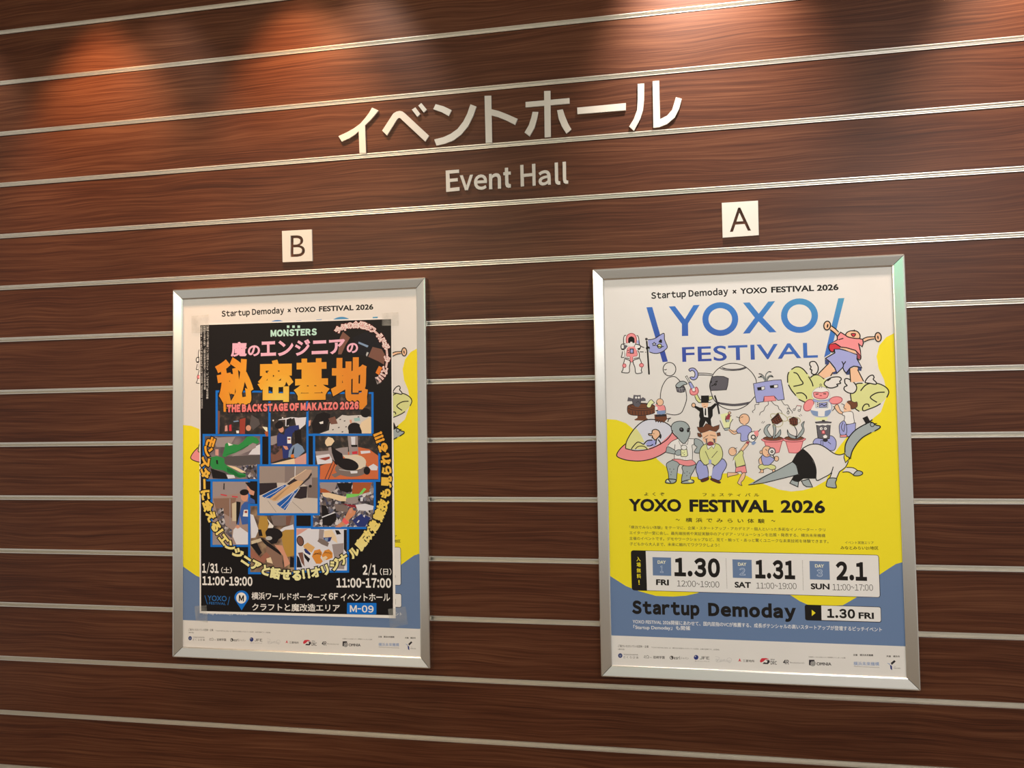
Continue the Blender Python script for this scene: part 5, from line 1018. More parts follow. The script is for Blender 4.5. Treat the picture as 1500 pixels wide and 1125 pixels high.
BLACK_ART = [
 ('paper_sheet', [
  ('P','sheetwhite',0,'-3103 4386 2908 4344 2920 -4108 -3096 -4148'),
  ('P','bk',0,'-3074 4349 2879 4303 2845 -4027 -3050 -4088'),
 ]),
 ('small_print', [
  ('T','sheetwhite','YOXO FESTIVAL 2026におけるM-09およびA-01・A-02は、',-2987,1856,-3009,4318,65,0,'b',1.0),
  ('T','sheetwhite','撮影及び取材を目的とした取材者が会場内を撮影し、公開する場合があります',-2892,2421,-2902,4320,65,0,'b',1.0),
  ('T','sheetwhite','事前の申し込みなしで、イベント当日にてご参加いただけます。',-2809,2144,-2789,4324,71,0,'b',1.0),
 ]),
 ('printed_photo_k', [
  ('P','brown2',0,'1327 3810 1425 3998 1642 3816 1501 3605 1376 3343 1271 3346'),
  ('P','brown2',0,'2176 3253 2317 3529 2592 3454 2676 3304 2656 3009 2485 3112'),
  ('P','ph_black2',0,'1712 3813 2114 3965 2458 3821 2575 3471 2317 3529 2176 3236 1882 3328 1833 3627'),
  ('P','orange2',0,'2396 2786 2501 2980 2604 2928 2499 2718'),
  ('P','bluegray',0,'1903 3691 2197 3566 2161 3517 1885 3642'),
  ('P','lgray',0,'2143 3386 2203 3368 2142 3254 2116 3304'),
  ('P','ph_mess',0,'2377 2655 2550 2700 2582 2510 2444 2456'),
 ]),
 ('printed_photo_a', [
  ('P','border',0,'-2576 2393 -826 2342 -832 1010 -2578 1029'),
  ('P','ph_dark',0,'-2506 2326 -895 2293 -900 1078 -2508 1096'),
  ('P','brown2',0,'-2503 1793 -2433 1771 -2458 1105 -2504 1106'),
  ('P','red2',0,'-1803 1525 -1617 1565 -1642 1096 -1804 1098'),
  ('P','bluegray',0,'-2013 1475 -1850 1494 -1826 1461 -1989 1446'),
  ('P','red',0,'-2141 1358 -2071 1379 -2060 1186 -2142 1187'),
  ('P','pinkp',0,'-2270 1339 -2200 1359 -2188 1188 -2282 1178'),
  ('P','skin2',0,'-1445 1264 -1449 1238 -1460 1214 -1478 1195 -1501 1184 -1526 1180 -1551 1184 -1574 1197 -1591 1216 -1603 1240 -1607 1266 -1603 1292 -1591 1316 -1573 1335 -1550 1346 -1525 1350 -1500 1346 -1478 1333 -1460 1314 -1449 1290'),
  ('P','cream',0,'-1088 1302 -928 1279 -917 1151 -974 1162'),
  ('P','dgray2',0,'-1432 1647 -1202 1516 -1157 1367 -1387 1199 -1479 1371'),
  ('P','white',0,'-1920 1195 -1827 1194 -1827 1115 -1909 1116'),
  ('P','rust2',0,'-1020 1152 -905 1162 -906 1013 -974 1014'),
 ]),
 ('printed_photo_c', [
  ('P','border',0,'293 2291 2333 2236 2321 992 285 1014'),
  ('P','ph_dark',0,'360 2227 2267 2187 2256 1054 352 1076'),
  ('P','photopaper',0,'1182 1460 1383 1603 1559 1579 1998 1593 2259 1527 2254 1062 668 1069 981 1170 1004 1358'),
  ('P','ph_black',0,'447 1366 605 1636 829 1695 1029 1629 983 1442 892 1192 758 1110 490 1092'),
  ('P','white',0,'682 1404 805 1434 804 1361 715 1352'),
  ('P','ph_black',0,'1955 1221 1945 1173 1916 1130 1871 1096 1814 1074 1752 1067 1690 1076 1634 1099 1589 1134 1561 1177 1551 1226 1562 1274 1591 1317 1636 1351 1692 1372 1755 1379 1817 1370 1873 1347 1917 1312 1945 1269'),
  ('P','ph_black',0,'1567 1205 1961 1200 1971 1065 1576 1069'),
  ('P','cream2',0,'1963 1386 2237 1548 2254 1062 1993 1075 1907 1283'),
  ('P','ph_black',0,'2238 1652 2230 1610 2208 1573 2174 1544 2132 1525 2084 1519 2037 1527 1995 1546 1961 1577 1940 1615 1933 1656 1941 1698 1963 1735 1997 1765 2040 1783 2087 1789 2134 1781 2176 1762 2210 1731 2231 1693'),
  ('P','skin2',0,'1602 1454 1668 1463 1678 1370 1623 1360'),
  ('P','brown2',0,'961 1505 1161 1565 1248 1355 1049 1336'),
  ('P','skin2',0,'358 1451 425 1471 413 1324 356 1283'),
  ('P','teal2',0,'1734 1504 1910 1522 1931 1428 1755 1410'),
  ('P','dgray2',0,'1293 1479 1342 1495 1351 1466 1306 1454'),
  ('P','dgray2',0,'1425 1436 1474 1451 1483 1422 1438 1410'),
  ('P','dgray2',0,'1070 1190 1118 1206 1127 1177 1083 1165'),
  ('P','dgray2',0,'1247 1250 1296 1266 1305 1237 1260 1225'),
  ('P','dgray2',0,'1468 1268 1517 1284 1525 1255 1481 1243'),
  ('P','dgray2',0,'1357 1124 1405 1140 1414 1111 1370 1099'),
  ('P','dgray2',0,'1844 1544 1892 1560 1901 1530 1857 1519'),
 ]),
 ('printed_photo_b', [
  ('P','border',0,'-891 2316 360 2277 346 165 -900 170'),
  ('P','ph_dark',0,'-822 2251 292 2228 280 228 -831 233'),
  ('P','photowhite',0,'-592 1482 -364 1497 -365 1303 -252 1302 -308 1461 -81 1545 -26 1299 86 1210 256 1347 285 1557 51 1543 -175 1564 -554 1508'),
  ('P','ph_black',0,'-326 1496 -175 1547 -176 1459 -280 1320 -337 1303'),
  ('P','gray2',0,'-822 1009 -632 1042 -633 743 -823 762'),
  ('P','brown2',0,'-824 498 -482 671 -408 372 -806 251'),
  ('P','flora',0,'-814 744 -633 813 -520 724 -558 584 -672 488 -824 498'),
  ('P','navy2',0,'-632 1007 -575 1112 -404 1057 -366 1215 -214 1301 50 1333 68 1227 -140 1107 -218 687 -331 653 -444 741 -614 725'),
  ('P','navy2',0,'-330 828 -160 791 -181 476 -314 372 -446 373 -463 724'),
  ('P','skin2',0,'-421 1244 -416 1211 -419 1180 -430 1153 -447 1134 -469 1123 -494 1123 -520 1132 -543 1151 -562 1177 -575 1207 -580 1240 -577 1271 -567 1298 -549 1317 -527 1328 -502 1329 -476 1319 -453 1301 -434 1275'),
  ('P','ph_black',0,'-425 1395 -417 1363 -422 1328 -440 1295 -469 1266 -507 1244 -549 1232 -592 1231 -631 1240 -663 1260 -684 1287 -692 1319 -687 1354 -669 1387 -640 1416 -602 1437 -560 1449 -517 1451 -478 1441 -446 1422'),
  ('P','white',0,'-306 995 -188 993 -189 800 -307 802'),
  ('P','red2',0,'-292 951 -207 950 -207 906 -292 907'),
  ('P','skin2',0,'-444 741 -312 723 -274 635 -350 618 -406 671'),
  ('P','ph_black',0,'-83 1177 124 1192 140 806 -66 808'),
  ('P','bluegray',0,'-276 407 -256 582 -142 739 9 807 158 719 232 578 6 387'),
  ('P','ph_black',0,'-143 616 -86 721 -106 511 -181 476'),
  ('P','orange2',0,'-200 476 -106 493 -88 388 -200 389'),
  ('P','cream2',0,'-826 208 -88 371 -70 204'),
  ('P','pinkp',0,'-88 353 279 526 277 203 -70 204'),
  ('P','white',0,'-717 1475 -718 1468 -722 1461 -728 1456 -736 1452 -744 1451 -752 1452 -759 1456 -765 1462 -769 1469 -770 1476 -769 1484 -765 1491 -759 1496 -752 1499 -744 1501 -735 1499 -728 1496 -722 1490 -718 1483'),
  ('P','white',0,'-426 1550 -428 1544 -431 1538 -436 1534 -442 1531 -449 1530 -456 1531 -463 1534 -468 1539 -471 1545 -472 1551 -471 1558 -467 1564 -462 1568 -456 1571 -449 1572 -442 1571 -436 1568 -431 1563 -427 1557'),
 ]),
 ('printed_photo_d', [
  ('P','border',0,'-2998 1110 -1089 1076 -1095 -289 -2999 -288'),
  ('P','ph_room',0,'-2927 1045 -1158 1026 -1163 -225 -2928 -224'),
  ('P','gray2',0,'-2669 1000 -1944 1014 -2131 716 -2552 720'),
  ('P','photowhite',0,'-1343 710 -1159 793 -1160 486 -1528 488'),
  ('P','ph_mess',0,'-2038 417 -1528 456 -1276 200 -1277 -223 -1531 -223 -1853 118 -2039 289'),
  ('P','ph_black',0,'-2741 99 -2272 -52 -2180 -222 -2671 -201'),
  ('P','dgray2',0,'-2318 440 -1160 475 -1161 221 -1853 160 -2272 205'),
  ('P','cgreen',0,'-2365 440 -2294 654 -2271 803 -2201 845 -2037 801 -1852 778 -1712 862 -1573 1010 -1411 1029 -1250 964 -1182 857 -1251 794 -1389 838 -1527 754 -1759 628 -1945 544 -2155 482 -2272 418'),
  ('P','gray2',0,'-1945 523 -1736 607 -1527 754 -1389 827 -1274 794 -1297 688 -1528 584 -1760 500 -2038 438'),
  ('P','cgreen2',0,'-2271 482 -2038 524 -1759 628 -1527 743 -1527 775 -1945 566 -2225 503'),
  ('P','cgreen',0,'-2740 421 -2552 452 -2388 419 -2295 376 -2295 247 -2225 183 -2086 97 -1854 -31 -1622 -74 -1611 -159 -1808 -191 -1947 -138 -2133 -73 -2249 -9 -2342 34 -2670 78 -2752 185'),
  ('P','cgreen2',0,'-2225 119 -2039 54 -1831 -95 -1623 -117 -1646 -170 -1854 -170 -2040 -73 -2202 -9'),
  ('P','cream2',0,'-2225 183 -1946 139 -1761 53 -1599 -32 -1761 -32 -1993 75'),
  ('P','ph_black',0,'-2564 334 -2506 334 -2494 205 -2553 227'),
  ('P','white',0,'-2189 845 -2014 780 -2154 749'),
  ('P','dgray2',0,'-2038 417 -1945 416 -1946 224 -2015 289'),
  ('P','photowhite',0,'-2226 -94 -1993 -106 -1947 -191 -2180 -212'),
  ('P','pinkp',0,'-2587 656 -2482 655 -2482 462 -2588 484'),
 ]),
 ('printed_photo_e', [
  ('P','border',0,'489 1080 2524 1045 2510 -306 479 -305'),
  ('P','ph_dark',0,'555 1017 2459 996 2446 -244 547 -243'),
  ('P','torange',0,'706 150 1195 314 1373 459 1858 683 2185 618 2454 431 2447 -227 692 -236'),
  ('P','gray2',0,'553 568 976 586 1331 667 1551 686 1549 437 974 357 596 359'),
  ('P','photowhite',0,'575 443 1042 502 1084 231 618 192'),
  ('P','red2',0,'663 359 997 419 997 357 863 305'),
  ('P','gray2',0,'1543 997 1850 994 1856 435 1593 457'),
  ('P','photowhite',0,'1642 975 1773 974 1771 746 1661 726'),
  ('P','ph_black',0,'1640 747 1837 745 1836 683 1661 685'),
  ('P','red',0,'1671 550 1835 569 1834 487 1681 477'),
  ('P','cream2',0,'867 879 957 983 1090 939 1144 856 1044 731 911 712 856 796'),
  ('P','ph_black',0,'1044 721 1198 605 1374 500 1416 313 1282 127 1150 210 1041 419'),
  ('P','gray2',0,'955 670 1044 690 1064 523 1151 273 1063 356 976 503'),
  ('P','gray3',0,'2158 62 2132 -8 2061 -71 1949 -121 1809 -153 1653 -164 1498 -153 1357 -120 1245 -70 1174 -6 1149 65 1175 135 1247 199 1360 249 1501 281 1657 291 1813 279 1953 246 2063 195 2134 132'),
  ('P','cream2',0,'2094 247 2076 181 2026 120 1949 73 1851 42 1743 32 1635 43 1537 74 1460 123 1410 183 1393 251 1411 318 1462 379 1540 426 1638 457 1747 466 1855 455 1952 424 2029 375 2078 315'),
  ('P','cream3',0,'1395 458 1637 457 1986 393 2094 268 2071 124 1853 83 1723 270 1439 396'),
  ('P','ph_black',0,'1865 112 1836 66 1779 32 1699 13 1604 12 1503 27 1406 59 1324 103 1262 155 1229 211 1227 265 1256 311 1314 345 1395 363 1490 364 1591 349 1687 317 1770 273 1830 220 1863 165'),
  ('L','lgray',19,0,1,'1282 44 1523 12 1830 1'),
  ('P','photowhite',0,'1611 1 1830 1 1829 -61 1632 -71'),
  ('P','ph_black',0,'2211 10 2206 -25 2192 -57 2170 -82 2143 -98 2112 -103 2082 -97 2055 -81 2034 -56 2020 -24 2016 11 2021 46 2035 77 2057 102 2084 118 2115 124 2145 118 2172 102 2193 77 2207 45'),
  ('L','dark',20,0,0,'1085 273 848 -226'),
  ('L','dark',20,0,0,'1150 210 948 -236'),
  ('P','photowhite',0,'2158 123 2311 205 2440 122 2417 20 2244 20'),
  ('P','gray3',0,'1037 -101 1347 2 1369 -81 1147 -184'),
  ('P','photowhite',0,'1923 569 2206 577 2227 515 1944 486'),
 ]),
 ('printed_photo_g', [
  ('P','border',0,'-2745 -236 -1476 -250 -1482 -2193 -2747 -2212'),
  ('P','wallbrown',0,'-2675 -300 -1545 -301 -1551 -2131 -2677 -2147'),
  ('P','gray2',0,'-2674 -302 -1546 -323 -1547 -471 -1824 -641 -2663 -750'),
  ('P','dark',0,'-2323 -344 -2288 -344 -2293 -536 -2335 -526'),
  ('P','brown3',0,'-2663 -793 -1917 -769 -2058 -1364 -2570 -1091'),
  ('P','ph_mess',0,'-2570 -1091 -2336 -1068 -2267 -1577 -2059 -1702 -2059 -1956 -2337 -1748 -2523 -1410'),
  ('P','cream4',0,'-2057 -939 -1917 -896 -1919 -1447 -2046 -1448'),
  ('P','ph_black',0,'-1917 -875 -1779 -896 -1826 -1446 -1919 -1553'),
  ('P','skin2',0,'-1593 -429 -1317 -471 -1363 -704 -1501 -662'),
  ('P','ph_black',0,'-1638 -323 -1282 -313 -1294 -598 -1455 -535'),
  ('P','ph_black',0,'-1386 -725 -1271 -556 -1261 -893 -1364 -873'),
  ('P','blue2',0,'-1756 -1001 -1663 -895 -1525 -873 -1502 -746 -1341 -830 -1318 -936 -1548 -937 -1550 -1528 -1734 -1551 -1803 -1277 -1827 -1552 -1896 -1553'),
  ('P','skin2',0,'-1538 -725 -1544 -770 -1561 -810 -1588 -842 -1621 -862 -1659 -870 -1696 -863 -1729 -842 -1756 -811 -1772 -771 -1778 -726 -1772 -682 -1755 -641 -1728 -609 -1695 -589 -1658 -582 -1621 -589 -1587 -609 -1561 -641 -1544 -681'),
  ('P','ph_black',0,'-1520 -597 -1524 -625 -1542 -652 -1572 -674 -1611 -690 -1654 -698 -1699 -697 -1740 -688 -1773 -671 -1796 -648 -1805 -621 -1801 -593 -1783 -567 -1753 -544 -1714 -529 -1671 -521 -1626 -521 -1585 -531 -1552 -548 -1529 -571'),
  ('P','white',0,'-1675 -1117 -1549 -1116 -1549 -1317 -1711 -1308'),
  ('P','red2',0,'-1653 -1149 -1572 -1148 -1572 -1212 -1653 -1212'),
  ('P','gray2',0,'-2138 -791 -2103 -791 -2105 -1555 -2139 -1555'),
  ('L','red',34,0,0,'-2417 -675 -2219 -706'),
  ('L','red',34,0,0,'-2056 -731 -1871 -748'),
  ('P','photowhite',0,'-2012 -1702 -1873 -1574 -1551 -1781 -1552 -2118 -1921 -2124 -2036 -1893'),
  ('P','skin2',0,'-1966 -1617 -1873 -1563 -1781 -1615 -1873 -1669'),
  ('P','gray2',0,'-2664 -1858 -2338 -2066 -2385 -2141 -2665 -2145'),
 ]),
 ('printed_photo_i', [
  ('P','border',0,'-1543 -944 -35 -949 -47 -2951 -1549 -2982'),
  ('P','ph_wood',0,'-1474 -1007 -103 -999 -113 -2890 -1480 -2918'),
  ('P','gold',0,'-1176 -1304 -948 -1302 -903 -1575 -995 -1807 -973 -1932 -1155 -1893 -1223 -1578'),
  ('P','gold',0,'-519 -1822 -360 -1653 -112 -1671 -116 -2421 -364 -2467 -452 -2135'),
  ('P','photowhite',0,'-1474 -1243 -1382 -1263 -1212 -1704 -1316 -1916 -1453 -1939'),
  ('P','ph_black',0,'-1235 -1683 -1132 -1682 -1087 -1871 -1201 -1872'),
  ('P','gray3',0,'-834 -1291 -110 -1275 -111 -1525 -450 -1570 -744 -1573'),
  ('P','brown2',0,'-358 -1298 -177 -1275 -246 -1548 -359 -1549'),
  ('P','white',0,'-948 -1365 -835 -1490 -744 -1573 -767 -1637 -926 -1638 -880 -1512'),
  ('P','photowhite',0,'-654 -1761 -427 -1612 -134 -1526 -112 -1671 -382 -1685 -609 -1802'),
  ('P','ph_black',0,'-466 -1844 -489 -1893 -536 -1933 -603 -1961 -682 -1973 -766 -1969 -847 -1949 -918 -1914 -970 -1868 -999 -1816 -1002 -1763 -979 -1714 -932 -1674 -865 -1646 -786 -1634 -702 -1638 -620 -1659 -550 -1694 -498 -1739 -470 -1791'),
  ('P','ph_black',0,'-973 -1974 -542 -1885 -656 -2075 -815 -2098'),
  ('P','lgray',0,'-791 -1930 -796 -1948 -811 -1965 -834 -1978 -862 -1987 -894 -1990 -925 -1988 -954 -1980 -976 -1967 -991 -1951 -996 -1933 -991 -1915 -976 -1898 -953 -1885 -925 -1876 -893 -1873 -862 -1875 -833 -1883 -811 -1896 -796 -1912'),
  ('P','ph_black',0,'-1156 -1935 -1087 -1934 -815 -2119 -544 -2303 -499 -2427 -770 -2307 -1042 -2080'),
  ('P','cream4',0,'-1454 -2023 -1156 -1935 -1110 -2018 -1431 -2128'),
  ('P','ph_black',0,'-1477 -2128 -1270 -2062 -1112 -2354 -1203 -2439'),
  ('P','skin3',0,'-1477 -2192 -1226 -2440 -999 -2624 -1136 -2648 -1455 -2486'),
  ('P','brown3',0,'-974 -2142 -499 -2427 -456 -2760 -727 -2765 -975 -2352'),
  ('P','skin3',0,'-975 -2331 -1158 -2480 -1044 -2625 -862 -2434'),
  ('P','cream2',0,'-976 -2519 -839 -2475 -772 -2662 -953 -2623'),
  ('P','skin2',0,'-724 -2118 -475 -2135 -386 -2342 -230 -2652 -411 -2759 -454 -2427'),
  ('P','ph_black',0,'-229 -2444 -117 -2483 -118 -2754 -253 -2756'),
 ]),
 ('printed_photo_j', [
  ('P','border',0,'-104 -1575 1565 -1570 1554 -2871 -111 -2905'),
  ('P','photowhite',0,'-37 -1637 1499 -1621 1489 -2811 -44 -2842'),
  ('P','ph_black',0,'1406 -1664 1497 -1663 1492 -2314 1401 -2213'),
  ('P','pinkp',0,'-36 -1662 328 -1641 -28 -1853'),
  ('P','gray2',0,'661 -1655 809 -1670 770 -1981 641 -1948'),
  ('P','gray2',0,'1045 -2081 1394 -2041 1391 -2316 1098 -2389'),
  ('P','ph_black',0,'1140 -1675 1250 -1683 1323 -1785 1194 -1804'),
  ('P','cream2',0,'809 -1705 1048 -1668 1175 -1873 1211 -2044 1028 -1943 808 -1877'),
  ('P','navy2',0,'780 -1895 1047 -1874 991 -1995 825 -2032'),
  ('P','bluegray',0,'826 -1912 936 -1893 917 -1996 825 -1998'),
  ('P','brown2',0,'173 -1975 180 -2013 179 -2051 169 -2084 153 -2110 130 -2128 104 -2135 75 -2131 47 -2116 21 -2092 0 -2060 -14 -2024 -21 -1985 -20 -1948 -11 -1914 6 -1888 29 -1871 55 -1864 84 -1868 112 -1882 138 -1906 159 -1938'),
  ('L','ph_black',24,1,0,'173 -1975 180 -2013 179 -2051 169 -2084 153 -2110 130 -2128 104 -2135 75 -2131 47 -2116 21 -2092 0 -2060 -14 -2024 -21 -1985 -20 -1948 -11 -1914 6 -1888 29 -1871 55 -1864 84 -1868 112 -1882 138 -1906 159 -1938'),
  ('P','sand',0,'166 -2128 306 -2039 528 -2174 416 -2331 194 -2197'),
  ('P','photowhite2',0,'157 -2197 434 -2331 415 -2469 211 -2387'),
  ('P','navy2',0,'184 -2231 250 -2213 397 -2349 378 -2401 230 -2326'),
  ('P','tiger',0,'434 -2435 509 -2261 676 -2224 749 -2326 693 -2465 766 -2567 691 -2637 562 -2639'),
  ('P','tiger',0,'730 -2395 823 -2256 952 -2220 1062 -2321 1061 -2458 876 -2530 766 -2481'),
  ('L','ph_black',12,0,0,'471 -2399 564 -2329'),
  ('L','ph_black',12,0,0,'512 -2378 597 -2342'),
  ('L','ph_black',12,0,0,'553 -2357 631 -2355'),
  ('L','ph_black',12,0,0,'594 -2335 664 -2369'),
  ('L','ph_black',12,0,0,'635 -2314 697 -2382'),
  ('L','ph_black',12,0,0,'675 -2293 730 -2395'),
  ('L','ph_black',12,0,0,'804 -2342 860 -2290'),
  ('L','ph_black',12,0,0,'850 -2331 900 -2310'),
  ('L','ph_black',12,0,0,'896 -2320 940 -2330'),
  ('L','ph_black',12,0,0,'942 -2309 981 -2350'),
  ('L','ph_black',12,0,0,'988 -2298 1021 -2370'),
  ('P','cream2',0,'729 -2464 859 -2410 914 -2461 803 -2549'),
  ('P','brown2',0,'7 -2338 156 -2318 209 -2732 117 -2613'),
  ('P','ph_black',0,'-31 -2408 43 -2476 135 -2751 -33 -2754'),
  ('P','ph_black',0,'174 -2335 378 -2505 321 -2609 211 -2473'),
  ('P','gray3',0,'660 -1914 807 -1946 954 -2048 916 -2151 732 -2085 603 -2001'),
  ('P','gray2',0,'1098 -2389 1282 -2317 1426 -2469 1406 -2777 1168 -2765'),
 ]),
 ('printed_photo_h', [
  ('P','border',0,'415 -256 2377 -270 2363 -1634 406 -1655'),
  ('P','ph_mess',0,'481 -319 2312 -319 2299 -1574 473 -1592'),
  ('P','gray2',0,'703 -320 1220 -320 1145 -545 997 -597 702 -476'),
  ('P','rust2',0,'1696 -320 2259 -320 2166 -594 1929 -663 1657 -647'),
  ('P','ph_black',0,'1202 -337 1678 -337 1621 -578 1511 -613 1292 -544'),
  ('P','rust2',0,'702 -493 850 -510 1034 -614 701 -615'),
  ('P','cream2',0,'766 -649 960 -614 1492 -733 1509 -854 1307 -855 775 -701'),
  ('P','cream2',0,'1041 -701 1031 -721 1008 -738 976 -749 936 -754 893 -752 852 -743 815 -729 787 -709 770 -688 767 -666 777 -645 800 -629 832 -618 872 -613 915 -615 957 -624 993 -638 1021 -657 1038 -679'),
  ('P','gray2',0,'1874 -818 1863 -852 1835 -884 1790 -908 1734 -925 1672 -930 1610 -925 1555 -910 1510 -885 1482 -854 1473 -819 1483 -785 1512 -754 1556 -729 1612 -713 1674 -707 1736 -712 1792 -728 1836 -752 1864 -783'),
  ('P','lgreen',0,'1492 -647 1875 -646 2022 -474 2094 -509 1966 -646 1802 -715 1491 -768'),
  ('P','ph_black',0,'1837 -784 2001 -749 2019 -834 1855 -852'),
  ('P','photowhite',0,'1910 -749 2001 -732 1982 -852 1910 -852'),
  ('P','dred2',0,'1362 -923 1690 -956 2053 -971 2270 -1047 2052 -1091 1581 -1008'),
  ('P','gray3',0,'1142 -924 1544 -991 1506 -1163 1177 -1131'),
  ('P','photowhite',0,'1763 -956 2054 -920 2306 -987 2287 -1090 2088 -1125 1871 -1109 1687 -1299 1723 -1402 1650 -1368 1834 -1127'),
  ('P','ph_black',0,'736 -961 883 -995 956 -1201 1176 -1200 1193 -1372 1008 -1563 769 -1531 752 -1307'),
  ('L','photowhite',31,0,0,'752 -1315 1140 -1174'),
  ('P','navy2',0,'1668 -1385 1924 -1212 2213 -1312 2048 -1570 1812 -1572'),
  ('P','photowhite',0,'1795 -1453 1850 -1384 1886 -1400 1831 -1469'),
  ('P','photowhite',0,'1978 -1263 2051 -1228 2032 -1314'),
  ('P','skin4',0,'1136 -1596 1394 -1405 1506 -1198 1580 -1060 1672 -1025 1689 -1111 1780 -1127 1743 -1230 1577 -1369 1522 -1472 1320 -1594'),
  ('P','coral',0,'1404 -1319 1577 -1455 1485 -1524 1358 -1422'),
  ('P','skin2',0,'1580 -1060 1672 -1025 1652 -1197 1579 -1197'),
 ]),
 ('printed_photo_f', [
  ('P','border',0,'-1248 207 692 186 681 -1262 -1253 -1276'),
  ('P','tilefloor',0,'-1179 143 625 136 615 -1200 -1184 -1213'),
  ('P','tentgray',0,'-1180 147 628 140 625 -331 -1182 -330'),
  ('P','tent2',0,'-386 144 -64 143 -66 -165 -245 -247 -389 -347'),
  ('P','darkfloor',0,'-1182 -339 -640 -330 -623 -480 -1111 -681 -1184 -698'),
  ('P','gray3',0,'307 -182 626 -182 621 -775 304 -760'),
  ('P','darkfloor',0,'-104 -629 93 -446 306 -430 286 -760 91 -794 -105 -762'),
  ('L','dgray2',8,0,0,'-922 -848 -662 -1179'),
  ('L','dgray2',8,0,0,'-159 -878 195 -1173'),
  ('L','photowhite',23,0,0,'-64 143 -75 -148'),
  ('P','ribbon',0,'-1111 -715 -785 -547 -533 -447 -389 -380 -335 -414 -641 -630 -858 -781 -1021 -765'),
  ('P','ribbon',0,'-661 -930 -391 -746 -140 -596 3 -513 39 -529 -141 -762 -375 -1127 -536 -1029'),
  ('P','darkfloor',0,'-353 -364 -66 -198 40 -281 39 -430 -246 -397'),
  ('P','woodp',0,'-876 -798 -551 -563 -282 -414 -138 -331 5 -264 183 -281 164 -347 4 -463 -140 -579 -391 -713 -607 -846 -733 -864'),
  ('P','woodp2',0,'-786 -814 -390 -530 -138 -364 -390 -563 -678 -830'),
  ('P','fabricp',0,'-102 -181 95 -65 273 50 451 41 432 -33 325 -182 200 -264 76 -281 -66 -231'),
  ('P','darkfloor',0,'21 -480 147 -347 325 -182 432 -33 450 -99 360 -215 182 -364'),
  ('P','gray2',0,'182 -364 449 -165 448 -397 341 -446'),
  ('P','ph_black',0,'444 -430 441 -442 434 -454 423 -463 409 -469 394 -471 379 -469 365 -463 354 -454 347 -442 345 -430 347 -417 354 -405 365 -396 379 -390 395 -388 410 -390 424 -396 435 -405 442 -417'),
  ('L','white',13,0,0,'-1129 -707 -803 -547 -389 -380'),
  ('L','white',13,0,0,'-1012 -765 -677 -597 -425 -430'),
  ('L','white',13,0,0,'-652 -938 -391 -763 -32 -529'),
  ('L','white',13,0,0,'-536 -1029 -284 -812 -104 -596'),
  ('L','white',13,0,0,'-375 -1127 -141 -778 75 -480'),
  ('L','white',13,0,0,'-428 -1086 -248 -895 -69 -629'),
  ('L','cream2',17,0,1,'-227 -231 6 -115 273 50'),
  ('L','white',12,0,0,'-335 -364 -209 -264 -102 -181'),
 ]),
 ('event_title', [
  ('P','mint',0,'-303 4238 -223 4235 -223 4163 -303 4166'),
  ('P','mint',0,'-132 4232 -53 4229 -53 4157 -133 4160'),
  ('P','mint',0,'30 4226 109 4223 108 4151 29 4154'),
  ('T','mint','MONSTERS',-816,3925,625,3921,198,0.08,'n',0.7),
  ('T','pinkt','魔',-2084,3367,-1569,3357,445,0.042,'b',1.0),
  ('T','pinkt','の',-1540,3372,-1155,3366,322,0.042,'b',1.0),
  ('T','pinkt','エ',-1126,3360,-647,3362,434,0.042,'b',1.0),
  ('T','pinkt','ン',-590,3349,-97,3351,454,0.042,'b',1.0),
  ('T','pinkt','ジ',-49,3339,430,3351,465,0.042,'b',1.0),
  ('T','pinkt','ニ',464,3366,962,3369,402,0.042,'b',1.0),
  ('T','pinkt','ア',1012,3349,1503,3366,422,0.042,'b',1.0),
  ('T','pinkt','の',1539,3365,1881,3368,294,0.042,'b',1.0),
  ('T','bk','秘',-2439,1771,-1253,1956,1544,0.08,'b',1.0),
  ('T','orange','秘',-2398,1808,-1293,1994,1468,0.06,'b',1.0),
  ('T','bk','密',-1281,1983,-74,1969,1309,0.08,'b',1.0),
  ('T','orange','密',-1241,2020,-114,2007,1234,0.06,'b',1.0),
  ('P','orange',0,'-2372 3105 -2240 3128 -2243 1751 -2316 1753'),
  ('T','bk','基',-139,2015,1046,2011,1279,0.08,'b',1.0),
  ('T','orange','基',-99,2051,1008,2048,1204,0.06,'b',1.0),
  ('T','bk','地',1002,1954,2195,1932,1345,0.08,'b',1.0),
  ('T','orange','地',1041,1990,2157,1969,1271,0.06,'b',1.0),
  ('P','orange',0,'1892 2221 2139 2268 2135 1892 1997 1751 1833 1767 1890 1948'),
  ('T','bk','THE BACKSTAGE OF MAKAIZO 2026',-2243,1698,1915,1730,285,0.17,'n',0.75),
  ('T','backst','THE BACKSTAGE OF MAKAIZO 2026',-2214,1735,1888,1756,226,0.105,'n',0.75),
 ]),
 ('curved_slogan', [
  ('C','bk','モ',-2728,871,-109.1,298,0.19),
  ('C','bk','ン',-2823,596,-105.6,298,0.19),
  ('C','bk','ス',-2894,275,-98.4,298,0.19),
  ('C','bk','タ',-2917,-39,-94.0,298,0.19),
  ('C','bk','ー',-2939,-367,-88.3,297,0.19),
  ('C','bk','に',-2898,-688,-80.5,297,0.19),
  ('C','bk','会',-2832,-1008,-74.1,296,0.19),
  ('C','bk','え',-2722,-1305,-66.3,296,0.19),
  ('C','bk','る',-2571,-1602,-59.9,295,0.19),
  ('C','bk','！',-2453,-1770,-56.2,295,0.19),
  ('C','bk','エ',-2316,-1983,-49.6,294,0.19),
  ('C','bk','ン',-2105,-2178,-41.8,293,0.19),
  ('C','bk','ジ',-1869,-2383,-39.0,293,0.19),
  ('C','bk','ニ',-1602,-2585,-30.7,292,0.19),
  ('C','bk','ア',-1295,-2723,-23.7,291,0.19),
  ('C','bk','と',-988,-2855,-19.1,290,0.19),
  ('C','bk','話',-695,-2931,-10.2,289,0.19),
  ('C','bk','せ',-367,-2967,-4.2,289,0.19),
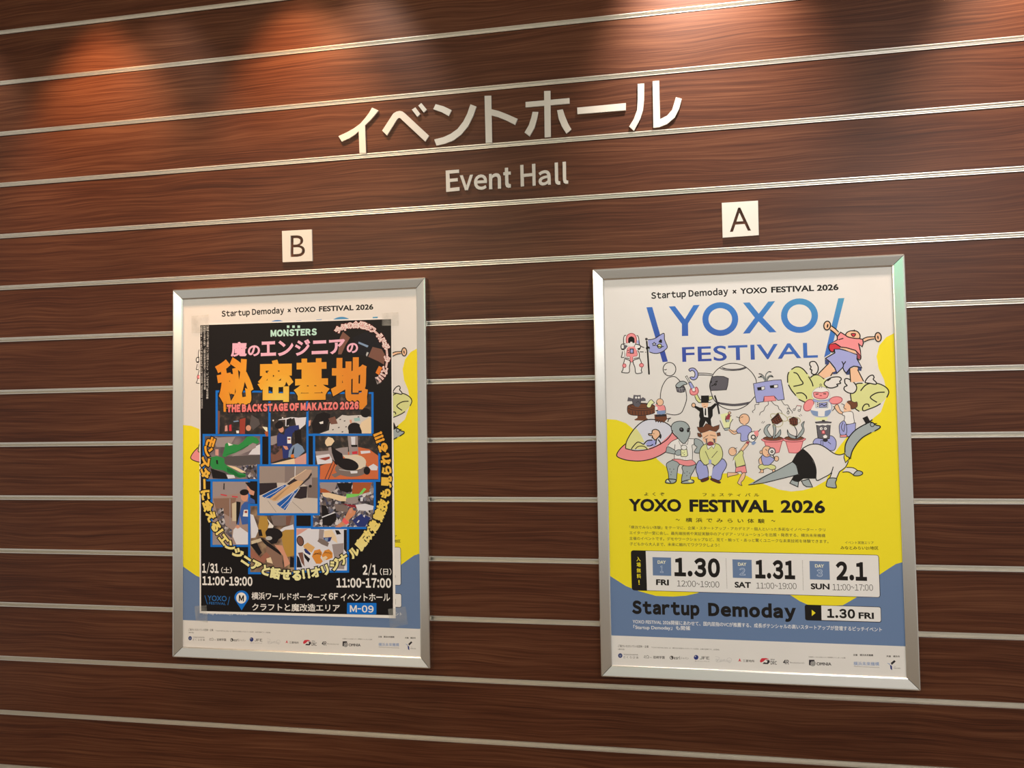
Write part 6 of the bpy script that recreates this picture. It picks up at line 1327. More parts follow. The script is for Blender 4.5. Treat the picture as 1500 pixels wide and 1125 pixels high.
  ('C','bk','る',-40,-2980,2.7,288,0.19),
  ('C','bk','！',171,-2942,8.3,287,0.19),
  ('C','bk','！',330,-2925,9.5,287,0.19),
  ('C','bk','オ',541,-2880,13.2,287,0.19),
  ('C','bk','リ',838,-2806,21.6,286,0.19),
  ('C','bk','ジ',1133,-2646,30.1,285,0.19),
  ('C','bk','ナ',1389,-2487,31.9,285,0.19),
  ('C','bk','ル',1700,-2294,39.5,284,0.19),
  ('C','bk','魔',1921,-2050,48.9,284,0.19),
  ('C','bk','改',2122,-1810,52.7,284,0.19),
  ('C','bk','造',2301,-1551,58.8,284,0.19),
  ('C','bk','競',2466,-1243,65.3,284,0.19),
  ('C','bk','技',2577,-952,72.5,284,0.19),
  ('C','bk','も',2661,-628,80.1,284,0.19),
  ('C','bk','見',2690,-304,86.7,284,0.19),
  ('C','bk','ら',2698,19,91.9,284,0.19),
  ('C','bk','れ',2669,337,99.1,285,0.19),
  ('C','bk','る',2597,645,106.1,285,0.19),
  ('C','bk','！',2518,856,110.0,286,0.19),
  ('C','bk','！',2485,953,110.0,286,0.19),
  ('C','bk','！',2449,1046,110.9,286,0.19),
  ('C','slogan','モ',-2728,871,-109.1,298,0.082),
  ('C','slogan','ン',-2823,596,-105.6,298,0.082),
  ('C','slogan','ス',-2894,275,-98.4,298,0.082),
  ('C','slogan','タ',-2917,-39,-94.0,298,0.082),
  ('C','slogan','ー',-2939,-367,-88.3,297,0.082),
  ('C','slogan','に',-2898,-688,-80.5,297,0.082),
  ('C','slogan','会',-2832,-1008,-74.1,296,0.082),
  ('C','slogan','え',-2722,-1305,-66.3,296,0.082),
  ('C','slogan','る',-2571,-1602,-59.9,295,0.082),
  ('C','slogan','！',-2453,-1770,-56.2,295,0.082),
  ('C','slogan','エ',-2316,-1983,-49.6,294,0.082),
  ('C','slogan','ン',-2105,-2178,-41.8,293,0.082),
  ('C','slogan','ジ',-1869,-2383,-39.0,293,0.082),
  ('C','slogan','ニ',-1602,-2585,-30.7,292,0.082),
  ('C','slogan','ア',-1295,-2723,-23.7,291,0.082),
  ('C','slogan','と',-988,-2855,-19.1,290,0.082),
  ('C','slogan','話',-695,-2931,-10.2,289,0.082),
  ('C','slogan','せ',-367,-2967,-4.2,289,0.082),
  ('C','slogan','る',-40,-2980,2.7,288,0.082),
  ('C','slogan','！',171,-2942,8.3,287,0.082),
  ('C','slogan','！',330,-2925,9.5,287,0.082),
  ('C','slogan','オ',541,-2880,13.2,287,0.082),
  ('C','slogan','リ',838,-2806,21.6,286,0.082),
  ('C','slogan','ジ',1133,-2646,30.1,285,0.082),
  ('C','slogan','ナ',1389,-2487,31.9,285,0.082),
  ('C','slogan','ル',1700,-2294,39.5,284,0.082),
  ('C','slogan','魔',1921,-2050,48.9,284,0.082),
  ('C','slogan','改',2122,-1810,52.7,284,0.082),
  ('C','slogan','造',2301,-1551,58.8,284,0.082),
  ('C','slogan','競',2466,-1243,65.3,284,0.082),
  ('C','slogan','技',2577,-952,72.5,284,0.082),
  ('C','slogan','も',2661,-628,80.1,284,0.082),
  ('C','slogan','見',2690,-304,86.7,284,0.082),
  ('C','slogan','ら',2698,19,91.9,284,0.082),
  ('C','slogan','れ',2669,337,99.1,285,0.082),
  ('C','slogan','る',2597,645,106.1,285,0.082),
  ('C','slogan','！',2518,856,110.0,286,0.082),
  ('C','slogan','！',2485,953,110.0,286,0.082),
  ('C','slogan','！',2449,1046,110.9,286,0.082),
 ]),
 ('venue_slogan', [
  ('C','dpink','今',1274,4056,19.6,181,0.16),
  ('C','dpink','年',1454,4121,17.4,181,0.16),
  ('C','dpink','の',1634,4169,9.5,181,0.16),
  ('C','dpink','会',1814,4181,-1.3,181,0.16),
  ('C','dpink','場',2006,4161,-11.6,180,0.16),
  ('C','dpink','は',2170,4108,-23.2,180,0.16),
  ('C','dpink','ワ',2319,4027,-35.0,180,0.16),
  ('C','dpink','ー',2433,3924,-42.6,180,0.16),
  ('C','dpink','ル',2549,3815,-50.9,179,0.16),
  ('C','dpink','ド',2629,3683,-58.9,179,0.16),
  ('C','dpink','ポ',2709,3550,-70.2,179,0.16),
  ('C','dpink','ー',2742,3368,-84.2,179,0.16),
  ('C','dpink','タ',2746,3186,-91.9,179,0.16),
  ('C','dpink','ー',2730,3018,-102.0,179,0.16),
  ('C','dpink','ズ',2674,2851,-110.7,179,0.16),
  ('C','dpink','！',2619,2723,-119.3,179,0.16),
  ('C','dpink','！',2564,2655,-132.6,179,0.16),
  ('C','dpink','！',2495,2589,-136.2,179,0.16),
  ('C','sheetwhite','今',1274,4056,19.6,181,0.1),
  ('C','sheetwhite','年',1454,4121,17.4,181,0.1),
  ('C','sheetwhite','の',1634,4169,9.5,181,0.1),
  ('C','sheetwhite','会',1814,4181,-1.3,181,0.1),
  ('C','sheetwhite','場',2006,4161,-11.6,180,0.1),
  ('C','sheetwhite','は',2170,4108,-23.2,180,0.1),
  ('C','sheetwhite','ワ',2319,4027,-35.0,180,0.1),
  ('C','sheetwhite','ー',2433,3924,-42.6,180,0.1),
  ('C','sheetwhite','ル',2549,3815,-50.9,179,0.1),
  ('C','sheetwhite','ド',2629,3683,-58.9,179,0.1),
  ('C','sheetwhite','ポ',2709,3550,-70.2,179,0.1),
  ('C','sheetwhite','ー',2742,3368,-84.2,179,0.1),
  ('C','sheetwhite','タ',2746,3186,-91.9,179,0.1),
  ('C','sheetwhite','ー',2730,3018,-102.0,179,0.1),
  ('C','sheetwhite','ズ',2674,2851,-110.7,179,0.1),
  ('C','sheetwhite','！',2619,2723,-119.3,179,0.1),
  ('C','sheetwhite','！',2564,2655,-132.6,179,0.1),
  ('C','sheetwhite','！',2495,2589,-136.2,179,0.1),
  ('C','dpink2','今',1274,4056,19.6,170,0.0),
  ('C','dpink2','年',1454,4121,17.4,169,0.0),
  ('C','dpink2','の',1634,4169,9.5,169,0.0),
  ('C','dpink2','会',1814,4181,-1.3,169,0.0),
  ('C','dpink2','場',2006,4161,-11.6,169,0.0),
  ('C','dpink2','は',2170,4108,-23.2,168,0.0),
  ('C','dpink2','ワ',2319,4027,-35.0,168,0.0),
  ('C','dpink2','ー',2433,3924,-42.6,168,0.0),
  ('C','dpink2','ル',2549,3815,-50.9,168,0.0),
  ('C','dpink2','ド',2629,3683,-58.9,168,0.0),
  ('C','dpink2','ポ',2709,3550,-70.2,167,0.0),
  ('C','dpink2','ー',2742,3368,-84.2,167,0.0),
  ('C','dpink2','タ',2746,3186,-91.9,167,0.0),
  ('C','dpink2','ー',2730,3018,-102.0,167,0.0),
  ('C','dpink2','ズ',2674,2851,-110.7,167,0.0),
  ('C','dpink2','！',2619,2723,-119.3,167,0.0),
  ('C','dpink2','！',2564,2655,-132.6,167,0.0),
  ('C','dpink2','！',2495,2589,-136.2,167,0.0),
 ]),
 ('date_text_a', [
  ('T','sheetwhite','1/31',-3014,-2969,-2488,-2966,275,0.05,'n',1.0),
  ('T','sheetwhite','（土）',-2405,-2969,-2068,-2970,179,0.015,'b',0.95),
  ('T','sheetwhite','11:00-19:00',-3008,-3328,-1415,-3314,259,0.05,'n',0.9),
 ]),
 ('date_text', [
  ('T','sheetwhite','2/1',1960,-2923,2385,-2914,282,0.05,'n',1.0),
  ('T','sheetwhite','（日）',2472,-2923,2811,-2918,194,0.015,'b',0.95),
  ('T','sheetwhite','11:00-17:00',1174,-3297,2798,-3267,266,0.05,'n',0.9),
 ]),
 ('venue_text', [
  ('L','logo2',18,0,0,'-2931 -3628 -2848 -3879'),
  ('L','logo2',18,0,0,'-2134 -3643 -2196 -3885'),
  ('T','logo2','YOXO',-2843,-3776,-2232,-3779,151,0.012,'c',1.0),
  ('T','logo2','FESTIVAL',-2795,-3882,-2259,-3887,71,0.012,'c',1.0),
  ('P','border',0,'-1969 -3725 -1980 -3689 -1983 -3651 -1977 -3614 -1963 -3578 -1941 -3544 -1913 -3515 -1879 -3490 -1840 -3472 -1799 -3460 -1755 -3456 -1712 -3458 -1671 -3468 -1632 -3484 -1598 -3507 -1570 -3535 -1549 -3567 -1536 -3602 -1530 -3639 -1533 -3677 -1544 -3714 -1757 -4026'),
  ('P','sheetwhite',0,'-1605 -3668 -1613 -3718 -1636 -3763 -1672 -3800 -1717 -3824 -1767 -3833 -1817 -3827 -1862 -3805 -1898 -3771 -1921 -3726 -1929 -3677 -1921 -3626 -1897 -3581 -1862 -3544 -1816 -3520 -1766 -3511 -1716 -3518 -1671 -3539 -1636 -3574 -1613 -3618'),
  ('T','bk','M',-1847,-3763,-1687,-3768,174,0.05,'n',1.0),
  ('T','sheetwhite','横浜ワールドポーターズ',-1444,-3707,881,-3689,216,0.02,'b',0.96),
  ('T','sheetwhite','クラフトと魔改造エリア',-1430,-4032,1270,-3983,220,0.02,'b',0.97),
  ('T','sheetwhite','6F',937,-3639,1218,-3636,179,0.04,'n',1.0),
  ('T','sheetwhite','イベントホール',1294,-3673,2765,-3637,213,0.02,'b',0.95),
  ('P','border',0,'1485 -3746 1487 -3737 1490 -3729 1496 -3724 1504 -3721 1514 -3719 2333 -3701 2343 -3702 2351 -3704 2356 -3709 2359 -3717 2360 -3726 2354 -3998 2352 -4007 2349 -4014 2343 -4019 2336 -4023 2326 -4024 1504 -4034 1494 -4033 1487 -4030 1481 -4025 1478 -4018 1477 -4009'),
  ('T','sheetwhite','M-09',1570,-3978,2276,-3970,195,0.035,'n',1.0),
 ]),
]
TAPE_ART = [
 ('ta', [
  ('P','tape',0,'-3355 4638 -2793 4660 -2784 4181 -3092 4113 -3345 4122'),
 ]),
 ('tb', [
  ('P','tape',0,'2612 4489 3099 4488 3103 4107 2608 4125'),
 ]),
 ('tc', [
  ('P','tape',0,'-3258 -3945 -2867 -3910 -2830 -4408 -3214 -4365'),
 ]),
 ('td', [
  ('P','tape',0,'2703 -3857 3217 -3773 3286 -4250 2758 -4391'),
 ]),
]
KANA_ART = [
 ('i', [
  ('P','s',0,'-5747 11280 -5555 11181 -5684 11039 -5821 10901 -5977 10772 -6154 10629 -6271 10538 -6448 10440 -6684 10361 -6785 10527 -6525 10619 -6309 10717 -6113 10839 -5956 10995 -5838 11138'),
  ('P','s',0,'-6161 10637 -5969 10790 -5946 9965 -6140 9973'),
 ]),
 ('be', [
  ('P','s',0,'-5449 10578 -5164 10975 -5106 11052 -5010 11099 -4914 11109 -4838 11088 -4762 11029 -4051 10315 -4166 10158 -4848 10844 -4890 10892 -4928 10910 -4966 10898 -5005 10864 -5305 10428'),
  ('P','s',0,'-4552 11115 -4445 11172 -4300 10967 -4391 10893'),
  ('P','s',0,'-4357 11216 -4265 11282 -4106 11075 -4201 11002'),
 ]),
 ('n', [
  ('P','s',0,'-3844 11211 -3609 11127 -3379 10997 -3464 10835 -3667 10963 -3917 11073'),
  ('P','s',0,'-2828 11116 -2656 11035 -2760 10767 -2912 10488 -3118 10267 -3343 10121 -3586 10049 -3837 10014 -3899 10195 -3640 10237 -3415 10317 -3208 10447 -3039 10645 -2925 10854'),
 ]),
 ('to', [
  ('P','s',0,'-2417 11320 -2226 11310 -2222 9969 -2405 9973'),
  ('P','s',0,'-2261 10934 -2025 10856 -1773 10736 -1486 10584 -1561 10421 -1812 10569 -2046 10683 -2264 10757'),
 ]),
 ('ho', [
  ('P','s',0,'-727 11302 -549 11293 -563 9997 -734 9996'),
  ('P','s',0,'-1252 11040 -26 11041 -26 10887 -1254 10889'),
  ('P','s',0,'-1059 10745 -899 10728 -938 10537 -1014 10292 -1154 10063 -1295 10182 -1173 10377 -1098 10587'),
  ('P','s',0,'-375 10728 -216 10743 -156 10541 -72 10320 13 10160 -130 10057 -250 10264 -334 10485'),
 ]),
 ('bar', [
  ('P','s',0,'182 10754 1509 10763 1504 10566 186 10572'),
 ]),
 ('ru', [
  ('P','s',0,'1838 11261 2012 11259 1999 10811 1965 10533 1885 10294 1707 9983 1583 10109 1714 10309 1805 10547 1828 10826'),
  ('P','s',0,'2238 11297 2410 11299 2412 10242 2596 10320 2734 10465 2843 10804 2996 10745 2919 10484 2796 10251 2591 10094 2387 10024 2228 10020'),
 ]),
]
LATIN_ART = [
 ('E', [
  ('P','s',0,'-3577 9279 -3190 9280 -3188 9185 -3470 9184 -3465 9034 -3231 9039 -3229 8948 -3462 8942 -3457 8770 -3183 8780 -3181 8675 -3570 8665'),
 ]),
 ('v', [
  ('T','s','ｖ',-3173,8678,-2793,8674,431,0,'b',1.0001),
 ]),
 ('e', [
  ('T','s','ｅ',-2764,8661,-2391,8657,436,0,'b',1.0001),
 ]),
 ('n', [
  ('T','s','ｎ',-2329,8656,-1990,8654,442,0,'b',1.0001),
 ]),
 ('t', [
  ('P','s',0,'-1872 9230 -1782 9230 -1780 9115 -1708 9117 -1705 9030 -1778 9028 -1774 8808 -1757 8764 -1710 8761 -1711 8664 -1780 8658 -1845 8691 -1869 8761 -1872 9024 -1919 9024 -1918 9107 -1874 9111'),
 ]),
 ('H', [
  ('P','s',0,'-1435 9276 -1345 9277 -1342 9022 -1102 9026 -1105 9280 -1012 9284 -1012 8672 -1098 8667 -1100 8940 -1340 8935 -1338 8674 -1431 8669'),
 ]),
 ('a', [
  ('T','s','ａ',-930,8656,-589,8660,423,0,'b',1.0001),
 ]),
 ('la', [
  ('P','s',0,'-471 9272 -383 9272 -382 8781 -365 8744 -326 8741 -328 8649 -398 8651 -451 8686 -470 8759'),
 ]),
 ('lb', [
  ('P','s',0,'-252 9277 -161 9277 -163 8787 -146 8750 -107 8747 -109 8662 -180 8660 -232 8696 -251 8772'),
 ]),
]
PLATE_ART = [
 ('B', [
  ('P','s',0,'-8566 7843 -7634 7835 -7620 6906 -8549 6918'),
  ('T','s','B',-8308,7057,-7849,7049,634,0.0,'b',1.0),
 ]),
 ('A', [
  ('P','s',0,'3960 7854 4881 7854 4875 6940 3959 6926'),
  ('T','s','A',4145,7064,4684,7071,632,0.0,'b',1.0),
 ]),
]

# ------------------------------------------------------------------ materials of the room
def wood_material():
    m, t, b = new_mat('walnut_laminate'); N = t.nodes.new; Lk = t.links.new
    tc = N('ShaderNodeTexCoord'); sep = N('ShaderNodeSeparateXYZ'); Lk(tc.outputs['Object'], sep.inputs[0])
    def mth(op, a, bb=None):
        n = N('ShaderNodeMath'); n.operation = op
        for i, v in enumerate((a, bb)):
            if v is None: continue
            if isinstance(v, (int, float)): n.inputs[i].default_value = v
            else: Lk(v, n.inputs[i])
        return n.outputs[0]
    row = mth('FLOOR', mth('DIVIDE', mth('SUBTRACT', sep.outputs[2], GROOVE0), PITCH))
    xo = mth('ADD', sep.outputs[0], mth('MULTIPLY', mth('SINE', mth('MULTIPLY', row, 12.99)), 37.0))
    zo = mth('ADD', sep.outputs[2], mth('MULTIPLY', row, 0.731))
    def comb(sx, sz, off):
        c = N('ShaderNodeCombineXYZ'); Lk(mth('MULTIPLY', xo, sx), c.inputs[0]); Lk(mth('MULTIPLY', zo, sz), c.inputs[2]); c.inputs[1].default_value = off
        return c.outputs[0]
    def noise(vec, sc, det, rough=.55, dist=0.0):
        n = N('ShaderNodeTexNoise'); n.inputs['Scale'].default_value = sc; n.inputs['Detail'].default_value = det; n.inputs['Roughness'].default_value = rough; n.inputs['Distortion'].default_value = dist
        Lk(vec, n.inputs['Vector']); return n.outputs[0]
    warp = noise(comb(2.4, 7.0, 1.0), 1.0, 1.5)
    zc = mth('ADD', zo, mth('MULTIPLY', warp, 0.05))
    c2 = N('ShaderNodeCombineXYZ'); Lk(mth('MULTIPLY', xo, 1.3), c2.inputs[0]); Lk(mth('MULTIPLY', zc, 140.0), c2.inputs[2]); c2.inputs[1].default_value = 4.0
    grain = noise(c2.outputs[0], 1.0, 5, .68)
    c3 = N('ShaderNodeCombineXYZ'); Lk(mth('MULTIPLY', xo, 5.0), c3.inputs[0]); Lk(mth('MULTIPLY', zc, 400.0), c3.inputs[2]); c3.inputs[1].default_value = 9.0
    fine = noise(c3.outputs[0], 1.0, 2, .5)
    broad = noise(comb(1.1, 14.0, 7.0), 1.0, 2)
    g = mth('ADD', mth('ADD', mth('MULTIPLY', grain, .56), mth('MULTIPLY', fine, .34)), mth('MULTIPLY', broad, .22))
    r = N('ShaderNodeValToRGB'); Lk(g, r.inputs[0]); e = r.color_ramp.elements
    e[0].position = .44; e[0].color = WOOD[0]; e[1].position = .70; e[1].color = WOOD[2]
    e.new(.53).color = WOOD[1]
    Lk(r.outputs[0], b.inputs['Base Color'])
    b.inputs['Roughness'].default_value = .42; b.inputs['Specular IOR Level'].default_value = .25
    bp = N('ShaderNodeBump'); bp.inputs['Strength'].default_value = .12; bp.inputs['Distance'].default_value = .0006; Lk(fine, bp.inputs['Height']); Lk(bp.outputs[0], b.inputs['Normal'])
    return m
WOOD = [(.040, .0105, .0040, 1), (.070, .0200, .0076, 1), (.140, .053, .024, 1)]
M_WOOD = wood_material()
def metal(name, col, rough, aniso_axis=None):
    m, t, b = new_mat(name); b.inputs['Base Color'].default_value = col; b.inputs['Metallic'].default_value = 1.0; b.inputs['Roughness'].default_value = rough
    tc = t.nodes.new('ShaderNodeTexCoord'); n = t.nodes.new('ShaderNodeTexNoise'); n.inputs['Scale'].default_value = 1.0; n.inputs['Detail'].default_value = 3
    mp = t.nodes.new('ShaderNodeMapping'); mp.inputs['Scale'].default_value = aniso_axis or (30, 30, 30); t.links.new(tc.outputs['Object'], mp.inputs[0]); t.links.new(mp.outputs[0], n.inputs['Vector'])
    mr = t.nodes.new('ShaderNodeMapRange'); mr.inputs['To Min'].default_value = rough * .93; mr.inputs['To Max'].default_value = rough * 1.07; t.links.new(n.outputs[0], mr.inputs[0]); t.links.new(mr.outputs[0], b.inputs['Roughness'])
    return m
M_CHAN = metal('channel_aluminium', (.80, .78, .73, 1), .38, (2, 300, 300))
M_RAIL_H = metal('frame_aluminium', (.84, .83, .79, 1), .26, (3, 400, 400))
M_RAIL_V = metal('frame_aluminium_upright', (.84, .83, .79, 1), .26, (400, 400, 3))
def plain(name, col, rough=.6, spec=.3):
    m, t, b = new_mat(name); tc = t.nodes.new('ShaderNodeTexCoord'); n = t.nodes.new('ShaderNodeTexNoise'); n.inputs['Scale'].default_value = 6; n.inputs['Detail'].default_value = 3
    t.links.new(tc.outputs['Object'], n.inputs['Vector']); mx = t.nodes.new('ShaderNodeMix'); mx.data_type = 'RGBA'
    mx.inputs['A'].default_value = [c * .94 for c in col[:3]] + [1]; mx.inputs['B'].default_value = [min(1, c * 1.05) for c in col[:3]] + [1]
    t.links.new(n.outputs[0], mx.inputs['Factor']); t.links.new(mx.outputs['Result'], b.inputs['Base Color']); b.inputs['Roughness'].default_value = rough; b.inputs['Specular IOR Level'].default_value = spec
    return m
M_SIGN = plain('white_sign_acrylic', (.62, .60, .55, 1), .45)
M_PLATE = plain('ivory_plate_acrylic', (.74, .73, .68, 1), .4)
M_BACK = plain('dark_backing', (.02, .02, .02, 1), .7)
M_PAPER = plain('white_poster_paper', ink('DED7CC'), .5)
M_FLOOR = plain('floor_stone', (.30, .24, .19, 1), .5)
M_CEIL = plain('ceiling_paint', (.70, .67, .62, 1), .8)

# ------------------------------------------------------------------ the setting: slat wall, channels, floor, ceiling
X0, X1 = -3.6, 3.2
CH = 0.0135                                     # height of the metal channel between two boards
KMIN, KMAX = -math.floor(GROOVE0 / PITCH), math.floor((CEIL - GROOVE0) / PITCH)
edges = [0.0]
bm = bmesh.new()
zs = [GROOVE0 + k * PITCH for k in range(KMIN, KMAX + 1)]
lo = [0.0] + [z + CH / 2 for z in zs]; hi = [z - CH / 2 - .0011 for z in zs] + [CEIL]
for a, b_ in zip(lo, hi):
    if b_ - a > .004: box_bm(bm, X0, 0.0, a, X1, 0.018, b_, .0012)
box_bm(bm, X0, 0.018, 0.0, X1, 0.05, CEIL)
tag(obj('wall_back', bm_mesh('wall_back', bm, M_WOOD)), kind='structure')
prof = [(.0176, -.5), (-.0012, -.5), (-.0012, -.36), (.0010, -.33), (.0052, -.10), (.0080, .10), (.0080, .34), (-.0006, .36), (-.0010, .38), (-.0010, .5), (.0176, .5)]
for i, z in enumerate(zs):
    V = [(x, y, h * CH) for x in (X0, X1) for y, h in prof]; n = len(prof)
    Fc = [(j, (j + 1) % n, n + (j + 1) % n, n + j) for j in range(n)] + [tuple(range(n))[::-1], tuple(range(n, 2 * n))]
    me = mesh_from('trim', V, Fc, [M_CHAN]) if i == 0 else me
    tag(obj('trim_%d' % (i + 1), me, None, (0, 0, z)), kind='structure')
bm = bmesh.new(); box_bm(bm, X0, -6.0, -.05, X1, .05, 0.0); tag(obj('floor', bm_mesh('floor', bm, M_FLOOR)), kind='structure')
bm = bmesh.new(); box_bm(bm, X0, -6.0, CEIL, X1, .05, CEIL + .05); tag(obj('ceiling', bm_mesh('ceiling', bm, M_CEIL)), kind='structure')

# ------------------------------------------------------------------ poster frames
RW = 0.0296
RAIL = [(0, 0), (0, .0172), (.0012, .0192), (.0034, .0198), (.0056, .0194), (.0262, .0142), (.0284, .0130), (RW, .0118), (RW, .0106), (.0266, .0106), (.0266, 0)]   # (from the outer edge inwards, off the wall)
def rail(length, name, m, gap=.0008):
    """mitred bar along +x, outer edge at z = 0, inward is -z"""
    n = len(RAIL); V = []
    for s in (-1, 1):
        for u, h in RAIL: V.append((s * (length / 2 - u - gap), -h, -u))
    Fc = [(j, n + j, n + (j + 1) % n, (j + 1) % n) for j in range(n)] + [tuple(range(n)), tuple(range(n, 2 * n))[::-1]]
    me = mesh_from(name, V, Fc, [m])
    bm = bmesh.new(); bm.from_mesh(me); bmesh.ops.recalc_face_normals(bm, faces=bm.faces); bm.to_mesh(me); bm.free()
    return me
def poster_frame(cx, cz, label):
    t = thing('poster_frame', (cx, 0, cz), label, 'frame')
    for k, (ln, dx, dz, ang, m) in enumerate(((FRAME_W, 0, FRAME_H / 2, 0, M_RAIL_H), (FRAME_W, 0, -FRAME_H / 2, math.pi, M_RAIL_H), (FRAME_H, -FRAME_W / 2, 0, -math.pi / 2, M_RAIL_V), (FRAME_H, FRAME_W / 2, 0, math.pi / 2, M_RAIL_V))):
        me = rail(ln, 'frame_rail', m)
        me.transform(Matrix.Rotation(ang, 4, 'Y')); me.update()
        obj('frame_rail', me, t, (dx, 0, dz))
    bm = bmesh.new(); box_bm(bm, -FRAME_W / 2 + .0268, -.0094, -FRAME_H / 2 + .0268, FRAME_W / 2 - .0268, -.0002, FRAME_H / 2 - .0268)
    for sx in (-1, 1):
        for sz in (-1, 1):
            a = (sx * (FRAME_W / 2 - .0008), sz * (FRAME_H / 2 - .0008)); b2 = (sx * (FRAME_W / 2 - .0268), sz * (FRAME_H / 2 - .0268))
            d = Vector((b2[0] - a[0], b2[1] - a[1])).normalized(); nrm = Vector((-d.y, d.x)) * .0016
            q = [(a[0] + nrm.x, a[1] + nrm.y), (a[0] - nrm.x, a[1] - nrm.y), (b2[0] - nrm.x, b2[1] - nrm.y), (b2[0] + nrm.x, b2[1] + nrm.y)]
            lo_ = [bm.verts.new((x, -.0002, z)) for x, z in q]; up_ = [bm.verts.new((x, -.0100, z)) for x, z in q]
            bm.faces.new(lo_); bm.faces.new(up_[::-1])
            for i in range(4): bm.faces.new((lo_[i], up_[i], up_[(i + 1) % 4], lo_[(i + 1) % 4]))
    bmesh.ops.recalc_face_normals(bm, faces=bm.faces)
    obj('backing_board', bm_mesh('backing_board', bm, M_BACK), t)
    return t
poster_frame(RIGHT_FRAME[0], RIGHT_FRAME[1], 'silver aluminium snap frame under plate A, around the uncovered festival poster')
poster_frame(LEFT_FRAME[0], LEFT_FRAME[1], 'silver aluminium snap frame under plate B, around the poster with a black poster on top')

# ------------------------------------------------------------------ the festival posters
def sheet_mesh(name, x0, z0, x1, z1, th, m):
    bm = bmesh.new(); box_bm(bm, x0, 0, z0, x1, th, z1); return bm_mesh(name, bm, m)
PAPER_Y = -.0099
fest = thing('festival_poster', (RIGHT_FRAME[0], PAPER_Y, RIGHT_FRAME[1]), 'yellow and white festival poster with cartoon figures, fully visible in the frame under plate A', 'poster')
obj('paper_sheet', sheet_mesh('paper_sheet', -.3645, -.5155, .3645, .5155, .0002, M_PAPER), fest)
sh = Sheet()
for part_name, ops in FESTIVAL_ART: sh.part(part_name, ops, fest)
r = fest.copy(); C.objects.link(r); r.location = (LEFT_FRAME[0], PAPER_Y, LEFT_FRAME[1])
r['label'] = 'festival poster in the frame under plate B, mostly covered by the black poster'
for ch in list(fest.children):
    c = ch.copy(); C.objects.link(c); c.parent = r

# ------------------------------------------------------------------ the black poster taped over the left one, and its tapes
blk = thing('event_poster', (LEFT_FRAME[0], -.0106, LEFT_FRAME[1]), 'black event poster with orange lettering and a photo collage, taped over the left festival poster', 'poster')
sh = Sheet(); merged = {}; order = []
for part_name, ops in BLACK_ART:
    sh.part('printed_photo' if part_name.startswith('printed_photo') else part_name.replace('_a', ''), ops, blk)
def tape_material():
    m, t, b = new_mat('clear_tape'); out = t.nodes['Material Output']
    tr = t.nodes.new('ShaderNodeBsdfTransparent'); mx = t.nodes.new('ShaderNodeMixShader'); tc = t.nodes.new('ShaderNodeTexCoord'); n = t.nodes.new('ShaderNodeTexNoise'); n.inputs['Scale'].default_value = 30
    t.links.new(tc.outputs['Object'], n.inputs['Vector']); mr = t.nodes.new('ShaderNodeMapRange'); mr.inputs['From Min'].default_value = .35; mr.inputs['From Max'].default_value = .75; mr.inputs['To Min'].default_value = .06; mr.inputs['To Max'].default_value = .22
    t.links.new(n.outputs[0], mr.inputs[0]); t.links.new(mr.outputs[0], mx.inputs[0]); b.inputs['Base Color'].default_value = (.62, .64, .62, 1); b.inputs['Roughness'].default_value = .22
    t.links.new(tr.outputs[0], mx.inputs[1]); t.links.new(b.outputs[0], mx.inputs[2]); t.links.new(mx.outputs[0], out.inputs['Surface'])
    return m
MATS['tape'] = tape_material()
for part_name, ops in TAPE_ART:
    _, p, f = shape(ops[0]); n = len(p)
    V = [(a, -.0011, b) for a, b in p] + [(a, -.0010, b) for a, b in p]
    Fc = [tuple(range(n)), tuple(range(n, 2 * n))[::-1]] + [(i, n + i, n + (i + 1) % n, (i + 1) % n) for i in range(n)]
    me = mesh_from('tape_strip', V, Fc, [MATS['tape']]); bm = bmesh.new(); bm.from_mesh(me); bmesh.ops.recalc_face_normals(bm, faces=bm.faces); bm.to_mesh(me); bm.free()
    obj('tape_strip', me, blk)

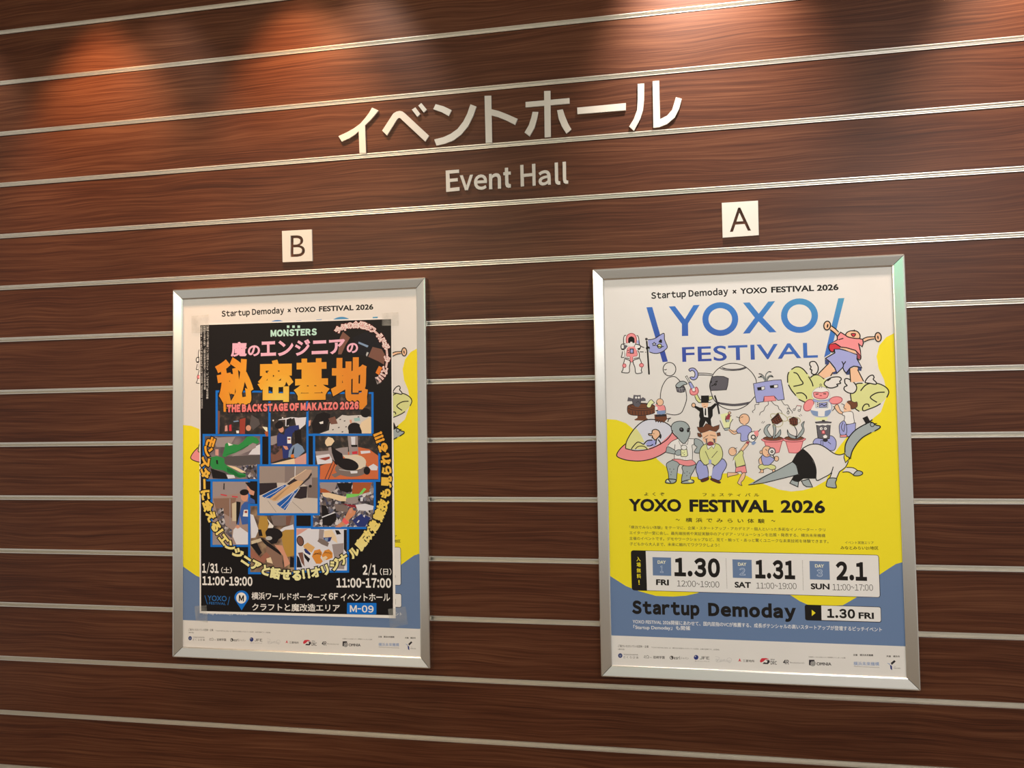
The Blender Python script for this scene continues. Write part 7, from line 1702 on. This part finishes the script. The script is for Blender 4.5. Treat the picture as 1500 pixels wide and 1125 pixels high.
# ------------------------------------------------------------------ raised lettering on the wall
def raised(name, ops, depth, m, label, cat, group):
    V, Fc = [], []
    P_ = []
    for op in ops:
        _, v, f = shape(op); P_.append(([q[:2] for q in v], f))
    cx = sum(a for v, f in P_ for a, b in v) / sum(len(v) for v, f in P_); cz = sum(b for v, f in P_ for a, b in v) / sum(len(v) for v, f in P_)
    bm = bmesh.new()
    for k_, (v, f) in enumerate(P_):
        b2 = bmesh.new(); vs_ = [b2.verts.new((a - cx, 0, b - cz)) for a, b in v]
        for q in f:
            try: b2.faces.new([vs_[i] for i in q])
            except ValueError: pass
        bmesh.ops.remove_doubles(b2, verts=b2.verts, dist=1e-6)
        ex = bmesh.ops.extrude_face_region(b2, geom=list(b2.faces)); bmesh.ops.translate(b2, verts=[g for g in ex['geom'] if isinstance(g, bmesh.types.BMVert)], vec=(0, -depth - k_ * 4e-5, 0))
        bmesh.ops.recalc_face_normals(b2, faces=b2.faces)
        tmp = bpy.data.meshes.new('tmp'); b2.to_mesh(tmp); b2.free(); bm.from_mesh(tmp); bpy.data.meshes.remove(tmp)
    o = obj(name, bm_mesh(name, bm, m), None, (cx, 0, GROOVE0 + cz))
    return tag(o, label, cat, group)
KANA = {'i': 'large white raised kana letter i, leftmost on the big sign line', 'be': 'large white raised kana letter be, with two short marks at its upper right', 'n': 'large white raised kana letter n, a short dash above a rising curve',
        'to': 'large white raised kana letter to, tall upright with one arm to the right', 'ho': 'large white raised kana letter ho, cross with two detached legs', 'bar': 'large white raised long bar letter between the cross-shaped one and the last one', 'ru': 'large white raised kana letter ru, rightmost on the big sign line'}
for k, ops in KANA_ART: raised('sign_letter', ops, .005, M_SIGN, KANA[k], 'letter', 'large kana letters of the hall sign')
LATIN = {'E': 'small white raised capital E beginning the word Event', 'v': 'small white raised letter v in the word Event', 'e': 'small white raised lower case e in the word Event', 'n': 'small white raised letter n in the word Event', 't': 'small white raised letter t ending the word Event',
         'H': 'small white raised capital H beginning the word Hall', 'a': 'small white raised letter a in the word Hall', 'la': 'small white raised letter l right after the a of Hall', 'lb': 'small white raised last letter l of Hall'}
for k, ops in LATIN_ART: raised('sign_letter', ops, .004, M_SIGN, LATIN[k], 'letter', 'small latin letters of the hall sign')
# plates A and B: the letter is cut through, the wood shows behind
for k, ops in PLATE_ART:
    pl = raised('letter_plate', ops[:1], .005, M_PLATE, 'square ivory plate with the letter %s cut out of it, above the %s poster frame' % (k, 'right-hand' if k == 'A' else 'left-hand'), 'sign', None)
    cut = raised('cutter', ops[1:], .030, M_PLATE, None, None, None); cut.location.y = .01
    md = pl.modifiers.new('cut', 'BOOLEAN'); md.object = cut; md.operation = 'DIFFERENCE'; md.solver = 'EXACT'
    dg = bpy.context.evaluated_depsgraph_get(); dg.update()
    me = bpy.data.meshes.new_from_object(pl.evaluated_get(dg)); pl.modifiers.clear(); pl.data = me
    bpy.data.objects.remove(cut)

bpy.data.objects.remove(_to)
